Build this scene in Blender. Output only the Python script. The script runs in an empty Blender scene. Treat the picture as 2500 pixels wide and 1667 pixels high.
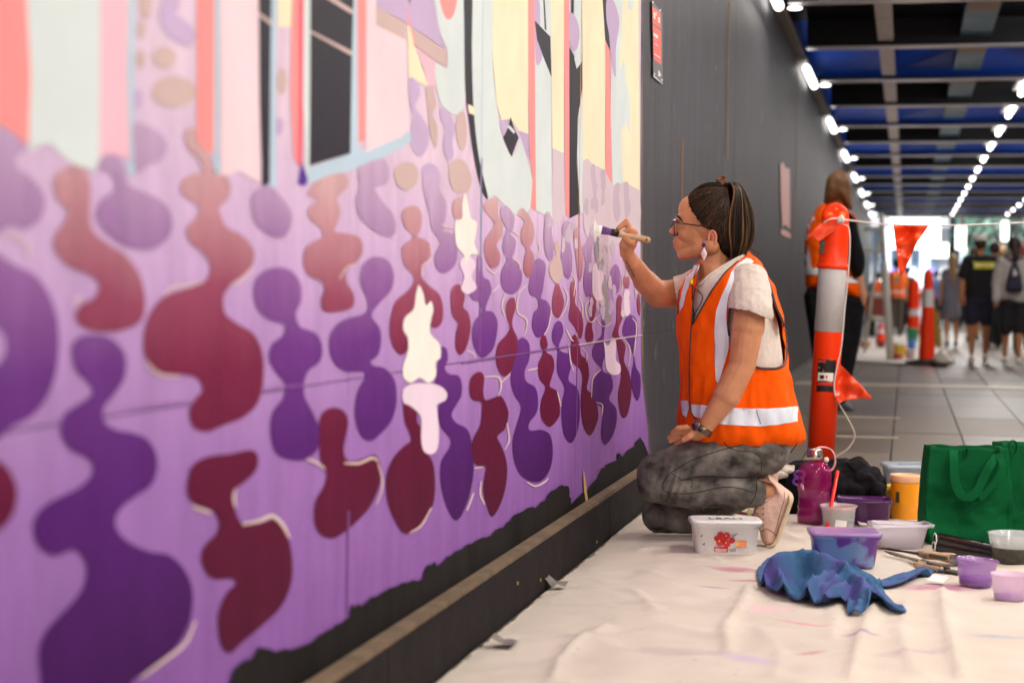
import bpy, bmesh, math, random
from mathutils import Vector, Matrix, noise
from mathutils.bvhtree import BVHTree
from mathutils.geometry import delaunay_2d_cdt
SC = bpy.context.scene
COL = SC.collection
RND = random.Random(7)

# ------------------------------------------------------------------ camera, sky, sun, exposure
CAM_O = Vector((0, 0, .76))
CF = Vector((-0.21353234, 0.97650947, -0.02886511)); CR = Vector((0.97677221, 0.21394435, 0.01199471)); CU = Vector((-0.01788848, 0.02563337, 0.99951135))
FPX = 4400.0
cd = bpy.data.cameras.new('camera'); cam = bpy.data.objects.new('camera', cd); COL.objects.link(cam)
cd.lens = FPX / 2500 * 36; cd.sensor_width = 36; cd.clip_end = 600; cd.clip_start = .05
cd.dof.use_dof = True; cd.dof.focus_distance = 5.42; cd.dof.aperture_fstop = 3.2
m = Matrix((CR, CU, -CF)).transposed().to_4x4(); m.translation = CAM_O; cam.matrix_world = m
SC.camera = cam
SC.view_settings.view_transform = 'Standard'; SC.view_settings.look = 'None'; SC.view_settings.gamma = 1
SC.view_settings.use_curve_mapping = False
SC.view_settings.exposure = -.52
SC.cycles.use_denoising = True
w = bpy.data.worlds.new('World'); SC.world = w; w.use_nodes = True
nt = w.node_tree; bg = nt.nodes['Background']
sk = nt.nodes.new('ShaderNodeTexSky'); sk.sky_type = 'NISHITA'; sk.sun_disc = False
sk.sun_elevation = math.radians(38); sk.sun_rotation = math.radians(200)
nt.links.new(sk.outputs[0], bg.inputs[0]); bg.inputs[1].default_value = .15
sd = bpy.data.lights.new('sun', 'SUN'); so = bpy.data.objects.new('sun', sd); COL.objects.link(so)
sd.energy = 5; sd.angle = math.radians(.5); sd.color = (1, .95, .88)
so.rotation_euler = Vector((math.sin(math.radians(200)) * math.cos(math.radians(38)), math.cos(math.radians(200)) * math.cos(math.radians(38)), math.sin(math.radians(38)))).to_track_quat('Z', 'Y').to_euler()

# ------------------------------------------------------------------ helpers
def ray(u, v): return CF + CR * ((u - 1250) / FPX) - CU * ((v - 833.5) / FPX)
def px(u, v, X): r = ray(u, v); return CAM_O + r * (X / r.x)          # point on the plane x = X
def py(u, v, Y): r = ray(u, v); return CAM_O + r * (Y / r.y)          # on the plane y = Y
def pz(u, v, Z=0.): r = ray(u, v); return CAM_O + r * ((Z - CAM_O.z) / r.z)   # on the level z = Z
def proj(p):
    d = p - CAM_O; k = d.dot(CF)
    return 1250 + FPX * d.dot(CR) / k, 833.5 - FPX * d.dot(CU) / k
def mpp(Y): return Y / FPX * 1.005                                     # metres per photo pixel at distance Y
TAG = {'A': (0, 0), 'B': (750, 0), 'C': (0, 500), 'H': (0, 1100), 'E': (750, 450), 'G': (750, 1000)}
def S(t, *pts):
    out = []
    for p in pts:
        if isinstance(p, str): t = p; continue
        if t == 'D': out.append((p[0] * 1.063, p[1] * 1.063))
        elif t == 'V': out.append((1550 + p[0] / 3.136, 600 + p[1] / 3.136))
        elif t == 'N': out.append((1480 + p[0] / 7.127, 500 + p[1] / 7.127))
        elif t == 'J': out.append((1500 + p[0] / 3.92, 1000 + p[1] / 3.92))
        elif t == 'K': out.append((1890 + p[0] / 5.8075, 1080 + p[1] / 5.8075))
        elif t == 'T': out.append((1600 + p[0] / 4.704, 1150 + p[1] / 4.704))
        elif t == 'W': out.append((1940 + p[0] / 3.135, 400 + p[1] / 3.135))
        elif t == 'Q': out.append((2250 + p[0] / 3.484, 1050 + p[1] / 3.484))
        elif t == 'S': out.append(p)
        else: out.append((TAG[t][0] + p[0] / 2.766, TAG[t][1] + p[1] / 2.766))
    return out
def lin(c):
    return tuple((x / 12.92 if x <= .04045 else ((x + .055) / 1.055) ** 2.4) for x in (k / 255 for k in c))
def smooth_closed(pts, n=6):
    out = []; N = len(pts)
    for i in range(N):
        p0, p1, p2, p3 = (Vector(pts[(i + k) % N]) for k in (-1, 0, 1, 2))
        for j in range(n):
            t = j / n
            out.append(.5 * ((2 * p1) + (p2 - p0) * t + (2 * p0 - 5 * p1 + 4 * p2 - p3) * t * t + (3 * p1 - p0 - 3 * p2 + p3) * t ** 3))
    return out
def smooth_open(pts, n=6):
    P = [Vector(p) for p in pts]; P = [P[0] * 2 - P[1]] + P + [P[-1] * 2 - P[-2]]; out = []
    for i in range(1, len(P) - 2):
        p0, p1, p2, p3 = P[i - 1:i + 3]
        for j in range(n):
            t = j / n
            out.append(.5 * ((2 * p1) + (p2 - p0) * t + (2 * p0 - 5 * p1 + 4 * p2 - p3) * t * t + (3 * p1 - p0 - 3 * p2 + p3) * t ** 3))
    return out + [P[-2]]

MATS = {}
def mat(name, c=(.5, .5, .5), rough=.6, metal=0., var=.12, scale=8., bump=.0, bscale=60., emit=0., alpha=1., trans=0., spec=.5, sss=0., stretch=None, c2=None, coat=0., sheen=0.):
    if name in MATS: return MATS[name]
    M = bpy.data.materials.new(name); M.use_nodes = True; MATS[name] = M
    t = M.node_tree; N = t.nodes; L = t.links; b = N['Principled BSDF']
    b.inputs['Roughness'].default_value = rough; b.inputs['Metallic'].default_value = metal
    b.inputs['Specular IOR Level'].default_value = spec
    if coat: b.inputs['Coat Weight'].default_value = coat; b.inputs['Coat Roughness'].default_value = .15
    if sheen: b.inputs['Sheen Weight'].default_value = sheen
    c = tuple(c[:3])
    if emit:
        b.inputs['Emission Color'].default_value = (*c, 1); b.inputs['Emission Strength'].default_value = emit
        b.inputs['Base Color'].default_value = (*c, 1); return M
    g = N.new('ShaderNodeNewGeometry'); mp = N.new('ShaderNodeMapping'); L.new(g.outputs['Position'], mp.inputs[0])
    if stretch: mp.inputs['Scale'].default_value = stretch
    no = N.new('ShaderNodeTexNoise'); no.inputs['Scale'].default_value = scale; no.inputs['Detail'].default_value = 6
    L.new(mp.outputs[0], no.inputs['Vector'])
    rp = N.new('ShaderNodeValToRGB'); e = rp.color_ramp.elements
    e[0].position = .3; e[1].position = .7
    e[0].color = (*[x * (1 - var) for x in c], 1); e[1].color = (*(c2 if c2 else [min(1, x * (1 + var)) for x in c]), 1)
    L.new(no.outputs[0], rp.inputs[0]); L.new(rp.outputs[0], b.inputs['Base Color'])
    if bump:
        n2 = N.new('ShaderNodeTexNoise'); n2.inputs['Scale'].default_value = bscale; n2.inputs['Detail'].default_value = 4
        L.new(mp.outputs[0], n2.inputs['Vector'])
        bu = N.new('ShaderNodeBump'); bu.inputs['Strength'].default_value = bump; bu.inputs['Distance'].default_value = .004
        L.new(n2.outputs[0], bu.inputs['Height']); L.new(bu.outputs[0], b.inputs['Normal'])
    if trans: b.inputs['Transmission Weight'].default_value = trans; b.inputs['IOR'].default_value = 1.2
    if alpha < 1: b.inputs['Alpha'].default_value = alpha
    if sss: b.inputs['Subsurface Weight'].default_value = sss; b.inputs['Subsurface Radius'].default_value = (.02, .008, .004); b.inputs['Subsurface Scale'].default_value = .5
    return M
def zramp(name, stops, rough=.5, var=.13):
    """a sprayed paint whose colour fades with height up the wall"""
    M = mat(name, (1, 1, 1), .65, bump=.35, bscale=70, spec=.07); t = M.node_tree; N = t.nodes; L = t.links; b = N['Principled BSDF']
    g = N.new('ShaderNodeNewGeometry'); sx = N.new('ShaderNodeSeparateXYZ'); L.new(g.outputs['Position'], sx.inputs[0])
    no = N.new('ShaderNodeTexNoise'); no.inputs['Scale'].default_value = 5; no.inputs['Detail'].default_value = 5; L.new(g.outputs['Position'], no.inputs['Vector'])
    ad = N.new('ShaderNodeMath'); ad.operation = 'MULTIPLY_ADD'; L.new(no.outputs[0], ad.inputs[0]); ad.inputs[1].default_value = .10; L.new(sx.outputs[2], ad.inputs[2])
    mr = N.new('ShaderNodeMapRange'); L.new(ad.outputs[0], mr.inputs[0]); mr.inputs[1].default_value = .25; mr.inputs[2].default_value = 1.35
    rp = N.new('ShaderNodeValToRGB'); cr = rp.color_ramp
    for k, (z, c) in enumerate(stops):
        el = cr.elements[k] if k < 2 else cr.elements.new(1)
        el.position = (z + .05 - .25) / 1.1; el.color = (*lin(c), 1)
    L.new(mr.outputs[0], rp.inputs[0])
    n3 = N.new('ShaderNodeTexNoise'); n3.inputs['Scale'].default_value = 14; n3.inputs['Detail'].default_value = 8; n3.inputs['Roughness'].default_value = .7
    mp = N.new('ShaderNodeMapping'); mp.inputs['Scale'].default_value = (1, 1, .25); L.new(g.outputs['Position'], mp.inputs[0]); L.new(mp.outputs[0], n3.inputs['Vector'])
    m2 = N.new('ShaderNodeMapRange'); m2.inputs[1].default_value = .3; m2.inputs[2].default_value = .7; m2.inputs[3].default_value = 1 - var; m2.inputs[4].default_value = 1 + var; L.new(n3.outputs[0], m2.inputs[0])
    mx = N.new('ShaderNodeVectorMath'); mx.operation = 'SCALE'; L.new(rp.outputs[0], mx.inputs[0]); L.new(m2.outputs[0], mx.inputs[3])
    for l in list(b.inputs['Base Color'].links): L.remove(l)
    L.new(mx.outputs[0], b.inputs['Base Color']); return M

def link(o, parent=None):
    COL.objects.link(o)
    if parent is not None:
        o.parent = parent; o.matrix_parent_inverse = parent.matrix_basis.inverted()
    return o
def obj(name, verts, faces, m, parent=None, smooth=True, weld=False):
    me = bpy.data.meshes.new(name); me.from_pydata([tuple(v) for v in verts], [], faces)
    if m: me.materials.append(m)
    if smooth: me.shade_smooth()
    me.update(); return link(bpy.data.objects.new(name, me), parent)
def tag(o, label=None, cat=None, group=None, kind=None):
    for k, v in (('label', label), ('category', cat), ('group', group), ('kind', kind)):
        if v: o[k] = v
    return o
def thing(name, loc, label, cat, group=None):
    o = bpy.data.objects.new(name, None); o.location = loc; o.empty_display_size = .1; COL.objects.link(o)
    return tag(o, label, cat, group)
def boxv(c, s, rz=0.):
    R = Matrix.Rotation(rz, 3, 'Z'); c = Vector(c)
    vs = [c + R @ Vector((x * s[0] / 2, y * s[1] / 2, z * s[2] / 2)) for x in (-1, 1) for y in (-1, 1) for z in (-1, 1)]
    return vs, [(0, 1, 3, 2), (4, 6, 7, 5), (0, 4, 5, 1), (2, 3, 7, 6), (0, 2, 6, 4), (1, 5, 7, 3)]
def box(name, c, s, m, parent=None, rz=0., bevel=0.):
    v, f = boxv(c, s, rz); o = obj(name, v, f, m, parent, False)
    if bevel:
        b = o.modifiers.new('b', 'BEVEL'); b.width = bevel; b.segments = 2
    return o
def tube_geo(pts, rads, n=8, caps=True):
    P = [Vector(p) for p in pts]; V = []; F = []
    if not isinstance(rads, (list, tuple)): rads = [rads] * len(P)
    t = (P[1] - P[0]).normalized(); a = t.orthogonal().normalized()
    for i, p in enumerate(P):
        d = (P[min(i + 1, len(P) - 1)] - P[max(i - 1, 0)])
        if d.length > 1e-9: t = d.normalized()
        a = (a - t * a.dot(t)); a = a.normalized() if a.length > 1e-6 else t.orthogonal().normalized()
        b = t.cross(a)
        for k in range(n):
            q = 2 * math.pi * k / n; V.append(p + (a * math.cos(q) + b * math.sin(q)) * rads[i])
    for i in range(len(P) - 1):
        for k in range(n):
            F.append((i * n + k, i * n + (k + 1) % n, (i + 1) * n + (k + 1) % n, (i + 1) * n + k))
    if caps: F.append(tuple(range(n))[::-1]); F.append(tuple((len(P) - 1) * n + k for k in range(n)))
    return V, F
def tube(name, pts, rads, m, parent=None, n=8): v, f = tube_geo(pts, rads, n); return obj(name, v, f, m, parent)
def join(geos):
    V = []; F = []
    for v, f in geos:
        o = len(V); V += list(v); F += [tuple(i + o for i in q) for q in f]
    return V, F
def lathe(name, prof, m, parent, base, n=28, axis=None, cap=True):
    """prof: (radius, height) pairs from the base up"""
    base = Vector(base); ax = Vector(axis or (0, 0, 1)).normalized(); a = ax.orthogonal().normalized(); b = ax.cross(a)
    V = [base + ax * z + (a * math.cos(2 * math.pi * k / n) + b * math.sin(2 * math.pi * k / n)) * r for r, z in prof for k in range(n)]
    F = [(i * n + k, i * n + (k + 1) % n, (i + 1) * n + (k + 1) % n, (i + 1) * n + k) for i in range(len(prof) - 1) for k in range(n)]
    if cap: F.append(tuple(range(n))[::-1])
    return obj(name, V, F, m, parent)
def poly(name, pts3, m, parent=None):
    P = [Vector(p) for p in pts3]; n = len(P); d = [max(p[k] for p in P) - min(p[k] for p in P) for k in range(3)]
    k = d.index(min(d)); i, j = [q for q in range(3) if q != k]
    r = delaunay_2d_cdt([Vector((p[i], p[j])) for p in P], [(q, (q + 1) % n) for q in range(n)], [list(range(n))], 1, 1e-6)
    x = sum(p[k] for p in P) / n; V = []
    for c in r[0]:
        v = [0, 0, 0]; v[i] = c.x; v[j] = c.y; v[k] = x; V.append(v)
    return obj(name, V, [tuple(f) for f in r[2]], m, parent, False)
def inside(p, pg):
    x, y = p; c = False; j = len(pg) - 1
    for i in range(len(pg)):
        if (pg[i][1] > y) != (pg[j][1] > y) and x < (pg[j][0] - pg[i][0]) * (y - pg[i][1]) / (pg[j][1] - pg[i][1]) + pg[i][0]: c = not c
        j = i
    return c
def grid_tri(pg, step):
    pg = [Vector((p[0], p[1])) for p in pg]
    xs = [p.x for p in pg]; ys = [p.y for p in pg]; pts = list(pg); n = len(pg)
    y = min(ys) + step * .5; r = 0
    while y < max(ys):
        x = min(xs) + step * (.25 + .5 * (r % 2))
        while x < max(xs):
            if inside((x, y), pg): pts.append(Vector((x, y)))
            x += step
        y += step * .87; r += 1
    res = delaunay_2d_cdt(pts, [(i, (i + 1) % n) for i in range(n)], [list(range(n))], 1, 1e-4)
    return res[0], res[2]
def bdist(p, pg):
    best = 1e9
    for i in range(len(pg)):
        a = pg[i]; b = pg[(i + 1) % len(pg)]; ab = b - a; L = ab.length_squared
        t = 0 if L < 1e-12 else max(0, min(1, (p - a).dot(ab) / L)); best = min(best, (p - a - ab * t).length)
    return best
def puff(name, pg, Y, thick, m, parent=None, step=4., wpx=None, wob=0., freq=20., fn=None, back=1.):
    """a rounded body whose silhouette is pg and that is thick metres deep"""
    pg = [Vector(p) for p in pg]; vs, fs = grid_tri(pg, step); D = [bdist(v, pg) for v in vs]; wp = wpx or max(D)
    V = []; N = len(vs); seed = RND.random() * 50
    for sgn in (-1, back):
        for v, d in zip(vs, D):
            k = min(1, d / wp); hh = thick / 2 * math.sqrt(max(0, 1 - (1 - k) ** 2))
            p = py(v.x, v.y, Y)
            if wob: hh += wob * noise.fractal(p * freq + Vector((seed, 0, 0)), 1., 2., 3) * min(1, k * 2)
            q = ray(v.x, v.y).normalized()
            V.append(p + Vector((0, sgn * hh, 0)))
    F = [tuple(f) for f in fs] + [tuple(N + i for i in f)[::-1] for f in fs]
    o = obj(name, V, F, m, parent)
    bm = bmesh.new(); bm.from_mesh(o.data); bmesh.ops.remove_doubles(bm, verts=bm.verts, dist=1e-5); bmesh.ops.recalc_face_normals(bm, faces=bm.faces); bm.to_mesh(o.data); bm.free()
    return o
def sph(c, rx, ry, rz, n=14, R=None):
    V = []; F = []; c = Vector(c); k = n * 2
    for i in range(n + 1):
        th = math.pi * i / n
        for j in range(k):
            ph = 2 * math.pi * j / k; v = Vector((rx * math.sin(th) * math.cos(ph), ry * math.sin(th) * math.sin(ph), rz * math.cos(th)))
            V.append(c + (R @ v if R else v))
    for i in range(n):
        for j in range(k):
            F.append((i * k + j, i * k + (j + 1) % k, (i + 1) * k + (j + 1) % k, (i + 1) * k + j))
    return V, F
def cap(p0, r0, p1, r1, n=16):
    p0 = Vector(p0); p1 = Vector(p1); t = (p1 - p0); L = t.length; t = t / max(L, 1e-9); P = []; R = []
    for k in range(6):
        a = math.pi / 2 * (1 - k / 6); P.append(p0 - t * r0 * math.sin(a)); R.append(max(1e-4, r0 * math.cos(a)))
    for k in range(7):
        a = math.pi / 2 * k / 6; P.append(p1 + t * r1 * math.sin(a)); R.append(max(1e-4, r1 * math.cos(a)))
    return tube_geo(P, R, n)
def union(name, geos, voxel, m, parent=None, it=4, disp=None, fac=.5):
    V, F = join(geos); me = bpy.data.meshes.new(name); me.from_pydata([tuple(v) for v in V], [], F); me.update()
    bm = bmesh.new(); bm.from_mesh(me); bmesh.ops.remove_doubles(bm, verts=bm.verts, dist=1e-6); bmesh.ops.recalc_face_normals(bm, faces=bm.faces); bm.to_mesh(me); bm.free()
    o = bpy.data.objects.new(name, me); COL.objects.link(o)
    r = o.modifiers.new('r', 'REMESH'); r.mode = 'VOXEL'; r.voxel_size = voxel
    s = o.modifiers.new('s', 'SMOOTH'); s.iterations = it; s.factor = fac
    dg = bpy.context.evaluated_depsgraph_get(); me2 = bpy.data.meshes.new_from_object(o.evaluated_get(dg)); COL.objects.unlink(o); bpy.data.objects.remove(o)
    me2.name = name
    if disp:
        nn = [v.normal.copy() for v in me2.vertices]
        for v, q in zip(me2.vertices, nn): v.co = disp(v.co.copy(), q)
    me2.materials.clear(); me2.materials.append(m); me2.shade_smooth(); me2.update()
    return link(bpy.data.objects.new(name, me2), parent)
def bvh_of(*objs):
    V = []; F = []
    for o in objs:
        k = len(V); V += [o.matrix_world @ v.co if o.parent is None else v.co.copy() for v in o.data.vertices]; F += [tuple(i + k for i in p.vertices) for p in o.data.polygons]
    return BVHTree.FromPolygons(V, F)
def hit(bvh, u, v, off=.0015):
    r = ray(u, v).normalized(); q = bvh.ray_cast(CAM_O, r)
    if q[0] is None: return None
    n = q[1]; n = -n if n.dot(r) > 0 else n
    return q[0] + n * off
def decal(name, pg, bvh, m, parent, off=.002, step=3., smooth_n=0):
    if smooth_n: pg = smooth_closed(pg, smooth_n)
    vs, fs = grid_tri(pg, step); P = [hit(bvh, v.x, v.y, off) for v in vs]; idx = {}; V = []
    for i, p in enumerate(P):
        if p is not None: idx[i] = len(V); V.append(p)
    F = [tuple(idx[i] for i in f) for f in fs if all(i in idx for i in f) and max((P[a] - P[b]).length for a in f for b in f) < .06]
    return obj(name, V, F, m, parent)
def dline(name, pts, bvh, r, m, parent, n=5, off=.001, sm=6):
    P = [hit(bvh, p.x, p.y, off) for p in smooth_open(pts, sm)]; runs = [[]]
    for p in P:
        if p is None or (runs[-1] and (p - runs[-1][-1]).length > .05): runs.append([])
        if p is not None: runs[-1].append(p)
    g = [tube_geo(q, r, n) for q in runs if len(q) > 1]
    if g: V, F = join(g); return obj(name, V, F, m, parent)
def text3(name, s, size, m, parent, origin, right, up, extr=.0004, align='LEFT'):
    c = bpy.data.curves.new(name, 'FONT'); c.body = s; c.size = size; c.extrude = extr; c.align_x = align
    o = bpy.data.objects.new(name, c); COL.objects.link(o)
    dg = bpy.context.evaluated_depsgraph_get(); me = bpy.data.meshes.new_from_object(o.evaluated_get(dg)); COL.objects.unlink(o)
    R = Matrix((Vector(right), Vector(up), Vector(right).cross(Vector(up)))).transposed().to_4x4(); R.translation = Vector(origin)
    me.transform(R); me.materials.clear(); me.materials.append(m); me.name = name
    return link(bpy.data.objects.new(name, me), parent)
def rrect(hx, hy, r, n=4):
    out = []
    for cx, cy, a0 in ((1, 1, 0), (-1, 1, 90), (-1, -1, 180), (1, -1, 270)):
        for k in range(n + 1):
            a = math.radians(a0 + 90 * k / n); out.append((cx * (hx - r) + r * math.cos(a), cy * (hy - r) + r * math.sin(a)))
    return out
def rloft(name, levels, m, parent, base, rz=0., capb=True, capt=False):
    """levels: (z, half x, half y, corner radius)"""
    R = Matrix.Rotation(rz, 3, 'Z'); base = Vector(base); V = []; F = []; n = 20
    for z, hx, hy, r in levels: V += [base + R @ Vector((x, y, z)) for x, y in rrect(hx, hy, r)]
    for i in range(len(levels) - 1):
        for k in range(n): F.append((i * n + k, i * n + (k + 1) % n, (i + 1) * n + (k + 1) % n, (i + 1) * n + k))
    if capb: F.append(tuple(range(n))[::-1])
    if capt: F.append(tuple((len(levels) - 1) * n + k for k in range(n)))
    o = obj(name, V, F, m, parent); o.data.polygons[-1].use_smooth = False
    return o

# ------------------------------------------------------------------ materials
WX = -.925; LX = -.878; LZ = .137          # wall face, ledge face, ledge top
M_bg = zramp('lilac_wall_paint', [(.25, (138, 92, 164)), (.5, (157, 113, 182)), (.7, (183, 144, 200)), (.86, (208, 177, 216)), (1.02, (224, 200, 222)), (1.3, (226, 203, 224))])  # the paint's fade, plus light falloff put into the lower lilac tones
M_red = zramp('maroon_fade_paint', [(.25, (80, 12, 46)), (.5, (96, 16, 54)), (.64, (120, 34, 70)), (.75, (148, 70, 98)), (.86, (190, 136, 148)), (1.02, (216, 186, 186))])
M_pur = zramp('purple_fade_paint', [(.25, (64, 16, 84)), (.5, (86, 30, 114)), (.66, (108, 52, 134)), (.79, (146, 98, 160)), (.90, (182, 150, 188)), (1.05, (212, 186, 212))])
def paint(n, c, **k): return mat(n, lin(c), k.pop('rough', .5), var=.05, scale=6, bump=.2, bscale=90, spec=.1, **k)
M_coral = paint('coral_paint', (250, 150, 150)); M_mint = paint('pale_mint_paint', (216, 226, 228)); M_pink = paint('pink_paint', (240, 190, 208))
M_ppink = paint('pale_pink_paint', (242, 214, 224)); M_cream = paint('cream_paint', (247, 233, 200)); M_blk = paint('black_mural_paint', (40, 36, 48)); M_blue = paint('pale_blue_paint', (186, 208, 226))
M_red2 = paint('strong_red_paint', (240, 92, 118)); M_vio = paint('violet_paint', (84, 46, 150)); M_smud = paint('lilac_smudge_paint', (198, 172, 210)); M_tan = paint('tan_mural_paint', (206, 178, 176))
M_white = paint('wet_white_paint', (248, 246, 240), rough=.25); M_wpink = paint('half_dry_white_paint', (233, 212, 232)); M_crl = paint('cream_outline_paint', (226, 204, 196)); M_gr = paint('damp_grey_paint', (176, 166, 176), rough=.15)
M_pcl = paint('pinkish_wash_paint', (214, 196, 208)); M_pcl2 = paint('pinkish_wash_dark', (197, 178, 196))
M_char = mat('charcoal_board', lin((30, 27, 27)), .8, spec=.1, var=.4, scale=7, bump=.4, bscale=50, stretch=(1, 1, .4))
M_grey = mat('grey_hoarding_paint', lin((46, 43, 51)), .5, var=.45, scale=7, bump=.6, bscale=30, stretch=(1, 9, .3), spec=.28, c2=lin((70, 66, 75)))
M_dark = mat('dark_gap', (.01, .01, .012), .9)
M_ply = mat('raw_plywood_edge', lin((206, 170, 96)), .7, var=.3, scale=30)
M_ledge = mat('ledge_top_wood', lin((112, 92, 72)), .85, var=.25, scale=18, bump=.6, bscale=80)
M_ledgef = mat('ledge_front_black', lin((33, 28, 29)), .8, spec=.12, var=.35, scale=9, bump=.5, bscale=60)
M_steel = mat('galvanised_flange', lin((244, 238, 244)), .28, var=.15, scale=3, bump=.2, bscale=20)
M_web = mat('black_beam_web', (.012, .012, .016), .5)
M_soffb = mat('soffit_black_and_shade', (.008, .009, .014), .45)
M_soff = mat('blue_soffit', lin((18, 92, 240)), .35, var=.35, scale=1.2)
M_lamp = mat('lamp_diffuser', (1, .97, .92), emit=8)
M_lamp2 = mat('tube_glow', (1, .97, .93), emit=16)
M_skin = mat('skin', lin((200, 138, 96)), .5, spec=.4, var=.10, scale=26, bump=.25, bscale=420, sss=.2, c2=lin((214, 146, 108)))
M_lip = mat('lips', lin((196, 104, 96)), .45)
M_orange = mat('hi_vis_orange', lin((255, 92, 0)), .75, var=.08, scale=9, bump=.3, bscale=22, spec=.12)
M_silver = mat('silver_reflective', lin((226, 230, 240)), .42, var=.08, scale=20, bump=.3, bscale=40)
M_pipe = mat('brown_piping', lin((72, 50, 48)), .7)
M_shirt = mat('oatmeal_heather', lin((214, 200, 190)), .9, var=.08, scale=90, bump=.2, bscale=40, spec=.15, stretch=(1, 1, .5))
M_black = mat('black_cloth', (.009, .008, .010), .85, spec=.12, var=.3, scale=20, bump=.5, bscale=30)
M_hair = mat('dark_brown_hair', lin((22, 14, 10)), .7, var=.4, scale=40, spec=.05)
M_hair2 = mat('caramel_hair', lin((150, 112, 66)), .38, var=.3, scale=40)
M_hair3 = mat('mid_brown_hair', lin((92, 64, 40)), .38, var=.4, scale=40)
M_orpl = mat('orange_plastic', lin((255, 58, 4)), .36, spec=.3, var=.05, scale=6, bump=.08, bscale=15, sss=0)
M_band = mat('white_reflective_sleeve', lin((214, 212, 214)), .4, var=.04, scale=30)
M_rope = mat('white_cord', lin((230, 220, 216)), .8, bump=.5, bscale=400)
M_flag = mat('orange_flag_plastic', lin((250, 72, 24)), .25, var=.1, scale=12, bump=.5, bscale=14)
M_green = mat('green_woven_bag', lin((0, 82, 42)), .85, spec=.15, var=.15, scale=10, bump=.5, bscale=160)
M_metal = mat('polished_metal', lin((200, 195, 190)), .22, metal=1.)
M_wood = mat('brush_handle_wood', lin((196, 160, 124)), .5, var=.2, scale=40)

# jeans: acid-washed
M_jean = mat('acid_wash_denim', lin((80, 75, 72)), .95, spec=.1, var=.5, scale=19, bump=.6, bscale=240, c2=lin((142, 135, 127)))
# ------------------------------------------------------------------ the setting
gr = obj('ground', [(-60, -30, -.02), (80, -30, -.02), (80, 300, -.02), (-60, 300, -.02)], [(0, 1, 2, 3)], mat('plaza_paving', lin((150, 146, 142)), .3, var=.2, scale=1.), None, False); gr['kind'] = 'structure'
M_pav = [mat('pavement_stone_%s' % n, lin(c), r, var=.2, scale=26, bump=.3, bscale=140, spec=.4) for n, c, r in (('a', (104, 90, 78), .38), ('b', (112, 97, 84), .44), ('c', (96, 83, 73), .36))]
M_joint = mat('paving_joint', lin((62, 56, 52)), .9)
fl = obj('pavement', [(-1.1, -3, -.012), (4.2, -3, -.012), (4.2, 48.5, -.012), (-1.1, 48.5, -.012)], [(0, 1, 2, 3)], M_joint, None, False); fl['kind'] = 'structure'
xs = [-1.1, -.455, -.06, .30, .68, 1.06, 1.44, 1.82, 2.3, 3.2, 4.2]
ys = [-3 + 1.31 * k for k in range(40)]
rest = []
for i in range(len(xs) - 1):
    for j in range(len(ys) - 1):
        g = .004; a, b = xs[i] + g, xs[i + 1] - g; c, d = ys[j] + g + (i % 2) * .0, ys[j + 1] - g
        z = RND.uniform(-.0015, .001) ; t = RND.choice(M_pav)
        V, F = boxv(((a + b) / 2, (c + d) / 2, z - .006), (b - a, d - c, .012))
        if c > 4.5 and c < 26 and i < 8 and a < (d * .075 + .25):
            obj('paving_slab', V, F, t, fl, False)
        else: rest.append((V, F))
V, F = join(rest); o = obj('far_paving', V, F, M_pav[0], fl, False); o['kind'] = 'stuff'
strip = box('drain_strip', (.8, 15.25, .004), (4., .42, .008), mat('pale_kerb_stone', lin((186, 170, 150)), .4, var=.15, scale=9), fl)
for y in (9.7, 11.25): box('paving_band', (-.24, y, .003), (.42, .05, .006), MATS['pale_kerb_stone'], fl)

sw = obj('skylight_stop_wall', *boxv((4.85, 22, 1.75), (.2, 52, 3.5)), mat('stop_wall_render', lin((150, 142, 134)), .7), None, False); sw['kind'] = 'structure'  # added out of view to keep skylight from spilling in
# --- hoarding with the mural
mural = thing('mural_hoarding', (WX, 2, 0), 'long lilac mural hoarding with maroon and purple bead shapes, left of the kneeling painter', 'hoarding')
def wall_panel(y0, y1, z0, z1, m, parent, edge=None, name='panel', x=WX):
    g = .0012 if x == WX else .0005
    e = edge or [(y1 - g, z0 + g), (y1 - g, z1 - g)]
    pg = [(y0 + g, z0 + g)] + e + [(y0 + g, z1 - g)]
    V = [(x, a, b) for a, b in pg] + [(x - .018, a, b) for a, b in pg]; n = len(pg)
    F = [tuple(range(n)), tuple(range(n, 2 * n))[::-1]] + [(i, i + n, (i + 1) % n + n, (i + 1) % n) for i in range(n)]
    return obj(name, V, F, m, parent, False)
LOW = .603
for y0, y1 in ((-3.1, -1.9), (-1.9, -.7), (-.7, .5), (.5, 1.7), (1.7, 2.93), (2.93, 3.884), (3.884, 5.102)):
    wall_panel(y0, y1, .0, LOW, M_bg, mural); wall_panel(y0, y1, LOW, 2.72, M_bg, mural)
wall_panel(5.102, 6.39, .0, LOW, M_bg, mural, [(6.68, .002), (6.60, .25), (6.42, .45), (6.385, LOW - .002)])
wall_panel(5.102, 6.39, LOW, 2.72, M_bg, mural, [(6.385, LOW + .002), (6.31, 1.2), (6.27, 1.8), (6.23, 2.72)])
for y, z0, z1, mm in ((5.102, .62, 2.7, M_ply), (3.884, .8, 2.7, M_blue)):
    box('panel_joint', (WX + .0006, y, (z0 + z1) / 2), (.002, .006, z1 - z0), mm, mural)
for y, z0, z1 in ((5.102, .35, 1.0), (3.884, .62, 1.05), (2.93, .2, .38)): box('joint_stain', (WX + .0012, y + .004, (z0 + z1) / 2), (.002, .007, z1 - z0), paint('deep_violet_line', (128, 82, 146)), mural)
poly('joint_chip', [px(u, v, WX + .0047) for u, v in S('G', (1866, 400), (1880, 480), (1898, 620), (1882, 628), (1868, 520))], M_ply, mural)
box('joint_stain', (WX + .0032, 4.4, LOW), (.002, 1.35, .003), MATS['deep_violet_line'], mural)
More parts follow.
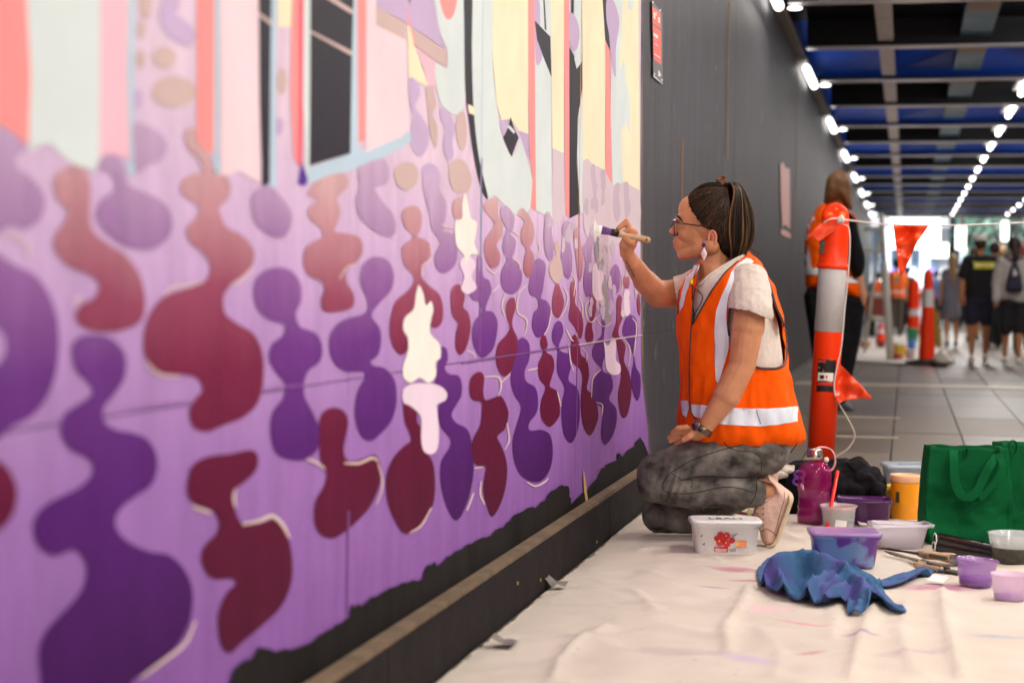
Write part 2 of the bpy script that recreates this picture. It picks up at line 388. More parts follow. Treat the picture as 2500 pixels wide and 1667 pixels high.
box('joint_stain', (WX + .0035, 5.75, LOW), (.003, 1.26, .004), mat('dusty_joint', lin((196, 180, 190)), .7), mural)
edge = [(6.68, .0), (6.60, .25), (6.42, .45), (6.385, LOW), (6.31, 1.2), (6.27, 1.8), (6.23, 2.72)]
ev = [(WX + .002, a, b) for a, b in edge] + [(WX + .002, a + .035, b) for a, b in edge]; n = len(edge)
obj('edge_trim', ev, [(i, i + 1, i + 1 + n, i + n) for i in range(n - 1)], mat('mural_edge_trim', lin((190, 170, 110)), .6, var=.5, scale=5, c2=lin((40, 28, 48)), stretch=(1, 1, 1)), mural, False)
LAYER = [0]
def shape(pts, m, name='painted_shape', sm=5, z=None, sharp=False):
    """a patch of paint lying on the wall"""
    LAYER[0] += 1; off = .0013 + .000006 * LAYER[0] if z is None else z
    P = pts if sharp else [(p.x, p.y) for p in smooth_closed(pts, sm)]
    return poly(name, [px(u, v, WX + off) for u, v in P], m, mural)
Z0 = .0022
# upper pastel shapes
sh = lambda m, *p: shape(S(*p), m, 'painted_stripe', sharp=True, z=None)
LAYER[0] = -60
sh(M_coral, 'A', (-300, -200), (215, -200), (210, 500), (193, 985), (150, 950), (100, 900), (0, 840), (-300, 800))
shape(S('A', (215, -200), (680, -200), (680, 300), (672, 1085), (590, 1135), (480, 1100), (400, 1030), (330, 965), (230, 1005), (195, 990), (208, 500)), M_mint, 'painted_stripe', sm=3)
sh(M_pink, 'A', (680, -200), (872, -200), (860, 500), (878, 1070), (820, 1060), (740, 1035), (672, 1085))
for c, r, k in (((985, 40), (45, 90), 0), ((955, 200), (28, 60), 0), ((950, 400), (32, 65), 0), ((1110, 390), (80, 75), 0), ((1175, 620), (150, 105), 0), ((930, 670), (35, 70), 1), ((1905, 550), (35, 90), 0), ((1890, 850), (25, 60), 1)):
    shape(S('A', *[(c[0] + r[0] * math.cos(t * .785), c[1] + r[1] * math.sin(t * .785)) for t in range(8)]), M_tan if not k else M_smud, 'painted_bead')
shape(S('A', (1120, -60), (1200, -40), (1210, 60), (1180, 90), (1250, 140), (1320, 220), (1300, 300), (1220, 300), (1120, 220), (1080, 100)), M_smud, 'painted_bead')
sh(M_blue, 'A', (872, -200), (916, -200), (905, 500), (905, 900), (935, 1120), (905, 1185), (850, 1175), (880, 1060), (858, 500))
sh(M_coral, 'A', (1328, -200), (1452, -200), (1445, 1030), (1375, 1030), (1330, 930), (1330, 400))
sh(M_blue, 'A', (1452, -200), (1482, -200), (1478, 1060), (1495, 1225), (1445, 1230), (1440, 1080), (1445, 1030))
shape(S('A', (1395, 1265), (1418, 1180), (1440, 1140), (1468, 1200), (1450, 1270), (1420, 1285)), paint('plum_drip', (96, 36, 110)), 'painted_drip')
sh(M_ppink, 'A', (1482, -200), (1742, -200), (1752, 600), (1762, 1240), (1690, 1200), (1615, 1150), (1560, 1180), (1492, 1190))
sh(M_blk, 'A', (1748, -200), (1836, -200), (1826, 600), (1818, 1240), (1768, 1262), (1770, 1100), (1752, 700))
sh(M_blue, 'A', (1836, -200), (1874, -200), (1860, 600), (1868, 1270), (1822, 1262), (1826, 600))
sh(M_cream, 'A', (1874, -200), (1976, -200), (1966, 185), (1876, 185))
sh(M_coral, 'A', (1976, -200), (2016, -200), (2018, 600), (2010, 1100), (1985, 1060), (1962, 600))
sh(M_red2, 'A', (2016, -200), (2052, -200), (2050, 600), (2040, 1120), (2012, 1120), (2020, 600))
sh(M_vio, 'A', (2010, 1245), (2036, 1095), (2082, 1215), (2060, 1255))
sh(M_mint, 'A', (2052, -200), (2108, -200), (2098, 600), (2088, 1240), (2066, 1160), (2046, 700))
sh(M_blk, 'B', (22, -200), (318, -200), (302, 400), (292, 1035), (15, 1120), (20, 500))
sh(M_tan, 'B', (8, 215), (20, 205), (305, 350), (300, 378))
sh(M_tan, 'B', (95, -30), (135, -40), (310, 70), (306, 100))
sh(M_tan, 'A', (1750, 85), (1834, 145), (1832, 175), (1750, 112))
sh(M_blue, 'B', (318, -200), (332, -200), (345, 950), (345, 1020), (500, 985), (700, 890), (705, 960), (520, 1060), (300, 1150), (0, 1240), (10, 1130), (292, 1040), (302, 400))
sh(M_coral, 'B', (332, -200), (398, -200), (392, 950), (345, 960))
sh(M_ppink, 'B', (400, -200), (465, -200), (465, 170), (670, 275), (690, 880), (640, 925), (500, 985), (395, 1030))
sh(M_smud, 'B', (465, -200), (890, -200), (900, 240), (940, 335), (700, 180), (665, 150), (465, 40))
sh(M_tan, 'B', (465, 40), (665, 155), (665, 272), (465, 172)); sh(M_tan, 'B', (700, 180), (942, 350), (948, 465), (740, 320))
sh(M_pink, 'B', (740, 320), (860, 420), (868, 600), (820, 580))
sh(M_coral, 'B', (676, 10), (700, 180), (742, 320), (722, 300), (684, 180)); sh(M_cream, 'B', (676, 190), (690, 170), (722, 300), (822, 585), (685, 530))
sh(M_blk, 'B', (680, -60), (712, -60), (690, 38))
def bead(m, *p): return shape(S(*p), m, 'painted_bead')
bead(M_smud, 'B', (690, 530), (750, 560), (760, 640), (730, 720), (780, 800), (820, 880), (810, 1000), (760, 1060), (710, 1000), (700, 870), (720, 780), (690, 700))
bead(M_tan, 'B', (800, 600), (850, 600), (870, 700), (850, 780), (880, 860), (870, 1000), (830, 900), (820, 760))
bead(M_smud, 'B', (900, 730), (960, 770), (1000, 860), (980, 960), (990, 1050), (950, 1085), (915, 980), (935, 880), (900, 800))
bead(M_tan, 'B', (1010, 790), (1060, 760), (1080, 900), (1060, 1010), (1015, 960))
bead(M_smud, 'B', (780, 1130), (850, 1110), (900, 1180), (890, 1290), (840, 1350), (790, 1290))
bead(M_tan, 'B', (960, 1110), (1050, 1080), (1110, 1200), (1080, 1300), (980, 1280))
shape(S('B', (850, -200), (1060, -200), (1060, 300), (1072, 650), (1035, 755), (985, 775), (905, 705), (868, 560), (868, 425), (945, 465), (945, 335), (900, 230), (870, 60)), M_mint, 'painted_stripe', sm=2)
shape(S('B', (890, -80), (1010, -80), (1000, 70), (960, 135), (918, 90)), M_coral)
shape(S('B', (1115, -200), (1255, -200), (1250, 400), (1280, 700), (1310, 900), (1345, 1000), (1385, 1060), (1425, 990), (1440, 925), (1485, 1080), (1522, 1220), (1512, 1400), (1450, 1450), (1380, 1440), (1320, 1370), (1260, 1320), (1222, 1345), (1185, 1200), (1150, 1000), (1120, 700), (1112, 300)), M_mint, 'painted_stripe', sm=2)
shape(S('B', (1058, -200), (1116, -200), (1112, 300), (1122, 700), (1150, 1000), (1185, 1180), (1222, 1340), (1180, 1290), (1130, 1080), (1090, 800), (1066, 600), (1060, 200)), M_blk, 'painted_stripe', sm=3)
sh(M_cream, 'B', (1085, 705), (1122, 720), (1130, 780), (1092, 765))
sh(M_cream, 'B', (1255, -200), (1492, -200), (1492, 905), (1430, 885), (1370, 800), (1312, 815), (1280, 700), (1252, 400))
sh(M_smud, 'B', (1295, 815), (1365, 815), (1340, 930), (1315, 900)); sh(M_smud, 'B', (1430, 885), (1492, 905), (1500, 1080), (1470, 1020))
sh(M_blk, 'B', (1374, 790), (1392, 850), (1428, 930), (1380, 1062), (1324, 930), (1362, 850))
sh(M_mint, 'B', (1350, 855), (1370, 850), (1405, 890), (1395, 905))
sh(M_coral, 'B', (1490, -200), (1534, -200), (1540, 900), (1546, 1425), (1508, 1405), (1522, 1220), (1500, 1000), (1492, 500))
sh(M_mint, 'B', (1534, -200), (1642, -200), (1650, 800), (1655, 1480), (1600, 1450), (1546, 1425), (1540, 700))
shape(S('B', (1536, 0), (1570, 20), (1572, 180), (1560, 260), (1590, 360), (1570, 430), (1545, 420), (1536, 200)), M_smud)
sh(M_blk, 'B', (1536, 140), (1642, 250), (1650, 525), (1600, 400), (1552, 270)); sh(M_blk, 'B', (1590, -60), (1600, -60), (1616, 210), (1604, 200))
sh(M_cream, 'B', (1642, -200), (1734, -200), (1734, 1035), (1655, 1000))
sh(M_pcl, 'B', (1655, 1000), (1734, 1035), (1742, 1440), (1700, 1500), (1655, 1500))
sh(M_coral, 'B', (1732, -200), (1770, -200), (1770, 1478), (1742, 1430))
sh(M_blk, 'B', (1770, 320), (1810, 390), (1856, 410), (1856, 600), (1826, 800), (1820, 1100), (1842, 1440), (1772, 1475)); sh(M_blk, 'B', (1784, -200), (1802, -200), (1798, 120), (1784, 120))
sh(M_mint, 'B', (1802, -200), (1856, -200), (1854, 420), (1820, 468), (1804, 400)); sh(M_mint, 'B', (1862, 600), (1862, 1440), (1845, 1442), (1822, 1050), (1834, 760))
shape(S('B', (1775, 90), (1818, 130), (1840, 230), (1822, 330), (1788, 340), (1768, 240)), M_smud)
sh(M_cream, 'B', (1856, -200), (2012, -200), (2012, 1155), (1930, 1110), (1862, 1090))
shape(S('B', (1862, 1090), (1930, 1112), (2012, 1155), (2060, 1245), (2125, 1215), (2245, 1280), (2248, 1568), 'E', (2250, 340), (2100, 400), (1950, 420), (1870, 300)), M_pcl, 'painted_wash', sm=2)
sh(M_coral, 'B', (2010, 265), (2046, 350), (2056, 1245), (2018, 1170))
sh(M_mint, 'B', (2056, -200), (2142, -200), (2122, 300), (2112, 500), (2124, 900), (2132, 1235), (2062, 1250), (2050, 800))
sh(M_blk, 'B', (1982, -200), (2004, -200), (2052, 355), (2012, 270))
shape(S('B', (2024, 0), (2070, 10), (2108, 150), (2084, 330), (2084, 520), (2056, 440), (2040, 250), (2020, 120)), M_smud)
sh(M_cream, 'B', (2142, -200), (2236, -200), (2244, 1285), (2132, 1225), (2114, 700), (2112, 400))
sh(M_mint, 'B', (2100, 510), (2140, 400), (2152, 560), (2180, 650), (2178, 920), (2150, 830), (2120, 880)); sh(M_mint, 'B', (2160, -60), (2205, -60), (2198, 80), (2165, 60))
for p in ([(1915, 1130), (1940, 1110), (1950, 1200), (1965, 1290), (1965, 1420), (1940, 1430), (1930, 1300), (1915, 1200)], [(1980, 1160), (2010, 1150), (2015, 1240), (2020, 1340), (1990, 1390), (1975, 1330), (1985, 1240)], [(2075, 1260), (2110, 1240), (2105, 1340), (2115, 1440), (2090, 1500), (2065, 1420)], [(2140, 1240), (2170, 1240), (2175, 1330), (2185, 1420), (2150, 1480), (2140, 1360)], [(1610, 1440), (1640, 1440), (1640, 1520), (1610, 1530)]): shape(S('B', *p), M_pcl2, 'painted_bead')
# beads
R_, P_ = M_red, M_pur
bead(P_, 'A', (-160, 800), (0, 862), (95, 905), (178, 990), (115, 1070), (130, 1140), (210, 1200), (285, 1290), (305, 1380), (265, 1490), (170, 1545), (60, 1530), (-160, 1600))
bead(P_, 'C', (-160, 260), (0, 340), (110, 410), (230, 470), (320, 580), (380, 740), (400, 900), (385, 1100), (330, 1270), (240, 1400), (110, 1480), (-160, 1540))
bead(M_bg, 'C', (-60, 830), (15, 870), (42, 950), (20, 1040), (-60, 1090))
bead(R_, 'D', (125, 410), (150, 385), (185, 382), (205, 410), (208, 450), (207, 495), (215, 530), (245, 558), (285, 585), (318, 625), (333, 680), (328, 730), (300, 752), (250, 762), (200, 755), (174, 730), (185, 702), (215, 685), (228, 655), (205, 630), (160, 612), (130, 580), (125, 545), (145, 512), (158, 485), (130, 455))
bead(P_, 'D', (222, 385), (240, 357), (270, 360), (287, 388), (297, 425), (340, 445), (375, 465), (395, 500), (390, 540), (360, 568), (320, 572), (280, 560), (245, 535), (222, 500), (228, 465), (258, 440), (266, 422), (252, 395))
bead(P_, 'A', (905, 830), (1000, 850), (1090, 910), (1130, 990), (1090, 1080), (1010, 1110), (960, 1150), (915, 1160), (905, 1000))
bead(R_, 'A', (1250, 880), (1315, 870), (1335, 960), (1400, 1030), (1435, 1110), (1450, 1170), (1530, 1190), (1560, 1270), (1535, 1350), (1480, 1410), 'C', (1495, 80), (1530, 150), (1640, 210), (1710, 300), (1710, 390), (1660, 460), (1560, 540), (1510, 620), (1520, 730), (1600, 800), (1710, 870), (1770, 990), (1780, 1150), (1750, 1320), (1650, 1430), (1500, 1490), (1400, 1530), (1310, 1500), (1280, 1400), (1320, 1310), (1370, 1250), (1330, 1170), (1240, 1145), (1080, 1130), (990, 1040), (970, 900), (1010, 740), (1110, 620), (1280, 560), (1390, 510), (1420, 410), (1370, 320), (1290, 260), (1260, 160), (1330, 80), (1350, 20), 'A', (1320, 1370), (1235, 1310), (1225, 1230), (1290, 1180), (1360, 1165), (1350, 1080), (1270, 1000), (1248, 930))
bead(P_, 'D', (165, 800), (180, 775), (215, 768), (250, 775), (280, 800), (290, 830), (285, 870), (262, 905), (240, 935), (240, 968), (268, 987), (310, 995), (345, 1015), (362, 1060), (350, 1110), (310, 1140), (275, 1170), (265, 1205), (290, 1240), (340, 1265), (390, 1275), (425, 1310), (443, 1360), (435, 1430), (400, 1490), (340, 1540), (300, 1575), (290, 1700), (95, 1700), (95, 1568), (90, 1500), (105, 1450), (150, 1400), (190, 1350), (198, 1295), (170, 1262), (130, 1275), (95, 1260), (77, 1220), (85, 1180), (120, 1150), (180, 1120), (213, 1085), (205, 1055), (160, 1030), (140, 990), (150, 950), (190, 922), (213, 900), (200, 875), (175, 850))
bead(R_, 'D', (-60, 1040), (0, 1060), (25, 1085), (40, 1130), (30, 1180), (0, 1215), (-60, 1240))
bead(R_, 'H', (1270, 200), (1300, 100), (1400, 40), (1560, 20), (1690, -5), (1740, 30), (1735, 120), (1665, 200), (1590, 260), (1580, 340), (1600, 430), (1640, 490), (1740, 490), (1840, 465), (1900, 510), (1950, 600), (1975, 750), (1965, 900), (1900, 1050), (1780, 1170), (1650, 1280), (1560, 1360), (1500, 1320), (1475, 1200), (1480, 1080), (1530, 960), (1590, 900), (1560, 860), (1450, 865), (1380, 800), (1360, 700), (1400, 620), (1460, 560), (1480, 480), (1430, 400), (1330, 370), (1270, 300))
bead(P_, 'D', (582, 670), (592, 635), (625, 615), (665, 620), (690, 650), (692, 690), (680, 720), (690, 750), (725, 765), (740, 795), (735, 830), (710, 850), (700, 875), (700, 910), (720, 950), (735, 990), (730, 1030), (700, 1055), (665, 1055), (635, 1040), (622, 1000), (625, 950), (650, 915), (655, 882), (635, 855), (618, 825), (625, 790), (650, 770), (653, 745), (620, 735), (592, 710))
bead(P_, 'D', (577, 470), (585, 440), (612, 425), (640, 445), (668, 485), (668, 520), (650, 545), (620, 540), (590, 515))
bead(R_, 'D', (705, 445), (735, 412), (790, 397), (800, 428), (775, 455), (782, 485), (775, 512), (770, 532), (800, 537), (828, 548), (833, 580), (815, 605), (797, 622), (797, 648), (812, 675), (810, 705), (780, 715), (745, 715), (738, 690), (746, 665), (738, 645), (713, 635), (698, 610), (700, 575), (720, 555), (740, 545), (738, 525), (715, 505), (708, 480), (728, 462), (722, 452))
bead(P_, 'B', (345, 1150), (420, 1095), (520, 1075), (555, 1160), (535, 1240), (460, 1270), 'E', (475, 60), (520, 130), (580, 200), (600, 300), (570, 355), (480, 330), (390, 260), (340, 180), (330, 90), (355, 10))
bead(M_tan, 'B', (590, 1150), (640, 1100), (710, 1100), (750, 1160), (740, 1240), (680, 1280), (610, 1250))
bead(P_, 'E', (360, 640), (380, 540), (450, 490), (540, 510), (585, 600), (570, 710), (500, 790), (450, 850), (440, 900), (490, 970), (500, 1060), (480, 1150), (430, 1195), (450, 1225), (520, 1240), (590, 1320), (605, 1450), (590, 1540), 'G', (560, 90), (500, 160), (430, 210), (370, 180), (330, 80), 'E', (325, 1480), (350, 1380), (390, 1300), (370, 1265), (250, 1260), (170, 1180), (150, 1060), (180, 970), (260, 910), (370, 880), (410, 840), (405, 770), (375, 710))
bead(R_, 'E', (640, 205), (680, 152), (745, 152), (775, 210), (770, 290), (745, 355), (790, 370), (830, 410), (825, 490), (785, 560), (770, 620), (820, 680), (890, 740), (918, 830), (910, 930), (865, 970), (810, 940), (780, 900), (720, 1000), (690, 1100), (640, 1150), (590, 1110), (560, 1020), (565, 900), (600, 790), (680, 720), (720, 660), (710, 600), (660, 550), (640, 470), (650, 410), (705, 370), (715, 340), (660, 290))
bead(R_, 'D', (735, 960), (755, 938), (785, 940), (800, 965), (795, 1000), (790, 1035), (800, 1058), (830, 1055), (862, 1045), (875, 1075), (870, 1120), (845, 1170), (800, 1215), (765, 1235), (735, 1225), (722, 1195), (725, 1150), (745, 1115), (750, 1085), (738, 1065), (733, 1010))
bead(R_, 'E', (650, 1440), (700, 1430), (745, 1470), 'G', (745, 10), (745, 85), (780, 130), (770, 200), (800, 270), (850, 360), (865, 500), (850, 640), (790, 760), (700, 830), (640, 820), (580, 720), (540, 600), (535, 450), (580, 330), (650, 250), (700, 210), (690, 150), (660, 80))
bead(P_, 'E', (900, 1105), (940, 1110), (950, 1180), (930, 1240), (960, 1280), (1020, 1290), (1045, 1350), (1040, 1430), (1000, 1500), (975, 1560), 'G', (1010, 90), (1080, 130), (1110, 220), (1125, 400), (1100, 560), (1050, 700), (1005, 745), (960, 690), (920, 580), (900, 450), (910, 340), (960, 260), (970, 200), (930, 150), (895, 90), 'E', (890, 1500), (930, 1440), (880, 1390), (860, 1340), (880, 1250))
bead(R_, 'E', (1095, 1380), (1110, 1300), (1165, 1265), (1195, 1300), (1190, 1400), (1205, 1455), (1260, 1440), (1310, 1430), (1350, 1500), 'G', (1360, 40), (1335, 130), (1285, 180), (1310, 240), (1345, 340), (1350, 450), (1320, 600), (1255, 720), (1215, 650), (1190, 540), (1200, 440), (1205, 385), (1140, 370), (1110, 290), (1120, 200), (1170, 100), (1180, 0), 'E', (1175, 1470), (1115, 1450))
bead(P_, 'E', (1150, 490), (1180, 490), (1190, 620), (1230, 650), (1245, 720), (1220, 790), (1205, 850), (1250, 860), (1285, 920), (1280, 1020), (1250, 1120), (1180, 1170), (1130, 1100), (1115, 1000), (1135, 920), (1180, 860), (1170, 800), (1120, 780), (1100, 745), (1140, 700), (1145, 610))
bead(R_, 'E', (970, 740), (1000, 680), (1050, 690), (1065, 760), (1055, 830), (1090, 870), (1105, 970), (1080, 1090), (1040, 1150), (1005, 1110), (1005, 1010), (1020, 940), (980, 880))
bead(P_, 'E', (785, -10), (860, -30), (900, 50), (940, 130), (935, 230), (920, 310), (990, 340), (1015, 430), (1000, 540), (930, 600), (870, 560), (865, 470), (900, 390), (840, 300), (830, 200), (800, 100))
bead(R_, 'E', (988, 120), (1040, 90), (1060, 200), (1020, 245), (985, 200))
bead(R_, 'E', (1190, 140), (1240, 100), (1290, 100), (1290, 200), (1320, 260), (1315, 350), (1280, 410), (1305, 480), (1290, 550), (1240, 560), (1200, 480), (1200, 390), (1240, 320), (1265, 260), (1210, 190))
bead(P_, 'E', (1310, 160), (1350, 150), (1400, 220), (1390, 300), (1372, 335), (1410, 380), (1400, 460), (1385, 505), (1440, 560), (1450, 650), (1420, 720), (1370, 740), (1320, 700), (1310, 600), (1348, 510), (1320, 440), (1330, 360), (1348, 300), (1310, 230))
bead(R_, 'E', (1420, 200), (1450, 160), (1490, 200), (1530, 280), (1530, 370), (1505, 430), (1530, 480), (1530, 560), (1500, 630), (1465, 590), (1465, 500), (1480, 440), (1445, 380), (1450, 300), (1470, 250))
bead(P_, 'E', (1540, 520), (1580, 505), (1610, 550), (1600, 650), (1590, 720), (1580, 770), (1620, 790), (1645, 850), (1630, 950), (1590, 1020), (1550, 1030), (1520, 960), (1530, 870), (1562, 830), (1552, 770), (1505, 740), (1500, 660))
bead(R_, 'E', (1370, 770), (1400, 770), (1405, 840), (1385, 920), (1390, 970), (1420, 1040), (1425, 1130), (1390, 1240), (1340, 1295), (1300, 1270), (1275, 1180), (1290, 1080), (1350, 1010), (1368, 960), (1345, 880), (1345, 810))
bead(P_, 'E', (1420, 1060), (1460, 1035), (1500, 1080), (1500, 1180), (1470, 1260), (1480, 1330), (1540, 1370), (1560, 1450), (1550, 1540), 'G', (1500, 90), (1505, 140), (1580, 135), (1640, 170), (1660, 280), (1640, 400), (1580, 480), (1500, 480), (1430, 420), (1395, 320), (1390, 200), (1420, 90), 'E', (1445, 1500), (1400, 1420), (1375, 1320), (1390, 1220), (1420, 1140))
bead(R_, 'E', (1580, 1035), (1605, 1015), (1625, 1080), (1612, 1130), (1655, 1160), (1670, 1230), (1650, 1310), (1640, 1365), (1690, 1400), (1705, 1500), 'G', (1700, 50), (1640, 115), (1590, 70), (1575, 0), 'E', (1585, 1450), (1610, 1370), (1570, 1310), (1560, 1220), (1592, 1140), (1575, 1080))
bead(P_, 'E', (1655, 1000), (1680, 930), (1715, 930), (1730, 1000), (1700, 1090), (1720, 1130), (1770, 1150), (1785, 1220), (1765, 1320), (1820, 1370), (1840, 1450), 'G', (1835, 100), (1790, 220), (1740, 180), (1720, 60), 'E', (1720, 1480), (1738, 1370), (1690, 1270), (1690, 1170), (1690, 1110), (1660, 1060))
bead(R_, 'E', (1785, 1050), (1810, 1015), (1840, 1080), (1850, 1150), (1890, 1190), (1905, 1290), (1890, 1380), (1940, 1430), (1965, 1530), 'G', (1960, 80), (1915, 170), (1870, 120), (1850, 0), 'E', (1850, 1430), (1860, 1320), (1845, 1250), (1790, 1190))
bead(R_, 'E', (1655, 790), (1672, 700), (1690, 660), (1720, 730), (1735, 810), (1700, 900), (1662, 870))
bead(M_tan, 'E', (1635, 560), (1660, 505), (1680, 465), (1668, 420), (1690, 380), (1710, 420), (1700, 480), (1720, 530), (1725, 610), (1690, 670), (1645, 625))
bead(P_, 'E', (1600, 360), (1605, 250), (1625, 200), (1655, 250), (1650, 320), (1665, 400), (1660, 490), (1635, 515), (1605, 450))
bead(P_, 'E', (1720, 320), (1735, 260), (1765, 245), (1790, 300), (1775, 380), (1790, 480), (1785, 590), (1762, 640), (1730, 590), (1715, 480), (1732, 380))
bead(R_, 'E', (1775, 700), (1795, 650), (1815, 720), (1810, 800), (1850, 870), (1865, 960), (1845, 1045), (1805, 960), (1767, 900), (1780, 800))
bead(R_, 'E', (1800, 340), (1830, 290), (1850, 400), (1865, 500), (1855, 620), (1832, 650), (1815, 500))
bead(P_, 'E', (1855, 440), (1890, 380), (1915, 310), (1935, 380), (1920, 480), (1927, 620), (1920, 735), (1885, 755), (1865, 650), (1880, 530))
bead(R_, 'E', (1905, 800), (1920, 745), (1950, 790), (1945, 880), (1922, 950), (1935, 1030), (1910, 1080), (1880, 1040), (1885, 960), (1912, 890))
bead(R_, 'E', (2090, 790), (2110, 745), (2135, 800), (2130, 900), (2108, 960), (2105, 1020), (2150, 1090), (2140, 1190), (2180, 1290), (2190, 1420), (2160, 1560), (2120, 1560), (2100, 1420), (2120, 1300), (2108, 1180), (2090, 1080), (2062, 1020), (2088, 920))
bead(P_, 'E', (1925, 1130), (1950, 1060), (1992, 1010), (1988, 920), (2002, 880), (2012, 940), (2002, 1080), (2030, 1130), (2000, 1190), (1998, 1260), (2050, 1290), (2065, 1370), (2040, 1450), (2085, 1510), 'G', (2090, 80), (2060, 180), (2010, 235), (1985, 160), (2000, 0), 'E', (1985, 1500), (1930, 1450), (1920, 1350), (1960, 1280), (1985, 1240), (1940, 1190))
bead(P_, 'E', (2145, 920), (2180, 880), (2225, 920), (2230, 1030), (2208, 1120), (2220, 1230), (2250, 1290), (2250, 1400), (2230, 1460), (2200, 1400), (2190, 1290), (2205, 1180), (2180, 1100), (2130, 1010))
bead(P_, 'E', (2050, 590), (2080, 540), (2110, 580), (2110, 700), (2080, 740), (2052, 690)); bead(R_, 'E', (2135, 640), (2160, 590), (2175, 650), (2170, 700), (2145, 700)); bead(R_, 'E', (2228, 760), (2245, 745), (2248, 880), (2232, 860))
bead(M_pcl2, 'E', (1960, 380), (1985, 350), (2010, 430), (2040, 500), (2035, 600), (2000, 560), (1970, 470)); bead(M_gr, 'E', (1940, 400), (1960, 350), (1980, 400), (2010, 560), (2030, 760), (2050, 900), (2020, 950), (1990, 840), (1975, 640), (1950, 520))
for k in range(46):
    cx = RND.uniform(1640, 2225); cy = RND.uniform(60, 420) if k < 20 else RND.uniform(380, 900)
    if cx < 1860 and cy < 240: continue
    if k >= 20: cx = RND.uniform(1900, 2225)
    rx = RND.uniform(10, 20); ry = RND.uniform(34, 62); pn = RND.choice([M_pcl2, M_pcl2, M_pcl] if k < 20 or cy < 640 else [M_pcl2, M_pcl, M_smud])
    shape(S('E', *[(cx + rx * math.cos(a) * (1 + .25 * math.sin(3 * a + k)) , cy + ry * math.sin(a) * (1 + .12 * math.cos(2 * a + k))) for a in [t * .628 for t in range(10)]]), pn, 'painted_bead')
# white and half-dry figures, stroke ends
fig = lambda m, *p: shape(S(*p), m, 'painted_figure')
fig(M_wpink, 'E', (650, 1385), (720, 1345), (870, 1350), (940, 1400), (935, 1455), (880, 1485), 'G', (880, 20), (890, 150), (880, 260), (840, 300), (790, 280), (770, 200), (770, 60), (740, 10), (690, -30), (650, -50))
fig(M_wpink, 'E', (1030, 530), (1080, 480), (1140, 540), (1110, 620), (1145, 700), (1080, 740), (1040, 700), (1060, 620))
fig(M_wpink, 'E', (1930, 560), (1950, 530), (1965, 580), (1995, 585), (2000, 640), (1988, 700), (1998, 770), (1960, 785), (1930, 740), (1925, 650))
fig(M_wpink, 'E', (2140, 730), (2160, 705), (2178, 730), (2170, 790), (2182, 860), (2155, 892), (2140, 830))
fig(M_wpink, 'E', (2005, 1060), (2030, 1090), (2060, 1040), (2085, 1060), (2085, 1180), (2115, 1220), (2110, 1275), (2060, 1285), (2020, 1240), (2010, 1120))
fig(M_white, 'E', (1048, 130), (1065, 60), (1085, 120), (1105, 225), (1145, 255), (1140, 330), (1130, 400), (1155, 470), (1105, 475), (1078, 545), (1060, 480), (1012, 420), (1000, 350), (1000, 250), (1045, 230))
fig(M_white, 'E', (735, 740), (755, 680), (785, 740), (802, 815), (838, 790), (852, 850), (840, 900), (830, 1000), (895, 1080), (900, 1170), (868, 1200), (870, 1290), (820, 1340), (760, 1305), (700, 1340), (650, 1300), (650, 1220), (680, 1130), (680, 1040), (650, 980), (660, 900), (720, 840))
shape(S('E', (1942, 240), (1960, 275), (1978, 295), (1980, 340), (1958, 350), (1948, 395), (1938, 340), (1935, 290)), M_white, 'wet_brush_mark')
def stroke(w, *p, m=None):
    w = w * .62; P = smooth_open(S(*p), 4); Lf = []; Rt = []
    for i, a in enumerate(P):
        t = (P[min(i + 1, len(P) - 1)] - P[max(0, i - 1)]).normalized(); nrm = Vector((-t.y, t.x)); k = w / 2 * math.sin(math.pi * min(1, max(.12, (i + .6) / (len(P) + .2)))) ** .4
        Lf.append((a + nrm * k)[:]); Rt.append((a - nrm * k)[:])
    shape([tuple(q) for q in Lf + Rt[::-1]], m or M_crl, 'painted_outline', sharp=True)
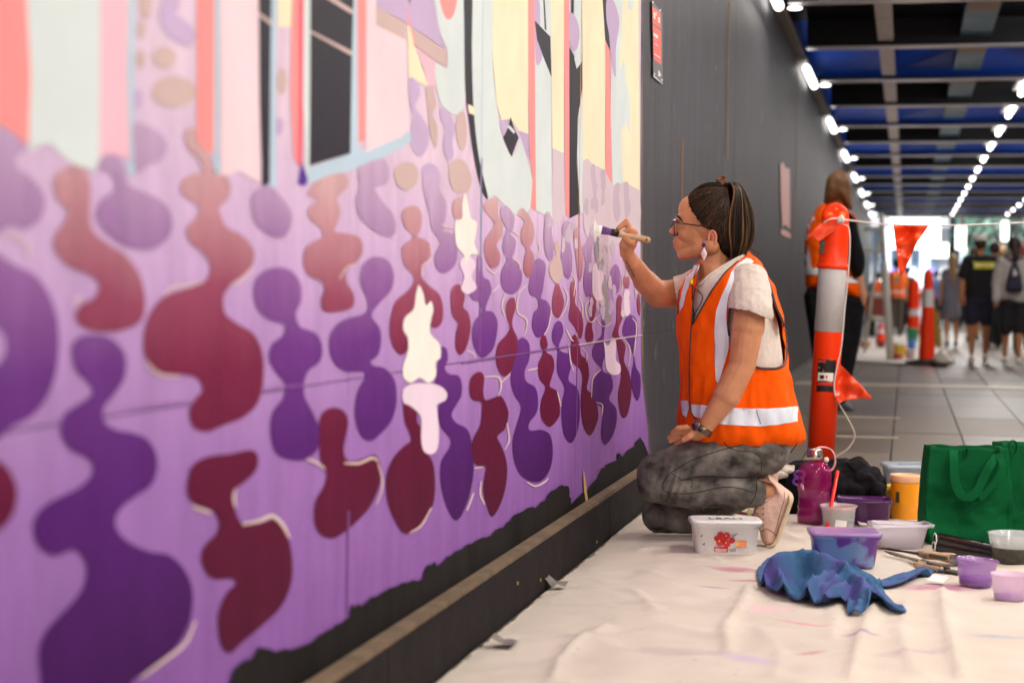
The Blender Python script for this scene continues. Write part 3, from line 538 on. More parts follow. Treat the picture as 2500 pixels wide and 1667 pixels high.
for wd, pts in ((9, ('C', (1110, 610), (1170, 560), (1280, 545), (1370, 515))), (8, ('C', (1705, 420), (1640, 500), (1560, 540))), (9, ('C', (990, 1060), (1080, 1145), (1220, 1160))), (14, ('H', (1640, 495), (1760, 470), (1840, 440), (1910, 500), (1955, 590))), (9, ('H', (1590, 260), (1580, 320), (1590, 380))), (10, ('H', (1290, 370), (1370, 400), (1430, 420))), (12, ('H', (1320, 1150), (1250, 1300), (1100, 1420), (950, 1530))), (8, ('G', (0, 330), (70, 360), (120, 400))), (9, ('G', (250, 360), (350, 360), (440, 325), (480, 350))), (6, ('G', (480, 360), (510, 500), (470, 640))), (6, ('G', (840, 660), (770, 780), (690, 830))), (6, ('G', (1125, 560), (1080, 680))), (6, ('G', (1175, 480), (1170, 570), (1200, 640))), (6, ('G', (1485, 490), (1540, 515), (1600, 490), (1630, 460))), (5, ('G', (1350, 90), (1365, 200), (1335, 270))), (6, ('G', (1130, 395), (1190, 385))),
    (5, ('E', (830, 410), (840, 500), (780, 550), (780, 620))), (5, ('E', (220, 640), (270, 560), (330, 540))), (6, ('E', (910, 270), (940, 290), (1000, 300))), (5, ('E', (1390, 500), (1430, 530), (1440, 580))), (5, ('E', (1480, 680), (1430, 740), (1420, 860), (1480, 910), (1480, 980), (1460, 1020))), (5, ('E', (1340, 740), (1315, 820), (1340, 900))), (5, ('E', (1300, 680), (1250, 730))), (4, ('E', (1650, 850), (1630, 960), (1600, 1020))), (5, ('E', (1490, 1255), (1560, 1240))), (6, ('E', (1200, 1300), (1290, 1300), (1310, 1360), (1290, 1430))), (5, ('E', (1310, 1340), (1370, 1280))), (4, ('E', (1690, 1400), (1715, 1500))), (4, ('E', (1780, 600), (1810, 650), (1800, 760))), (4, ('E', (1840, 760), (1860, 830), (1860, 900))), (4, ('E', (1915, 780), (1880, 820), (1890, 900), (1920, 930), (1980, 880))), (3, ('E', (1950, 900), (2000, 960), (2060, 930))), (4, ('E', (2140, 1040), (2180, 1110), (2170, 1230))), (4, ('E', (2195, 900), (2225, 960), (2205, 1160))), (4, ('E', (1985, 1250), (1930, 1310), (1920, 1440))), (3, ('E', (1950, 1470), (1995, 1490), (1990, 1560))), (4, ('E', (1730, 690), (1760, 760), (1740, 850), (1700, 910))), (5, ('E', (1750, 980), (1780, 1040), (1800, 1060))), (5, ('E', (1080, 1120), (1120, 1140), (1140, 1170))), (4, ('E', (1540, 370), (1570, 420), (1560, 460), (1530, 450))), (5, ('E', (1380, 310), (1440, 350))), (5, ('E', (1210, 560), (1260, 600), (1290, 580))), (3, ('E', (2010, 400), (2040, 480), (2030, 580))), (3, ('E', (1910, 300), (1925, 260), (1950, 250))), (3, ('E', (2120, 600), (2130, 690), (2115, 750))), (4, ('E', (1765, 1080), (1780, 1200), (1800, 1260))), (3, ('E', (1860, 1100), (1890, 1150), (1885, 1200))), (10, ('C', (20, 200), (110, 220), (190, 280), (200, 380))), (9, ('C', (500, 700), (520, 640), (560, 620)))): stroke(wd, *pts)
for wd, pts in ((5, ('C', (800, 1370), (1100, 1345), (1290, 1320))), (5, ('C', (1760, 1250), (1900, 1230), (2060, 1215)))): stroke(wd, *pts, m=mat('joint_line_violet', lin((160, 100, 170)), .6))  # violet line along the horizontal panel joint
# charcoal undercoat band along the foot of the wall, with its ragged brushed top
rag = S('H', (1380, 1700), (1480, 1640), (1560, 1560), (1585, 1470), (1640, 1420), (1700, 1400), (1755, 1330), (1820, 1345), (1880, 1355), (1960, 1340), (2100, 1290), (2180, 1230), 'G', (120, 1500), (200, 1450), (290, 1400), (305, 1300), (320, 1345), (345, 1305), (365, 1330), (420, 1280), (560, 1200), (680, 1165), (780, 1140), (800, 1060), (860, 1030), (875, 1055), (900, 1045), (960, 980), (1080, 910), (1160, 880), (1240, 850), (1262, 805), (1320, 800), (1400, 720), (1490, 665), (1540, 660), (1600, 620), (1640, 550), (1700, 530), (1720, 515), (1765, 515), (1775, 580), (1785, 640), (1830, 590), (1900, 530), (1960, 450), (1990, 400), (2030, 370), (2090, 330), (2100, 300), (2130, 315), (2180, 270), (2250, 195), (2285, 235), (2310, 330), (2330, 400))
rg = []
for a, b in zip(rag, rag[1:]):
    for k in range(3):
        t = k / 3; rg.append((a[0] + (b[0] - a[0]) * t + RND.uniform(-2, 2), a[1] + (b[1] - a[1]) * t + RND.uniform(-4, 3)))
top = [px(u, v, WX + .0042) for u, v in rg]
poly('undercoat_band', top + [Vector((WX + .0042, 6.68, .05)), Vector((WX + .0042, top[0].y - .05, .05))], M_char, mural)
poly('undercoat_band', [Vector((WX + .0043, -3, .05)), Vector((WX + .0043, top[0].y, .05)), Vector((WX + .0043, top[0].y, .20)), Vector((WX + .0043, 1.2, .21)), Vector((WX + .0043, -3, .2))], M_char, mural)

# --- ledge
ledge = thing('wall_ledge', (LX, 2, 0), 'low charcoal timber ledge with bare brown top at the foot of the mural', 'ledge')
for y0, y1 in ((-3, .6), (.6, 3.03), (3.03, 5.45), (5.45, 7.88), (7.88, 10.3)):
    box('ledge_board', (LX - .009, (y0 + y1) / 2, LZ / 2 - .006), (.018, y1 - y0 - .004, LZ - .012), M_ledgef, ledge)
    box('ledge_cap', ((LX + WX) / 2 + .0, (y0 + y1) / 2, LZ - .006), (LX - WX - .016, y1 - y0 - .003, .012), M_ledge, ledge)
for u, v in ((952 + 312, 1423), (1457, 1322), (1320, 1415), (1500, 1190)):
    p = px(u, v, LX + .0015); box('nail_head', p, (.002, .003, .007), M_ply, ledge)

# --- plain grey hoarding
gh = thing('grey_hoarding', (WX, 20, 0), 'long plain charcoal grey hoarding beyond the mural, stretching down the walkway', 'hoarding')
y = 6.20
while y < 47.5:
    y1 = min(y + 1.22, 47.6); dx = RND.uniform(-.0006, .0004)
    wall_panel(y, y1, .0, LOW, M_grey, gh, x=WX - .006 + dx); wall_panel(y, y1, LOW, 2.72, M_grey, gh, x=WX - .006 + dx); y = y1
box('base_board', (WX + .012, 29, .05), (.03, 37.4, .1), mat('dusty_base_board', lin((110, 104, 100)), .6, var=.2), gh)
box('top_rail', (WX + .01, 22, 2.745), (.09, 50.4, .05), mat('top_rail_paint', lin((150, 142, 134)), .5), gh)
box('leak_stop_fascia', (WX - .06, 22, 3.1), (.06, 51, .68), M_web, gh)  # added above the hoarding so no sun leaks in under the roof
for u, z0, z1 in ((1776, 1.45, 2.6), (1667, .95, 1.4), (1945, .8, 2.6)):
    p = px(u, 300, WX); box('bare_joint', (WX + .0015, p.y, (z0 + z1) / 2), (.003, .02 if u > 1700 else .007, z1 - z0), mat('orange_timber_joint', lin((170, 118, 70)), .6, var=.2), gh)
def px_y(u, v): return px(u, v, WX + .004)
M_scf = mat('pale_scuff', lin((124, 120, 128)), .7)
for k in range(34):
    u = RND.uniform(1568, 1880); v = RND.uniform(60, 900); du = RND.uniform(-4, 5); dv = RND.uniform(12, 60); w2 = RND.uniform(.35, 1.0)
    poly('scuff_mark', [px(u, v, WX + .0004), px(u + w2, v + dv * .5, WX + .0004), px(u + du, v + dv, WX + .0004), px(u - w2, v + dv * .5, WX + .0004)], M_scf, gh)
sg = thing('warning_sign', px_y(1605, 100), 'narrow red and black warning sign screwed to grey hoarding above the painter', 'sign')
def sgn(name, pts, m, off): return poly(name, [px(u, v, WX + off) for u, v in pts], m, sg)
bp = [px(u, v, WX + .002) for u, v in ((1592, 2), (1617, 34), (1618, 204), (1595, 184))]
bq = [p - Vector((.003, 0, 0)) for p in bp]; obj('sign_board', bp + bq, [(0, 1, 2, 3), (7, 6, 5, 4), (0, 4, 5, 1), (1, 5, 6, 2), (2, 6, 7, 3), (3, 7, 4, 0)], mat('sign_black', (.012, .012, .018), .35), sg, False)
M_sred = mat('sign_red', lin((236, 66, 44)), .4, var=.04)
sgn('red_field', ((1592.5, 16), (1612.5, 32), (1613, 72), (1593, 57)), M_sred, .003); sgn('red_field', ((1593.5, 61), (1613.5, 76), (1615, 159), (1596, 146)), M_sred, .003)
M_swh = mat('sign_white', lin((240, 232, 226)), .5)
for a in ((1596, 29, 1600, 48), (1601, 30, 1603, 40), (1607, 42, 1611, 58), (1596, 80, 1606, 96), (1597, 96, 1603, 100), (1599, 106, 1607, 114), (1597, 130, 1612, 144)):
    u0, v0, u1, v1 = a; sgn('sign_lettering', ((u0, v0), (u1, v0 + (u1 - u0) * .75), (u1, v1), (u0, v1 - (u1 - u0) * .75)), M_swh, .004)
for u, v in ((1594, 6), (1612, 26), (1598, 181), (1616, 196)): sgn('sign_screw', ((u - 1.5, v - 3), (u + 1.5, v - 2), (u + 1.5, v + 3), (u - 1.5, v + 2)), M_swh, .0045)
sgn('sign_lettering', ((1607, 172), (1610, 174), (1615, 186), (1607, 188)), M_swh, .004); sgn('sign_edge', ((1595, 184), (1618, 204), (1618, 206), (1595, 187)), M_swh, .004)
ps = thing('faded_poster', px_y(1915, 480), 'faded pink poster pasted on the grey hoarding behind the bollard', 'poster')
M_pos = mat('poster_pink', lin((226, 166, 156)), .5, var=.25, scale=30, stretch=(1, 3, 1))
poly('poster_paper', [px(u, v, WX + .003) for u, v in ((1905, 402), (1912, 396), (1918, 410), (1928, 412), (1929, 560), (1922, 555), (1919, 548), (1910, 556), (1906, 470))], M_pos, ps)
poly('poster_scrap', [px(u, v, WX + .003) for u, v in ((1906, 562), (1915, 560), (1930, 570), (1931, 582), (1918, 578), (1907, 572))], M_pos, ps)

WL0, WLS = 11.5, 4.68
# --- ceiling: soffit, beams, trays
ORD = ['first', 'second', 'third', 'fourth', 'fifth', 'sixth', 'seventh', 'eighth', 'ninth', 'tenth', 'eleventh', 'twelfth', 'thirteenth', 'fourteenth', 'fifteenth', 'sixteenth', 'seventeenth', 'eighteenth', 'nineteenth', 'twentieth', 'twenty-first', 'twenty-second']
ce = obj('ceiling', [(-1.1, -3.5, 3.42), (4.6, -3.5, 3.42), (4.6, 48.6, 3.42), (-1.1, 48.6, 3.42)], [(0, 3, 2, 1)], M_soffb, None, False); ce['kind'] = 'structure'
SP = 2.35; Y0b = 12.62 - SP * 6
for k in range(0, 22):
    yb = Y0b + SP * k
    b = thing('roof_beam', (1.8, yb, 2.75), (ORD[k - 5] + ' visible galvanised cross beam of the ceiling, counted away from the camera') if k >= 5 else 'galvanised cross beam of the ceiling overhead, ' + ('first second third fourth fifth'.split()[k]) + ' from the near end of the roof', 'beam', 'parallel steel beams across the ceiling')
    x0, x1 = WX + .09, 4.5
    box('bottom_flange', ((x0 + x1) / 2, yb, 2.755), (x1 - x0, .15, .012), M_steel, b)
    box('web', ((x0 + x1) / 2, yb, 3.08), (x1 - x0, .02, .63), M_web if k % 2 else mat('navy_beam_web', lin((14, 26, 84)), .4, var=.3, scale=2), b)
    if k < 21:                                       # soffit bay beyond this beam: sloping deck, one bay blue, next coloured black as shade
        blue = (k % 2 == 0) == (6 % 2 == 0)
        ya, yc = yb + .02, yb + SP - .02
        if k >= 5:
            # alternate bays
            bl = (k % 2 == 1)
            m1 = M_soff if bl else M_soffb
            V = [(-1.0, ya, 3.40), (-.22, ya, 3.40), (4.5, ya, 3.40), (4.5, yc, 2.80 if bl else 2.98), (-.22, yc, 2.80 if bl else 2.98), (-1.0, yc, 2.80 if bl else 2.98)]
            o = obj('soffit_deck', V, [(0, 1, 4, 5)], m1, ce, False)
            obj('soffit_deck', [V[1], V[2], (4.5, ya + .9, 3.29), (1.2, ya + 1.0, 3.2), (-.22, ya + 1.85, 3.05)] if bl else [V[1], V[2], V[3], V[4]], [tuple(range(5 if bl else 4))], M_soffb, ce, False)  # in a blue bay the black piece is the diagonal shadow, put in as colour
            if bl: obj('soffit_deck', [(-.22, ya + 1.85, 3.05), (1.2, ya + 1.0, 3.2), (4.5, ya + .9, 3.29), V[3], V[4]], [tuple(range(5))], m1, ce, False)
def lamp_area(parent, loc, sx, sy, power, col, rot=(0, 0, 0)):
    l = bpy.data.lights.new('tube_light', 'AREA'); l.shape = 'RECTANGLE'; l.size = sx; l.size_y = sy; l.energy = power; l.color = col
    o = bpy.data.objects.new('tube_light', l); COL.objects.link(o); o.location = loc; o.rotation_euler = rot; o.parent = parent; o.matrix_parent_inverse = parent.matrix_basis.inverted()
    return o
WARM = (1, .93, .85)
for k in range(-3, 8):
    y = WL0 + WLS * k
    t = thing('wall_light', (WX + .1, y, 2.7), (ORD[k] + ' glowing capsule light along the hoarding top, counted away from the camera') if k >= 0 else 'capsule light above the mural top, ' + ORD[-k - 1] + ' one back from the painter', 'light', 'capsule lights along the top of the hoarding')
    box('light_housing', (WX + .03, y, 2.715), (.07, 1.9, .03), mat('light_housing', lin((170, 165, 160)), .5), t)
    v, f = cap((WX + .06, y - .62, 2.66), .032, (WX + .06, y + .62, 2.66), .032); obj('diffuser', v, f, M_lamp, t)
    if k < 1: lamp_area(t, (WX + .25, y, 2.60), .12, 1.3, 16, WARM, (0, math.radians(-20), 0))
for k in range(0, 21):
    for x, ln in ((1.10, 1.4), (2.45, 1.4)):
        y = Y0b + SP * k + SP / 2
        if y > 5 and x > y * .075: pass
        t = thing('ceiling_light', (x, y, 2.9), ORD[k] + ' white batten of the ' + ('inner' if x < 2 else 'outer') + ' ceiling light row, counted from behind the camera', 'light', 'rows of ceiling battens between the beams')
        box('batten_housing', (x, y, 2.87), (.16, ln, .04), MATS['light_housing'], t)
        v, f = cap((x, y - ln / 2 + .06, 2.815), .026, (x, y + ln / 2 - .06, 2.815), .026); obj('tube', v, f, M_lamp2, t)
        if y < 11: lamp_area(t, (x, y, 2.765), .2, 1.2, 58, WARM)
        elif k % 2 == 0: lamp_area(t, (x, y, 2.765), .2, 1.2, 34 if y < 22 else 70, (1, .95, .9)), lamp_area(t, (x, y, 2.90), .2, 1.2, 16, (1, .97, .95), (math.pi, 0, 0))
for k in range(5, 21):
    y = Y0b + SP * k + SP / 2
    t = tag(box('cable_tray', (-.2, y, 2.80), (.12, SP - .5, .05), mat('tan_tray', lin((226, 214, 206)), .4, metal=.1, var=.1), None), ORD[k - 5] + ' visible length of pale metal ceiling tray left of the duct', 'cable tray', 'narrow trays along the ceiling')
    d = thing('ceiling_duct', (.5, y, 2.95), ORD[k - 5] + ' visible length of wide grey teal ceiling duct', 'duct', 'duct lengths running down the middle of the ceiling')
    box('duct_body', (.5, y, 2.90), (.24, SP - .1, .14), mat('teal_duct', lin((110, 160, 186)), .35, metal=.2, var=.3, scale=3), d); box('duct_cover', (.5, Y0b + SP * k + .55, 2.822), (.22, .8, .012), mat('duct_cover_beige', lin((190, 170, 150)), .5), d)
for k in range(6, 21, 2):
    p = (-.79, Y0b + SP * k, 2.72); t = tag(obj('bulkhead_lamp', *sph(p, .05, .02, .012, 8), mat('small_lamp_glow', (1, .98, .9), emit=9)), ORD[(k - 6) // 2] + ' small glowing lamp where a ceiling beam meets the hoarding', 'lamp', 'small lamps where beams meet the hoarding')

# ------------------------------------------------------------------ canvas drop sheet
def floor_xy(u, v): p = pz(u, v); return p.x, p.y
folds = []
def fold(hgt, wid, *pts):
    P = smooth_open([floor_xy(*q) for q in pts], 5); folds.append((hgt * 1.25, wid * .6, P))
for hh, ww, *pp in ((.012, .02, (2155, 1455), (2120, 1520), (2095, 1590), (2080, 1667)), (.010, .018, (1830, 1440), (1800, 1500), (1770, 1540), (1780, 1600)), (.012, .022, (2300, 1450), (2310, 1520), (2330, 1600), (2350, 1667)), (.009, .02, (1480, 1540), (1420, 1570), (1370, 1620), (1350, 1667)), (.008, .02, (1560, 1350), (1660, 1345), (1760, 1375)), (.007, .02, (1560, 1400), (1640, 1420), (1770, 1430)), (.006, .015, (1420, 1440), (1540, 1450), (1600, 1500)), (.006, .02, (1620, 1540), (1740, 1560), (1800, 1545)), (.010, .02, (1900, 1300), (1960, 1330), (2000, 1330)), (.006, .015, (2060, 1450), (2040, 1500), (2030, 1560)), (.007, .015, (2210, 1480), (2200, 1560), (2230, 1640)), (.006, .014, (1850, 1540), (1900, 1600), (1890, 1667))): fold(hh, ww, *pp)
def seg_d(q0, a0, b0):
    ab = b0 - a0; t_ = max(0, min(1, (q0 - a0).dot(ab) / max(ab.length_squared, 1e-9))); return (q0 - a0 - ab * t_).length
def sheet_z(x, y):
    v = Vector((x, y, 0)); z = .004 + .009 * max(0, noise.fractal(v * 2.2, 1., 2., 3)) + .005 * max(0, 1 - 4 * abs(noise.noise(v * 3.1 + Vector((4, 2, 0))))) + .003 * max(0, 1 - 3 * abs(noise.noise(v * 7.3 + Vector((1, 8, 0))))) + .0025 * noise.noise(v * 14)
    for hh, ww, P in folds:
        d = min((P[i_] - Vector((x, y))).length for i_ in range(len(P)))
        if d < ww * 3.2 + .02:
            q0 = Vector((x, y)); d = min(seg_d(q0, a0, b0) for a0, b0 in zip(P, P[1:]))
            ww = ww * (1 + .35 * noise.noise(Vector((x * 9, y * 9, 7.))))
        if d < ww * 3: z += hh * math.exp(-(d / ww) ** 2) + .002 * math.exp(-((d - ww * 2) / ww) ** 2)
    e = min(1, max(0, (x - (LX + .0)) / .05)); return z * (.4 + .6 * e)
sh_x0, sh_x1, sh_y0, sh_y1 = LX + .004, 1.6, 2.3, 6.9
NX, NY = 210, 330; V = []; F = []
for j in range(NY + 1):
    for i in range(NX + 1):
        x = sh_x0 + (sh_x1 - sh_x0) * (i / NX) ** 1.25; y = sh_y0 + (sh_y1 - sh_y0) * j / NY
        if j == NY: y += .04 * noise.noise(Vector((x * 3, 0, 0)))
        if i == 0: x += .012 + .012 * noise.noise(Vector((0, y * 4, 3)))
        V.append((x, y, sheet_z(x, y)))
for j in range(NY):
    for i in range(NX): a = j * (NX + 1) + i; F.append((a, a + 1, a + NX + 2, a + NX + 1))
M_sheet = mat('canvas_drop_sheet', lin((206, 194, 182)), .95, spec=.1, var=.08, scale=3, bump=.6, bscale=300)
# paint stains with their own shape
t = M_sheet.node_tree; N = t.nodes; L = t.links; b = N['Principled BSDF']; g = N.new('ShaderNodeNewGeometry')
src = b.inputs['Base Color'].links[0].from_socket
def stain(src, cx, cy, sx, sy, ang, col, amt, thr=.5):
    mp = N.new('ShaderNodeMapping'); mp.vector_type = 'TEXTURE'; mp.inputs[1].default_value = (cx, cy, 0); mp.inputs[2].default_value = (0, 0, ang); mp.inputs[3].default_value = (sx, sy, 1)
    L.new(g.outputs['Position'], mp.inputs[0]); ln = N.new('ShaderNodeVectorMath'); ln.operation = 'LENGTH'; L.new(mp.outputs[0], ln.inputs[0])
    no = N.new('ShaderNodeTexNoise'); no.inputs['Scale'].default_value = 3.2; no.inputs['Detail'].default_value = 6; L.new(mp.outputs[0], no.inputs['Vector'])
    ad = N.new('ShaderNodeMath'); ad.operation = 'MULTIPLY_ADD'; L.new(no.outputs[0], ad.inputs[0]); ad.inputs[1].default_value = 1.6; L.new(ln.outputs['Value'], ad.inputs[2])
    mr = N.new('ShaderNodeMapRange'); L.new(ad.outputs[0], mr.inputs[0]); mr.inputs[1].default_value = 1.9; mr.inputs[2].default_value = 1.1; mr.inputs[3].default_value = 0; mr.inputs[4].default_value = min(.9, amt * 1.25)
    mx = N.new('ShaderNodeMix'); mx.data_type = 'RGBA'; L.new(mr.outputs[0], mx.inputs[0]); L.new(src, mx.inputs[6]); mx.inputs[7].default_value = (*lin(col), 1); return mx.outputs[2]
for u, v, sx, sy, an, c, am in ((1790, 1395, .10, .035, -.4, (190, 110, 140), .6), (1830, 1425, .06, .02, -.5, (190, 100, 130), .7), (1960, 1530, .10, .03, -.6, (214, 140, 150), .7), (1860, 1490, .09, .06, 0, (226, 186, 190), .6), (2300, 1440, .13, .06, .2, (186, 124, 150), .75), (1830, 1620, .09, .03, -.6, (196, 176, 206), .6), (2080, 1290, .08, .05, 0, (120, 30, 50), .6), (1720, 1340, .12, .04, 0, (200, 180, 170), .4), (1650, 1380, .12, .03, .2, (196, 176, 170), .4), (2440, 1560, .08, .02, .1, (150, 160, 190), .5), (1560, 1480, .10, .04, .3, (186, 170, 170), .35), (1660, 1600, .14, .05, 0, (176, 160, 166), .35), (2240, 1600, .10, .03, .5, (184, 150, 170), .4), (2100, 1560, .05, .02, 0, (150, 110, 160), .5), (1740, 1440, .05, .012, -.3, (160, 110, 170), .8), (1980, 1600, .05, .02, .8, (190, 120, 130), .5), (1420, 1560, .06, .03, .2, (170, 160, 156), .4), (1900, 1300, .1, .05, 0, (205, 170, 165), .45)):
    x, y = floor_xy(u, v); src = stain(src, x, y, sx, sy, an, c, am)
sp = N.new('ShaderNodeTexVoronoi'); sp.inputs['Scale'].default_value = 16; L.new(g.outputs['Position'], sp.inputs['Vector'])
mr = N.new('ShaderNodeMapRange'); L.new(sp.outputs['Distance'], mr.inputs[0]); mr.inputs[1].default_value = .09; mr.inputs[2].default_value = .05; mr.inputs[3].default_value = 0; mr.inputs[4].default_value = .4
mx = N.new('ShaderNodeMix'); mx.data_type = 'RGBA'; L.new(mr.outputs[0], mx.inputs[0]); L.new(src, mx.inputs[6]); mx.inputs[7].default_value = (*lin((150, 130, 140)), 1); L.new(mx.outputs[2], b.inputs['Base Color'])
dsh = tag(obj('drop_sheet', V, F, M_sheet), 'wrinkled cream canvas drop sheet with pink and purple paint stains under the kneeling painter', 'drop sheet')
M_tape = mat('grey_tape', lin((120, 112, 106)), .35, var=.3, scale=60)
for (u, v, w2, lb) in ((1352, 1442, .05, 'crumpled grey tape holding the sheet edge, further of two'), (1225, 1588, .05, 'crumpled grey tape holding the sheet edge, nearer the camera')):
    x, y = floor_xy(u, v); q = thing('tape_piece', (x, y, .01), lb, 'tape')
    G = [(x + .017 * i - .02, y + .018 * j - .02, .014 + .01 * RND.random() + (.012 if i == 0 else 0)) for j in range(4) for i in range(4)]
    obj('tape_strip', G, [(j * 4 + i, j * 4 + i + 1, j * 4 + i + 5, j * 4 + i + 4) for j in range(3) for i in range(3)], M_tape, q)
def base(u, v, z=.008): p = pz(u, v, z); return Vector((p.x, p.y, z))

# ------------------------------------------------------------------ tubs, cups, bottle, bags
FR = CR.copy(); FR.z = 0; FR.normalize(); YAW = math.atan2(FR.y, FR.x)
def plast(n, c, a=.45, r=.15): return mat(n, lin(c), r, var=.05, alpha=a, spec=.6)
def tub(name, label, cat, u0, u1, vt, vb, m, depth=.1, taper=.9, rim=.004, content=None, level=.6, lid=None, rz=0., zz=.008, r=.02, wob=0):
    c = base((u0 + u1) / 2, vb, zz); s = mpp(c.y); hx = (u1 - u0) * s / 2; H = (vb - vt) * s - .0; H = max(.02, H - depth * .10)
    cc = c + Vector((-FR.y, FR.x, 0)) * (depth * taper / 2); q = thing(name, cc, label, cat); hy = depth / 2
    lv = [(0, hx * taper - .004, hy * taper - .004, r * .8), (.004, hx * taper, hy * taper, r), (H - .012, hx * .985, hy * .985, r), (H - .01, hx + rim, hy + rim, r), (H, hx + rim, hy + rim, r), (H, hx - .002, hy - .002, r), (H - .01, hx * .98 - .002, hy * .98 - .002, r), (.006, hx * taper - .003, hy * taper - .003, r * .8), (.005, .001, .001, .0005)]
    b = rloft('tub_body' if 'tub' in name else 'container_body', lv, m, q, cc, YAW + rz)
    if wob:
        for v in b.data.vertices:
            if v.co.z > cc.z + H * .7: v.co += Vector((noise.noise(v.co * 22), noise.noise(v.co * 22 + Vector((9, 0, 0))), noise.noise(v.co * 22 + Vector((0, 9, 0))))) * wob
    if content:
        k = level; rloft('paint', [(.007, hx * taper - .006, hy * taper - .006, r * .6), (H * k, hx * (taper + (1 - taper) * k) - .006, hy * (taper + (1 - taper) * k) - .006, r * .7)], content, q, cc, YAW + rz, capt=True)
    if lid:
        rloft('lid', [(H - .004, hx + rim + .003, hy + rim + .003, r), (H + .005, hx + rim + .003, hy + rim + .003, r), (H + .007, hx, hy, r), (H + .004, hx - .008, hy - .008, r)], lid, q, cc, YAW + rz, capt=True)
    return q, cc, hx, H, hy
# white tub with printed label
M_wpl = mat('white_plastic', lin((236, 232, 230)), .28, var=.02, spec=.5)
q, cc, hx, H, hy = tub('food_tub', 'white lidded plastic food tub with cherry label beside the painter\'s shoe', 'tub', 1693, 1855, 1266, 1357, M_wpl, depth=.12, taper=.90, lid=M_wpl, r=.025)
FN = Vector((FR.y, -FR.x, 0))
f0 = cc + FN * (hy + .0012)
def onface(u, v, off=.0): 
    r = ray(u, v); k = (H * .0); n = FN; p0 = f0 + FN * off; return CAM_O + r * ((p0 - CAM_O).dot(n) / r.dot(n))
tilt = lambda p: Vector(p) - FN * (hy * .10 * max(0, (H - (p.z - cc.z)) / H)) + FN * .0015
def lab(name, pg, m, off=0.): P = [tilt(onface(u, v, off)) for u, v in pg]; return obj(name, P, [tuple(range(len(P)))], m, q, False)
M_prR = mat('label_red', lin((196, 40, 44)), .4, var=.1); M_prO = mat('label_orange', lin((250, 130, 40)), .4)
for (x, y, r) in ((750, 735, 42), (822, 742, 40), (745, 810, 48), (820, 830, 46), (882, 795, 36), (705, 770, 32), (790, 780, 34)):
    uu, vv = S('T', (x, y))[0]; lab('cherry_print', [(uu + r / 4.704 * math.cos(a * .524), vv + r / 4.704 * math.sin(a * .524)) for a in range(12)], mat('cherry_red_%d' % (x % 3), lin(((176, 28, 26), (206, 44, 34), (150, 22, 26))[x % 3]), .35), .0002 * (x % 5))
for (x, y, r) in ((735, 800, 9), (815, 740, 8), (810, 820, 9)):
    uu, vv = S('T', (x, y))[0]; lab('cherry_glint_print', [(uu + r / 4.704 * math.cos(a), vv + r / 4.704 * math.sin(a)) for a in range(6)], mat('print_pale', lin((240, 190, 170)), .4), .0012)
for a in ((870, 735, 950, 712), (880, 750, 930, 725), (900, 720, 915, 750)): 
    P = S('T', (a[0], a[1]), (a[2], a[3]), (a[2], a[3] + 7), (a[0], a[1] + 7)); lab('stalk_print', P, mat('print_grey', lin((120, 120, 116)), .5), .0012)
lab('orange_print', S('T', (935, 805), (1050, 805), (1047, 880), (932, 872)), M_prO, .0003); lab('orange_print_disc', S('T', (925, 818), (965, 812), (965, 862), (930, 858)), mat('print_yellow', lin((255, 180, 90)), .4), .0006)
lab('red_print', S('T', (678, 868), (838, 872), (836, 930), (678, 924)), M_prR, .0003)
for a in (822, 842, 862): lab('fine_print', S('T', (968, a), (1042, a), (1042, a + 6), (968, a + 6)), mat('print_pale', lin((240, 190, 170)), .4), .0008)
for tx, x, y, m2 in (('décor', 684, 920, mat('print_white', lin((250, 244, 240)), .4)), ('tell', 850, 922, mat('print_grey', lin((120, 120, 116)), .5)), ('fresh', 918, 922, mat('print_light_grey', lin((206, 204, 202)), .5))):
    uu, vv = S('T', (x, y))[0]; p = tilt(onface(uu, vv, .0012)); text3('label_lettering', tx, .0148, m2, q, p, FR, (0, 0, 1), .0002)
lt = cc + Vector((0, 0, H + .0052)) - FR * hx * .50 + FN * hy * .1; text3('lid_marking', 'LEAH', .042, mat('marker_ink', lin((60, 52, 56)), .5), q, lt, FR * 1.0, -FN, .0002)
for x, y in ((530, 738), (555, 832)): uu, vv = S('T', (x, y))[0]; lab('ink_fleck', [(uu - 3, vv + 2), (uu + 3, vv - 3), (uu + 2, vv + 3)], mat('marker_ink', lin((60, 52, 56)), .5), .0006)
# purple and blue tub
M_pt = mat('smeared_purple_tub', lin((130, 80, 180)), .3, var=.2, scale=14, alpha=.9); M_pt.node_tree.nodes['Color Ramp'].color_ramp.elements[0].color = (*lin((140, 170, 214)), 1); M_pt.node_tree.nodes['Color Ramp'].color_ramp.elements[1].color = (*lin((128, 70, 172)), 1)
M_pt.node_tree.nodes['Color Ramp'].color_ramp.elements[0].position = .47; M_pt.node_tree.nodes['Color Ramp'].color_ramp.elements[1].position = .55
tub('paint_tub', 'rectangular tub smeared pale blue and purple with a cloudy lilac lid, behind the blue rag', 'tub', 1990, 2148, 1296, 1386, M_pt, depth=.13, taper=.88, lid=plast('cloudy_lilac_lid', (176, 140, 196), .8, .2), r=.022, rz=-.04)
# dark purple tub
tub('paint_tub', 'dark purple translucent tub half covered by the black garment', 'tub', 2052, 2180, 1212, 1281, plast('dark_purple_plastic', (84, 30, 92), .9, .12), depth=.14, taper=.9, r=.02, rz=-.12)
# clear creased container
tub('plastic_container', 'clear white disposable container with creased flaring rim, before the orange jar', 'container', 2140, 2266, 1272, 1342, plast('clear_plastic', (230, 222, 232), .5, .12), depth=.11, taper=.80, rim=.012, content=mat('milky_lilac_paint', lin((214, 204, 222)), .3), level=.45, wob=.012)
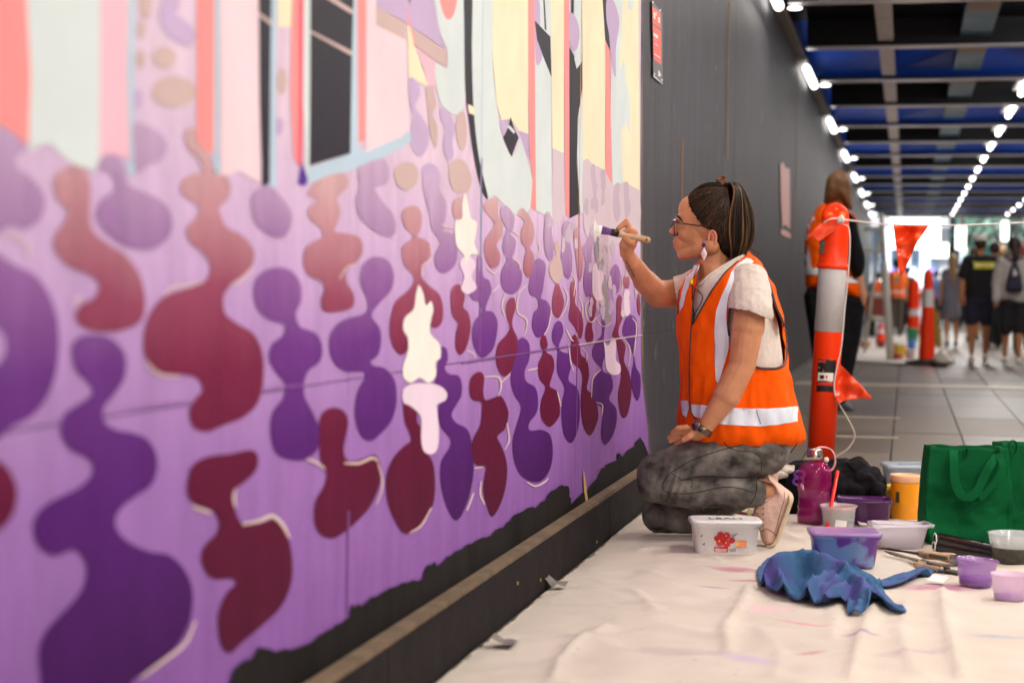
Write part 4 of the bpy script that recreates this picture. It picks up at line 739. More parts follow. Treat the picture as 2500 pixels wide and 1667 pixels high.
# grey blue storage box and yellow tub behind
M_gb = plast('grey_blue_plastic', (150, 168, 184), .85, .2)
tub('storage_box', 'grey blue storage box with clear lid standing behind the orange jar', 'box', 2172, 2300, 1132, 1222, M_gb, depth=.16, taper=.88, lid=plast('clear_box_lid', (190, 204, 216), .7, .1))
tub('paint_tub', 'flat yellow tub behind the orange jar, below the grey blue box', 'tub', 2150, 2275, 1184, 1264, mat('mustard_plastic', lin((214, 170, 44)), .4), depth=.12, taper=.96)
# orange jar
def jar(name, label, cat, u0, u1, vt, vb, prof, m, extra=None, n=32, tilt_=None):
    c = base((u0 + u1) / 2, vb); s = mpp(c.y); r = (u1 - u0) / 2 * s; H = (vb - vt) * s; c = c + Vector((-FR.y, FR.x, 0)) * r * .8; q = thing(name, c, label, cat)
    lathe('jar_body', [(a * r, b_ * H) for a, b_ in prof], m, q, c, n, axis=tilt_); return q, c, r, H
q, c, r, H = jar('paint_jar', 'tall orange paint jar with pale peach rim left of the green bag', 'jar', 2181, 2251, 1163, 1270, [(.9, 0), (.94, .02), (.97, .4), (1, .82), (1, .84)], mat('orange_jar', lin((250, 160, 20)), .35, var=.08, scale=20))
lathe('jar_rim', [(1.04 * r, .83 * H), (1.08 * r, .85 * H), (1.08 * r, .97 * H), (1.04 * r, H), (.95 * r, H), (.92 * r, .9 * H), (.0, .9 * H)], mat('peach_rim', lin((240, 184, 140)), .4), q, c, 32)
box('label_scrap', c + FN * (r * .80) - FR * r * .72 + Vector((0, 0, H * .52)), (.012, .004, .035), mat('dark_label', lin((70, 66, 40)), .5, var=.5, scale=120), q, YAW - .7)
# magenta water bottle
M_mag = mat('magenta_bottle', lin((178, 26, 112)), .06, var=.06, alpha=.4, spec=.8); M_magw = mat('magenta_water', lin((110, 20, 92)), .1, alpha=.7)
c = base(1993, 1282); s = mpp(c.y); r = 43 * s; H = 150 * s; c = c + Vector((-FR.y, FR.x, 0)) * r * .8
q = thing('water_bottle', c, 'large magenta see-through water bottle with steel cap and pink strap', 'bottle')
pr = [(.90, 0), (1.0, .03), (1.0, .16), (.95, .20), (.95, .24), (.99, .27), (.97, .30), (.93, .36), (.93, .50), (.99, .54), (.99, .62), (1.0, .64), (.99, .66), (1.0, .74), (.97, .84), (.88, .92), (.70, .97), (.45, .995), (.42, 1.0), (.42, 1.03)]
lathe('bottle_body', [(a * r * .96, b_ * H) for a, b_ in pr], M_mag, q, c, 36); lathe('bottle_water', [(.86 * r, .02 * H), (.93 * r, .05 * H), (.93 * r, .15 * H), (.88 * r, .22 * H), (.90 * r, .28 * H), (.85 * r, .36 * H), (.86 * r, .52 * H), (.0, .52 * H)], M_magw, q, c, 30)
tp = c + Vector((0, 0, H * 1.02)); lathe('steel_cap', [(.46 * r, 0), (.46 * r, .02), (.43 * r, .024), (.43 * r, .034), (.40 * r, .038), (.0, .038)], M_metal, q, tp, 24)
M_pst = mat('pink_strap', lin((240, 180, 180)), .45)
a0 = tp + Vector((0, 0, .034)); st = [a0 - FR * .01, a0 + FR * .02 + Vector((0, 0, .012)), a0 + FR * .055 + Vector((0, 0, .002)), a0 + FR * .068 + Vector((0, 0, -.035)), a0 + FR * .055 + Vector((0, 0, -.066)), a0 + FR * .03 + Vector((0, 0, -.066))]
V, F = [], []; sp_ = smooth_open(st, 6)
for p in sp_: V += [p + FN * .009, p - FN * .009]
F = [(2 * i, 2 * i + 2, 2 * i + 3, 2 * i + 1) for i in range(len(sp_) - 1)]; o = obj('strap', V, F, M_pst, q); sm = o.modifiers.new('s', 'SOLIDIFY'); sm.thickness = .004
obj('strap_stud', *sph(tp + FR * .035 + FN * .012 + Vector((0, 0, .004)), .009, .009, .009, 8), M_wpl, q)
M_vio2 = mat('violet_plastic', lin((118, 60, 180)), .35)
sc = thing('scissors', base(1965, 1250), 'violet handled scissors tucked behind the magenta bottle', 'scissors')
for u, v in ((1952, 1158), (1949, 1175)):
    ce_ = py(u, v, 6.12); P = [ce_ + FR * .017 * math.cos(a * .4488) + Vector((0, 0, .012 * math.sin(a * .4488))) for a in range(15)]; tube('finger_loop', P, .0045, M_vio2, sc, 8)
tube('blade', [py(1955, 1180, 6.12), py(1972, 1240, 6.1)], [.008, .002], M_metal, sc)
# measuring cup with red paint and red stick
M_clr = plast('clear_cup_plastic', (222, 226, 228), .42, .08)
c = base(2052, 1293); s = mpp(c.y); r = 42 * s; H = 56 * s; c = c + Vector((-FR.y, FR.x, 0)) * r * .7
q = thing('measuring_cup', c, 'clear measuring cup holding red paint in front of the bottle', 'cup')
lathe('cup_wall', [(.86 * r, 0), (.88 * r, .1 * H), (1.0 * r, .9 * H), (1.12 * r, H), (1.10 * r, H), (.97 * r, .9 * H), (.85 * r, .1 * H), (0, .09 * H)], M_clr, q, c, 32)
lathe('red_paint', [(.0, .80 * H), (.94 * r, .80 * H), (.96 * r, .86 * H), (.0, .86 * H)], mat('red_paint', lin((206, 34, 26)), .2), q, c, 30, cap=False)
cupb = c - Vector((0, 0, 0)); f1 = c + FN * (r * .95)
obj('paper_label', [c + FN * r * .93 + FR * a + Vector((0, 0, b_)) for a, b_ in ((-.022, .004), (.014, .002), (.018, .03), (-.018, .034))], [(0, 1, 2, 3)], mat('label_paper', lin((236, 228, 222)), .6), q, False)
for i, (tx, a, z) in enumerate((('1L', .024, .038), ('500', .022, .022))): text3('cup_marking', tx, .013, mat('cup_print_blue', lin((90, 110, 150)), .5), q, c + FN * r * .92 + FR * a + Vector((0, 0, z)), FR, (0, 0, 1), .0002)
tag(tube('stir_stick', [pz(2019, 1290, .012) , py(2045, 1150, 5.98)], .0062, mat('red_stick', lin((240, 36, 20)), .3)), 'straight bright red stick leaning against the magenta bottle', 'stick')
tube('held_brush', [py(2056, 1222, 6.05), py(2078, 1236, 6.02)], .004, mat('bronze_brush', lin((110, 84, 60)), .5)); tag(bpy.data.objects['held_brush'], 'small bronze brush lying across the rim of the measuring cup', 'brush')
# cups lower right
def cup(label, u0, u1, vt, vb, m, pm, lvl, axis=None):
    c = base((u0 + u1) / 2, vb); s = mpp(c.y); r = (u1 - u0) / 2 * s; H = (vb - vt) * s * .92; c = c + Vector((-FR.y, FR.x, 0)) * r * .75; q = thing('paint_cup', c, label, 'cup')
    lathe('cup_wall', [(.74 * r, 0), (.77 * r, .04 * H), (.92 * r, .8 * H), (.98 * r, .96 * H), (1.04 * r, H), (1.0 * r, H), (.89 * r, .8 * H), (.73 * r, .05 * H), (0, .04 * H)], m, q, c, 32, axis)
    k = .76 + (.16) * lvl; lathe('paint', [(.72 * r, .045 * H), (k * r - .001, lvl * H), (0, lvl * H)], pm, q, c, 30, axis); return q
cup('clear lilac plastic cup with purple paint at the bottom, right of the brushes', 2341, 2442, 1367, 1434, plast('lilac_cup', (176, 130, 200), .45, .15), mat('purple_paint', lin((128, 76, 176)), .25), .34, Vector((.06, 0, 1)))
cup('pale pink plastic cup with violet dregs at the right edge of the sheet', 2428, 2520, 1402, 1470, plast('pale_pink_cup', (226, 192, 222), .45, .15), mat('violet_paint_dregs', lin((150, 90, 190)), .25), .22)
q = thing('paint_pot', base(2480, 1385), 'dark pot with clear rim at the right edge behind the lilac cup', 'pot'); c = base(2490, 1385) + Vector((-FR.y, FR.x, 0)) * .06
lathe('pot_body', [(.06, 0), (.063, .045), (.066, .05)], mat('dark_green_print', lin((66, 66, 56)), .4, var=.4, scale=50), q, c, 30); lathe('pot_rim', [(.066, .05), (.072, .085), (.075, .088), (.070, .085), (.064, .05), (0, .05)], M_clr, q, c, 30)
# green bags
def bag(label, u0, u1, vt, vb, Y, depth, rz, seed):
    bl = pz((u0 + u1) / 2, vb, .01); c = Vector((bl.x, bl.y, .008)); s = mpp(c.y); hx = (u1 - u0) / 2 * s; H = (vb - vt) * s; R = Matrix.Rotation(YAW + rz, 3, 'Z')
    c = c + R @ Vector((0, depth / 2, 0)); q = thing('shopping_bag', c, label, 'bag'); nx, nz, ny = 26, 26, 10; per = []
    for i in range(nx): per.append((-1 + 2 * i / nx, -1, 0))
    for i in range(ny): per.append((1, -1 + 2 * i / ny, 1))
    for i in range(nx): per.append((1 - 2 * i / nx, 1, 2))
    for i in range(ny): per.append((-1, 1 - 2 * i / ny, 3))
    V = []; n = len(per)
    for k in range(nz + 1):
        z = k / nz
        for a, b_, sd_ in per:
            flare = 1.0 - .06 * z + .05 * math.sin(z * math.pi) - .07 * max(0, .15 - z) / .15
            x = a * hx * flare; y = b_ * depth / 2 * (1 - .45 * z) * (1 - (.35 if sd_ in (1, 3) else 0) * (1 - abs(b_)) * z)
            if sd_ in (1, 3): x = x * (1 - .22 * (1 - abs(b_)) * z)
            w_ = Vector((x * 9 + seed, b_ * 1.5 + sd_, z * 4)); d = .017 * noise.noise(w_) + .006 * noise.noise(w_ * 3)
            y += d * (1 if sd_ != 0 else 2.4) * math.sin(math.pi * min(1, z * 1.3 + .1)) - (.010 * math.sin(a * 2.6 + 1.0) * z if sd_ == 0 else 0)
            zz = z * H * (1 + .02 * noise.noise(Vector((x * 20 + seed, sd_, 0))) - .05 * z * a * .0)
            V.append(c + R @ Vector((x, y, zz)))
    F = [(k * n + i, k * n + (i + 1) % n, (k + 1) * n + (i + 1) % n, (k + 1) * n + i) for k in range(nz) for i in range(n)]; F.append(tuple(range(n))[::-1])
    b_ = obj('bag_body', V, F, M_green, q); so_ = b_.modifiers.new('s', 'SOLIDIFY'); so_.thickness = .0025; return q, c, R, hx, H, depth
q, c, R, hx, H, dp = bag('open green woven shopping bag with drooping handle loop, left one beside the jar', 2268, 2466, 1100, 1335, 5.6, .15, -.03, 3.)
def strap(name, pts, wd, q, m=M_green, nrm=None):
    P = smooth_open(pts, 7); V = []
    for i, p in enumerate(P):
        t = (P[min(i + 1, len(P) - 1)] - P[max(i - 1, 0)]).normalized(); sd_ = t.cross(nrm or FN).normalized() * wd / 2; V += [p - sd_, p + sd_]
    o = obj(name, V, [(2 * i, 2 * i + 1, 2 * i + 3, 2 * i + 2) for i in range(len(P) - 1)], m, q, False); s_ = o.modifiers.new('s', 'SOLIDIFY'); s_.thickness = .0025; s_.offset = 0; return o
fy = lambda u, v, off=.0: (lambda r: CAM_O + r * (((c + R @ Vector((0, -dp / 2 - .008 - off, 0))) - CAM_O).dot(FN) / r.dot(FN)))(ray(u, v))
strap('handle', [fy(u, v, o_) for (u, v), o_ in zip(S('Q', (272, 165), (275, 260), (285, 420), (330, 540), (410, 565), (470, 520), (520, 420), (580, 300), (640, 225)), (-.02, .0, .008, .014, .016, .014, .01, .004, -.02))], .026, q)
strap('handle', [fy(u, v, o_) for (u, v), o_ in zip(S('Q', (640, 205), (690, 290), (640, 420), (560, 520), (490, 575)), (-.02, .003, .006, .008, .009))], .02, q)
for u0, v0 in ((378, 190), (645, 180)):
    a = S('Q', (u0, v0))[0]; p = fy(*a, -.03); P = [p + FR * .006 * math.cos(t_ * .7) + Vector((0, 0, .013 * math.sin(t_ * .7))) for t_ in range(10)]; strap('hanging_loop', P, .007, q, nrm=FR)
q2, c2, R2, hx2, H2, d2 = bag('green woven shopping bag at the right edge, second behind the first', 2448, 2640, 1092, 1318, 5.7, .15, .12, 9.)
p = py(2473, 1092, 5.72); strap('hanging_loop', [p + FR * .012 * math.cos(t_ * .7) + Vector((0, 0, .022 * math.sin(t_ * .7))) for t_ in range(10)], .014, q2, nrm=FR)
# black rolled pouch, brushes, rag, garment
q = thing('brush_roll', base(2340, 1345), 'glossy black rolled pouch lying against the foot of the green bag', 'pouch'); M_bv = mat('black_vinyl', (.008, .008, .009), .18, bump=.6, bscale=30)
for (a, b_), rr in (((S('Q', (150, 925))[0], S('Q', (640, 1030))[0]), .019), ((S('Q', (140, 985))[0], S('Q', (610, 1065))[0]), .017)):
    p0 = py(*a, 5.36); p1 = py(*b_, 5.22); v_, f_ = cap(p0, rr, p1, rr * 1.1); o = obj('rolled_tube', v_, f_, M_bv, q)
    P = [p0 - FR * .012 + Vector((0, 0, rr * .9 * math.sin(t_ * .9))) + FN * rr * math.cos(t_ * .9) for t_ in range(8)]; tube('cord_end', P, .002, M_clr if False else M_wpl, q, 6)
tube('cord_end', [py(*S('Q', (640, 950))[0], 5.2), py(*S('Q', (690, 1010))[0], 5.18)], .0025, M_wpl, q, 6)
def brush(label, tail, head, wd=.022, hc=M_wood, bc=(70, 56, 44), z=.016, rr=.007, flat=.006, lift=0.):
    p0 = pz(*tail, z + lift); p1 = pz(*head, z); d = (p1 - p0); t = d.normalized(); sd_ = t.cross(Vector((0, 0, 1))).normalized(); q = thing('paint_brush', (p0 + p1) / 2, label, 'brush')
    L_ = d.length; tube('handle', [p0, p0 + t * L_ * .12, p0 + t * L_ * .35, p0 + t * L_ * .55, p0 + t * L_ * .62], [rr * .5, rr, rr * .8, rr * 1.1, rr * .9], hc, q, 10)
    def slab(n_, a, b_, w0, w1, m_): 
        A = p0 + t * L_ * a; B = p0 + t * L_ * b_; V = [A + sd_ * w0 * i + Vector((0, 0, flat * j)) for i, j in ((-1, -1), (1, -1), (1, 1), (-1, 1))] + [B + sd_ * w1 * i + Vector((0, 0, flat * .8 * j)) for i, j in ((-1, -1), (1, -1), (1, 1), (-1, 1))]
        obj(n_, V, [(0, 1, 2, 3), (7, 6, 5, 4), (0, 4, 5, 1), (1, 5, 6, 2), (2, 6, 7, 3), (3, 7, 4, 0)], m_, q, False)
    slab('ferrule', .60, .76, wd * .38, wd * .5, M_metal); slab('bristles', .76, 1.0, wd * .5, wd * .42, mat('bristles_%d' % bc[0], lin(bc), .7, var=.4, scale=200)); return q
brush('thin dark brush with long black handle, topmost of the pile right of the blue rag', (2152, 1337), (2310, 1362), .012, mat('black_handle', lin((40, 36, 36)), .3), (90, 76, 60), .03, .004)
brush('chunky pale wooden brush with wide steel ferrule lying on the brush pile', (2240, 1350), (2390, 1372), .05, M_wood, (150, 140, 130), .028, .014, .012)
brush('slim brown brush pointing right beneath the chunky one', (2160, 1345), (2315, 1388), .014, mat('brown_handle', lin((100, 74, 56)), .3), (60, 50, 40), .02, .004)
brush('slim steel grey palette brush in the middle of the pile', (2170, 1350), (2300, 1384), .016, mat('grey_handle', lin((120, 112, 104)), .3), (96, 80, 60), .022, .004)
brush('pale wooden brush with dark wet bristles at the front of the pile', (2232, 1376), (2345, 1402), .032, M_wood, (54, 48, 36), .014, .010)
brush('paint crusted brush lying by the painter\'s shin, pointing at her shoe', (1870, 1262), (1752, 1242), .024, mat('maroon_handle', lin((120, 60, 50)), .5), (150, 120, 80), .02, .006)
q = tag(puff('paper_scrap', S('K', (1180, 1110), (1230, 1130), (1300, 1140), (1345, 1170), (1280, 1185), (1210, 1180)), 5.95, .02, M_wpl, None, 3), 'small torn white paper scrap between measuring cup and clear container', 'paper')
x, y = floor_xy(2290, 1430); tag(obj('paper_scrap', [(x - .03, y - .02, .018), (x + .012, y - .035, .014), (x + .03, y + .01, .024), (x - .01, y + .02, .028)], [(0, 1, 2, 3)], M_wpl, None, False), 'square of white tissue beside the tip of the blue rag', 'paper')
q = tag(puff('knife_handle', S('Q', (525, 1440), (560, 1415), (620, 1398), (640, 1400), (635, 1420), (580, 1438)), 4.85, .012, M_bv, None, 3), 'small black handle lying left of the pale pink cup', 'tool')
# black garment heap
def crumple(amp, fr, seed=0.):
    def f(p, n):
        q_ = p * fr + Vector((seed, seed * .7, 0)); r_ = 1 - abs(noise.noise(q_)) * 2; r2 = 1 - abs(noise.noise(q_ * 2.1 + Vector((5, 1, 2)))) * 2
        return p + n * amp * (r_ + .45 * r2)
    return f
def heap(name, label, cat, prims, Yb, m, vox, amp, fr, seed):
    g = []
    for (u, v, dy, rx, ry, rz_) in prims:
        s = mpp(Yb + dy); g.append(sph(py(u, v, Yb + dy), rx * s, ry, rz_ * s, 10))
    return tag(union(name, g, vox, m, None, 3, crumple(amp, fr, seed)), label, cat)
heap('black_garment', 'crumpled black garment heaped over the purple tub behind the bottle', 'clothing', ((1960, 1180, .1, 45, .08, 50), (1925, 1200, .1, 40, .06, 18), (1960, 1230, .1, 32, .07, 45), (2060, 1165, .12, 50, .09, 38), (2080, 1190, .1, 75, .09, 30), (2110, 1180, .08, 45, .06, 35), (2146, 1205, .0, 10, .03, 25), (2090, 1145, .1, 22, .05, 22), (2135, 1160, .08, 14, .04, 14), (1935, 1170, .1, 25, .05, 25)), 6.15, M_black, .006, .012, 17, 2.)
heap('pale_cloth', 'pale cream cloth bunched behind the painter\'s shoe', 'cloth', ((1915, 1146, .12, 30, .05, 6), (1900, 1156, .1, 22, .05, 7), (1940, 1141, .14, 22, .04, 5)), 6.1, M_sheet, .0035, .006, 30, 4.)
# blue rag
M_rag = mat('blue_rag', lin((46, 96, 156)), .95, var=.35, scale=11, bump=.6, bscale=300, spec=.1)
nt_ = M_rag.node_tree; cr_ = nt_.nodes['Color Ramp'].color_ramp; cr_.elements[0].color = (*lin((34, 66, 100)), 1); cr_.elements[1].color = (*lin((124, 156, 184)), 1); cr_.elements[0].position = .2; cr_.elements[1].position = .78
for p_, c_ in ((.44, (70, 108, 146)), (.67, (96, 80, 150)), (.71, (84, 124, 132))): e_ = cr_.elements.new(p_); e_.color = (*lin(c_), 1)
def rope(pts, radii, Yb, n=10):
    g = []; P = smooth_open([py(u, v, Yb + dy) for u, v, dy in pts], 4); R_l = [p.x for p in smooth_open([(r_, 0) for r_ in radii], 4)]
    for a, b_, r0, r1 in zip(P, P[1:], R_l, R_l[1:]): g.append(cap(a, r0 * .00118, b_, r1 * .00118, 12))
    return g
rag_out = [(1848, 1412), (1856, 1392), (1880, 1372), (1925, 1356), (1985, 1352), (2030, 1366), (2072, 1378), (2100, 1398), (2128, 1418), (2150, 1428), (2200, 1412), (2250, 1392), (2283, 1386), (2284, 1398), (2262, 1418), (2210, 1436), (2160, 1448), (2150, 1456), (2172, 1476), (2204, 1498), (2212, 1508), (2170, 1502), (2128, 1492), (2118, 1512), (2070, 1510), (2066, 1488), (2020, 1492), (1988, 1486), (1930, 1476), (1880, 1462), (1856, 1442)]
rag_pg = [Vector(floor_xy(*p_)) for p_ in smooth_closed(rag_out, 3)]; rvs, rfs = grid_tri(rag_pg, .0062)
ridges = []
for pts_ in (((1864, 1424, .03, .020), (1872, 1396, .055, .024), (1905, 1374, .08, .026), (1955, 1364, .09, .028), (2005, 1376, .085, .028), (2050, 1396, .07, .026), (2092, 1420, .06, .026), (2118, 1450, .045, .022), (2130, 1480, .03, .018)),
    ((1884, 1392, .05, .014), (1905, 1416, .045, .014), (1932, 1440, .045, .015), (1984, 1424, .055, .016), (2036, 1406, .06, .017), (2080, 1402, .06, .018)),
    ((1872, 1440, .02, .013), (1920, 1462, .024, .014), (1985, 1462, .03, .016), (2045, 1450, .035, .017), (2090, 1436, .04, .018)), ((1930, 1474, .012, .010), (2000, 1480, .016, .012), (2070, 1474, .02, .013)),
    ((2110, 1440, .035, .014), (2145, 1466, .026, .012), (2180, 1488, .016, .010), (2205, 1502, .010, .008)), ((2080, 1500, .014, .010), (2105, 1480, .022, .012), (2120, 1460, .03, .014)),
    ((2120, 1430, .03, .014), (2170, 1432, .018, .013), (2225, 1414, .022, .014), (2272, 1396, .020, .012)), ((2150, 1446, .010, .008), (2210, 1432, .010, .008), (2260, 1410, .012, .008)), ((2010, 1440, .04, .012), (2040, 1424, .05, .012), (2070, 1412, .055, .013))):
    P = [pz(u, v, z) for u, v, z, r_ in pts_]; q_ = smooth_open([Vector((p.x, p.y, z)) for p, (u, v, z, r_) in zip(P, pts_)], 5); r_l = [p.x for p in smooth_open([(r_, 0) for *_, r_ in pts_], 5)]; ridges.append((q_, r_l))
V = []
for v in rvs:
    z = 0.
    for P, r_l in ridges:
        for a0, b0, r0 in zip(P, P[1:], r_l):
            a2 = a0.xy; ab = b0.xy - a2; t_ = max(0, min(1, (v - a2).dot(ab) / max(ab.length_squared, 1e-9))); d = (v - a2 - ab * t_).length
            hz = (a0.z + (b0.z - a0.z) * t_) * math.exp(-(d / (r0 * .86)) ** 1.6); z = max(z, hz)
    n3 = Vector((v.x, v.y, 0)); d_e = bdist(v, rag_pg); e_ = min(1, d_e / .02); cr2 = (1 - 3 * abs(noise.noise(n3 * 21 + Vector((3, 0, 0))))) * .010 + (1 - 3 * abs(noise.noise(n3 * 43))) * .004
    V.append((v.x, v.y, sheet_z(v.x, v.y) + .007 + z + max(-.012, cr2 * 1.35) * (.2 + .8 * e_) * min(1, .4 + z / .03)))
o = tag(obj('blue_rag', V, [tuple(f) for f in rfs], M_rag), 'twisted blue cloth rag with purple and green paint stains lying on the sheet', 'rag'); s_ = o.modifiers.new('s', 'SOLIDIFY'); s_.thickness = .004
sb_ = o.modifiers.new('d', 'SMOOTH'); sb_.iterations = 1; sb_.factor = .4

# ------------------------------------------------------------------ bollard, bunting, flags
q = thing('safety_bollard', base(1998, 1185, 0.), 'tall leaning orange safety bollard with white sleeve and rope, behind the painter', 'bollard')
YB = 7.28; sB = mpp(YB)
def ax(v): return py(2001 + (1155 - v) * (2033 - 2001) / (1155 - 650), v, YB)
def seg(name, v0, v1, r0, r1, m, n=36, extra=()):
    a = ax(v0); b_ = ax(v1); d = b_ - a; L_ = d.length; prof = [(r0 * sB, 0), (r1 * sB, L_)]
    return lathe(name, prof, m, q, a, n, axis=d)
seg('lower_tube', 1178, 809, 32.5, 33.5, M_orpl); seg('white_sleeve', 809.5, 655, 34, 33.6, M_band)
a = ax(658); b_ = ax(505); d = (b_ - a).normalized(); U_ = (b_ - a).length / 153
lathe('cap', [(r_ * sB, z_ * U_) for r_, z_ in ((33, 0), (37, 2), (38.5, 7), (37, 12), (34, 15), (34, 60), (33.5, 95), (33, 112), (30, 122), (24, 130), (10, 134), (0, 134))], M_orpl, q, a, 36, axis=d)
arc = [(2005, 535), (2008, 518), (2016, 505), (2028, 497), (2042, 494), (2056, 499), (2066, 508), (2072, 522), (2074, 540)]
pl = puff('grip_plate', arc, YB, .035, M_orpl, q, 3, 6)
for u, v, r_ in ((2041, 511, 4), (2026, 528, 9), (2056, 526, 8)): obj('grip_hole', *sph(py(u, v, YB - .018), r_ * sB, .004, r_ * sB * 1.1, 10), mat('orange_recess', lin((240, 130, 30)), .5), q)
lathe('rubber_base', [(.2, 0), (.2, .03), (.12, .06), (.06, .07), (0, .07)], mat('black_rubber', (.02, .02, .02), .8), q, base(2000, 1178, .0), 30)
bb = bvh_of(*[o for o in q.children if o.name.startswith(('lower_tube', 'cap', 'white'))])
M_stk = mat('sticker_black', lin((30, 22, 24)), .35); M_stw = mat('sticker_white', lin((240, 230, 220)), .4); M_sty = mat('sticker_yellow', lin((240, 190, 60)), .4); M_str = mat('sticker_red', lin((214, 48, 36)), .4)
B_ = lambda *p: [(1900 + x / 3.92, 700 + y / 3.92) for x, y in p]
decal('sticker', B_((385, 690), (552, 700), (550, 750), (525, 1010), (366, 1004), (378, 760)), bb, M_stk, q, .0012)
decal('sticker_photo', B_((385, 818), (530, 826), (522, 908), (378, 900)), bb, M_stw, q, .0020); decal('sticker_red_band', B_((378, 908), (522, 914), (520, 952), (376, 946)), bb, M_str, q, .0020)
decal('sticker_picture', B_((400, 845), (440, 845), (438, 880), (402, 880)), bb, M_stk, q, .0028); decal('sticker_picture', B_((455, 850), (470, 850), (470, 875), (455, 875)), bb, M_str, q, .0028)
def btext(tx, x, y, sz, m2):
    p = hit(bb, *B_((x, y))[0], .003); text3('sticker_lettering', tx, sz, m2, q, p, FR, d, .0003)
btext('SAFETY BOLLARD', 390, 782, .0100, M_stw); btext('6kg BASE', 425, 812, .0105, M_sty)
decal('sticker_red_band', B_((390, 704), (455, 706), (453, 728), (390, 724)), bb, M_str, q, .002); btext('SAFETY', 398, 722, .008, M_stw)
for pgn in (((215, 795), (278, 797), (268, 925), (250, 940), (214, 935)), ((235, 700), (272, 695), (270, 722), (240, 730))): decal('cap_sticker', [(1950 + x / 4.273, 400 + y / 4.273) for x, y in pgn], bb, mat('cap_label', lin((30, 44, 80)), .4, var=.9, scale=140, c2=lin((150, 160, 150))), q, .0015, 2)
# cord and flags
cordp = [(2058, 548, -.04), (2072, 556, -.05), (2075, 600, -.055), (2070, 680, -.055), (2062, 760, -.055), (2055, 840, -.05), (2045, 890, -.05), (2037, 930, -.05), (2038, 960, -.05), (2048, 985, -.05), (2068, 1018, -.04), (2084, 1050, -.02), (2086, 1070, 0), (2070, 1095, 0), (2048, 1110, 0), (2025, 1122, 0)]
k_ = thing('bunting_line', py(2050, 540, YB), 'white cord with orange flags tied to the tall bollard and strung to the right', 'bunting')
tube('hanging_cord', smooth_open([py(u, v, YB + dy) for u, v, dy in cordp], 5), .0028, M_rope, k_, 6)
tube('main_cord', smooth_open([py(u, v, YB + dy) for u, v, dy in ((2002, 560, -.055), (2015, 542, -.06), (2035, 534, -.06), (2060, 536, -.04), (2100, 541, 0), (2160, 547, .02), (2250, 550, .05), (2360, 549, .1), (2520, 542, .2), (2700, 530, .3))], 6), .0032, M_rope, k_, 6)
tube('knot', [py(u, v, YB - .07) for u, v in ((2048, 545), (2050, 532), (2054, 528), (2058, 536), (2052, 545))], .009, M_rope, k_, 8)
def flag(pg, dy, wob_, fr_, seed):
    vs, fs = grid_tri([Vector(p_) for p_ in pg], 4.); V = []
    for v in vs: V.append(py(v.x, v.y, YB + dy + wob_ * noise.noise(Vector((v.x * fr_, v.y * fr_, seed)))))
    o = obj('flag', V, [tuple(f) for f in fs], M_flag, k_); s_ = o.modifiers.new('s', 'SOLIDIFY'); s_.thickness = .0012; return o
flag([(2181, 549), (2225, 551), (2268, 551), (2262, 560), (2240, 590), (2225, 622), (2210, 655), (2199, 675), (2192, 640), (2186, 595)], .03, .06, .03, 1.)
flag([(2050, 888), (2070, 908), (2100, 938), (2130, 972), (2095, 973), (2060, 978), (2048, 985), (2038, 965), (2037, 930)], -.05, .05, .03, 5.)
flag([(1968, 582), (1985, 562), (2003, 545), (2030, 542), (2050, 548), (2040, 562), (2018, 578), (2000, 590), (1985, 578)], -.075, .012, .03, 9.)
# distant bollards / cones
def far_bollard(label, u, vt, vb, w0, w1, bands, basew=None):
    c = pz(u, vb, 0.); s = mpp(c.y); H = (vb - vt) * s; q = thing('traffic_bollard', c, label, 'bollard')
    def rr(z): return (w0 + (w1 - w0) * z) * s / 2
    last = 0
    for (a, b_, m2, nm) in bands: lathe(nm, [(rr(a), a * H), (rr(b_), b_ * H)], m2, q, c, 24, cap=False)
    lathe('tip', [(rr(.93), .93 * H), (rr(.96) * .8, .97 * H), (0, H)], M_orpl, q, c, 24, cap=False)
    if basew: lathe('rubber_base', [(basew * s / 2, 0), (basew * s / 2, .03), (w0 * s / 2, .06)], MATS['black_rubber'], q, c, 24)
far_bollard('orange cone with white collar on a wide black base, middle distance right of the pennant', 2262, 662, 890, 40, 20, ((0, .60, M_orpl, 'lower_body'), (.60, .78, M_band, 'white_collar'), (.78, .93, M_orpl, 'upper_body')), 100)
far_bollard('hazy orange post half hidden left of the based cone', 2230, 685, 815, 30, 24, ((0, .33, M_orpl, 'lower_body'), (.33, .45, M_band, 'white_collar'), (.45, .93, M_orpl, 'upper_body')))
far_bollard('short orange cone far down the walkway beside the folding frame', 2150, 790, 838, 26, 8, ((0, .5, M_orpl, 'lower_body'), (.5, .7, M_band, 'white_collar'), (.7, .93, M_orpl, 'upper_body')))

# ------------------------------------------------------------------ the kneeling painter
YP = 5.5; SP_ = mpp(YP)
def w_(u, v, dy=0.): return py(u, v, YP + dy)
def C_(a, ra, b_, rb): return cap(w_(*a), ra * SP_, w_(*b_), rb * SP_)
def E_(u, v, dy, rx, ry, rz_, n=12): return sph(w_(u, v, dy), rx * SP_, ry * SP_, rz_ * SP_, n)
pa = thing('person', base(1760, 1300), 'kneeling woman in orange hi-vis vest painting the mural with her right hand', 'person')
g = []
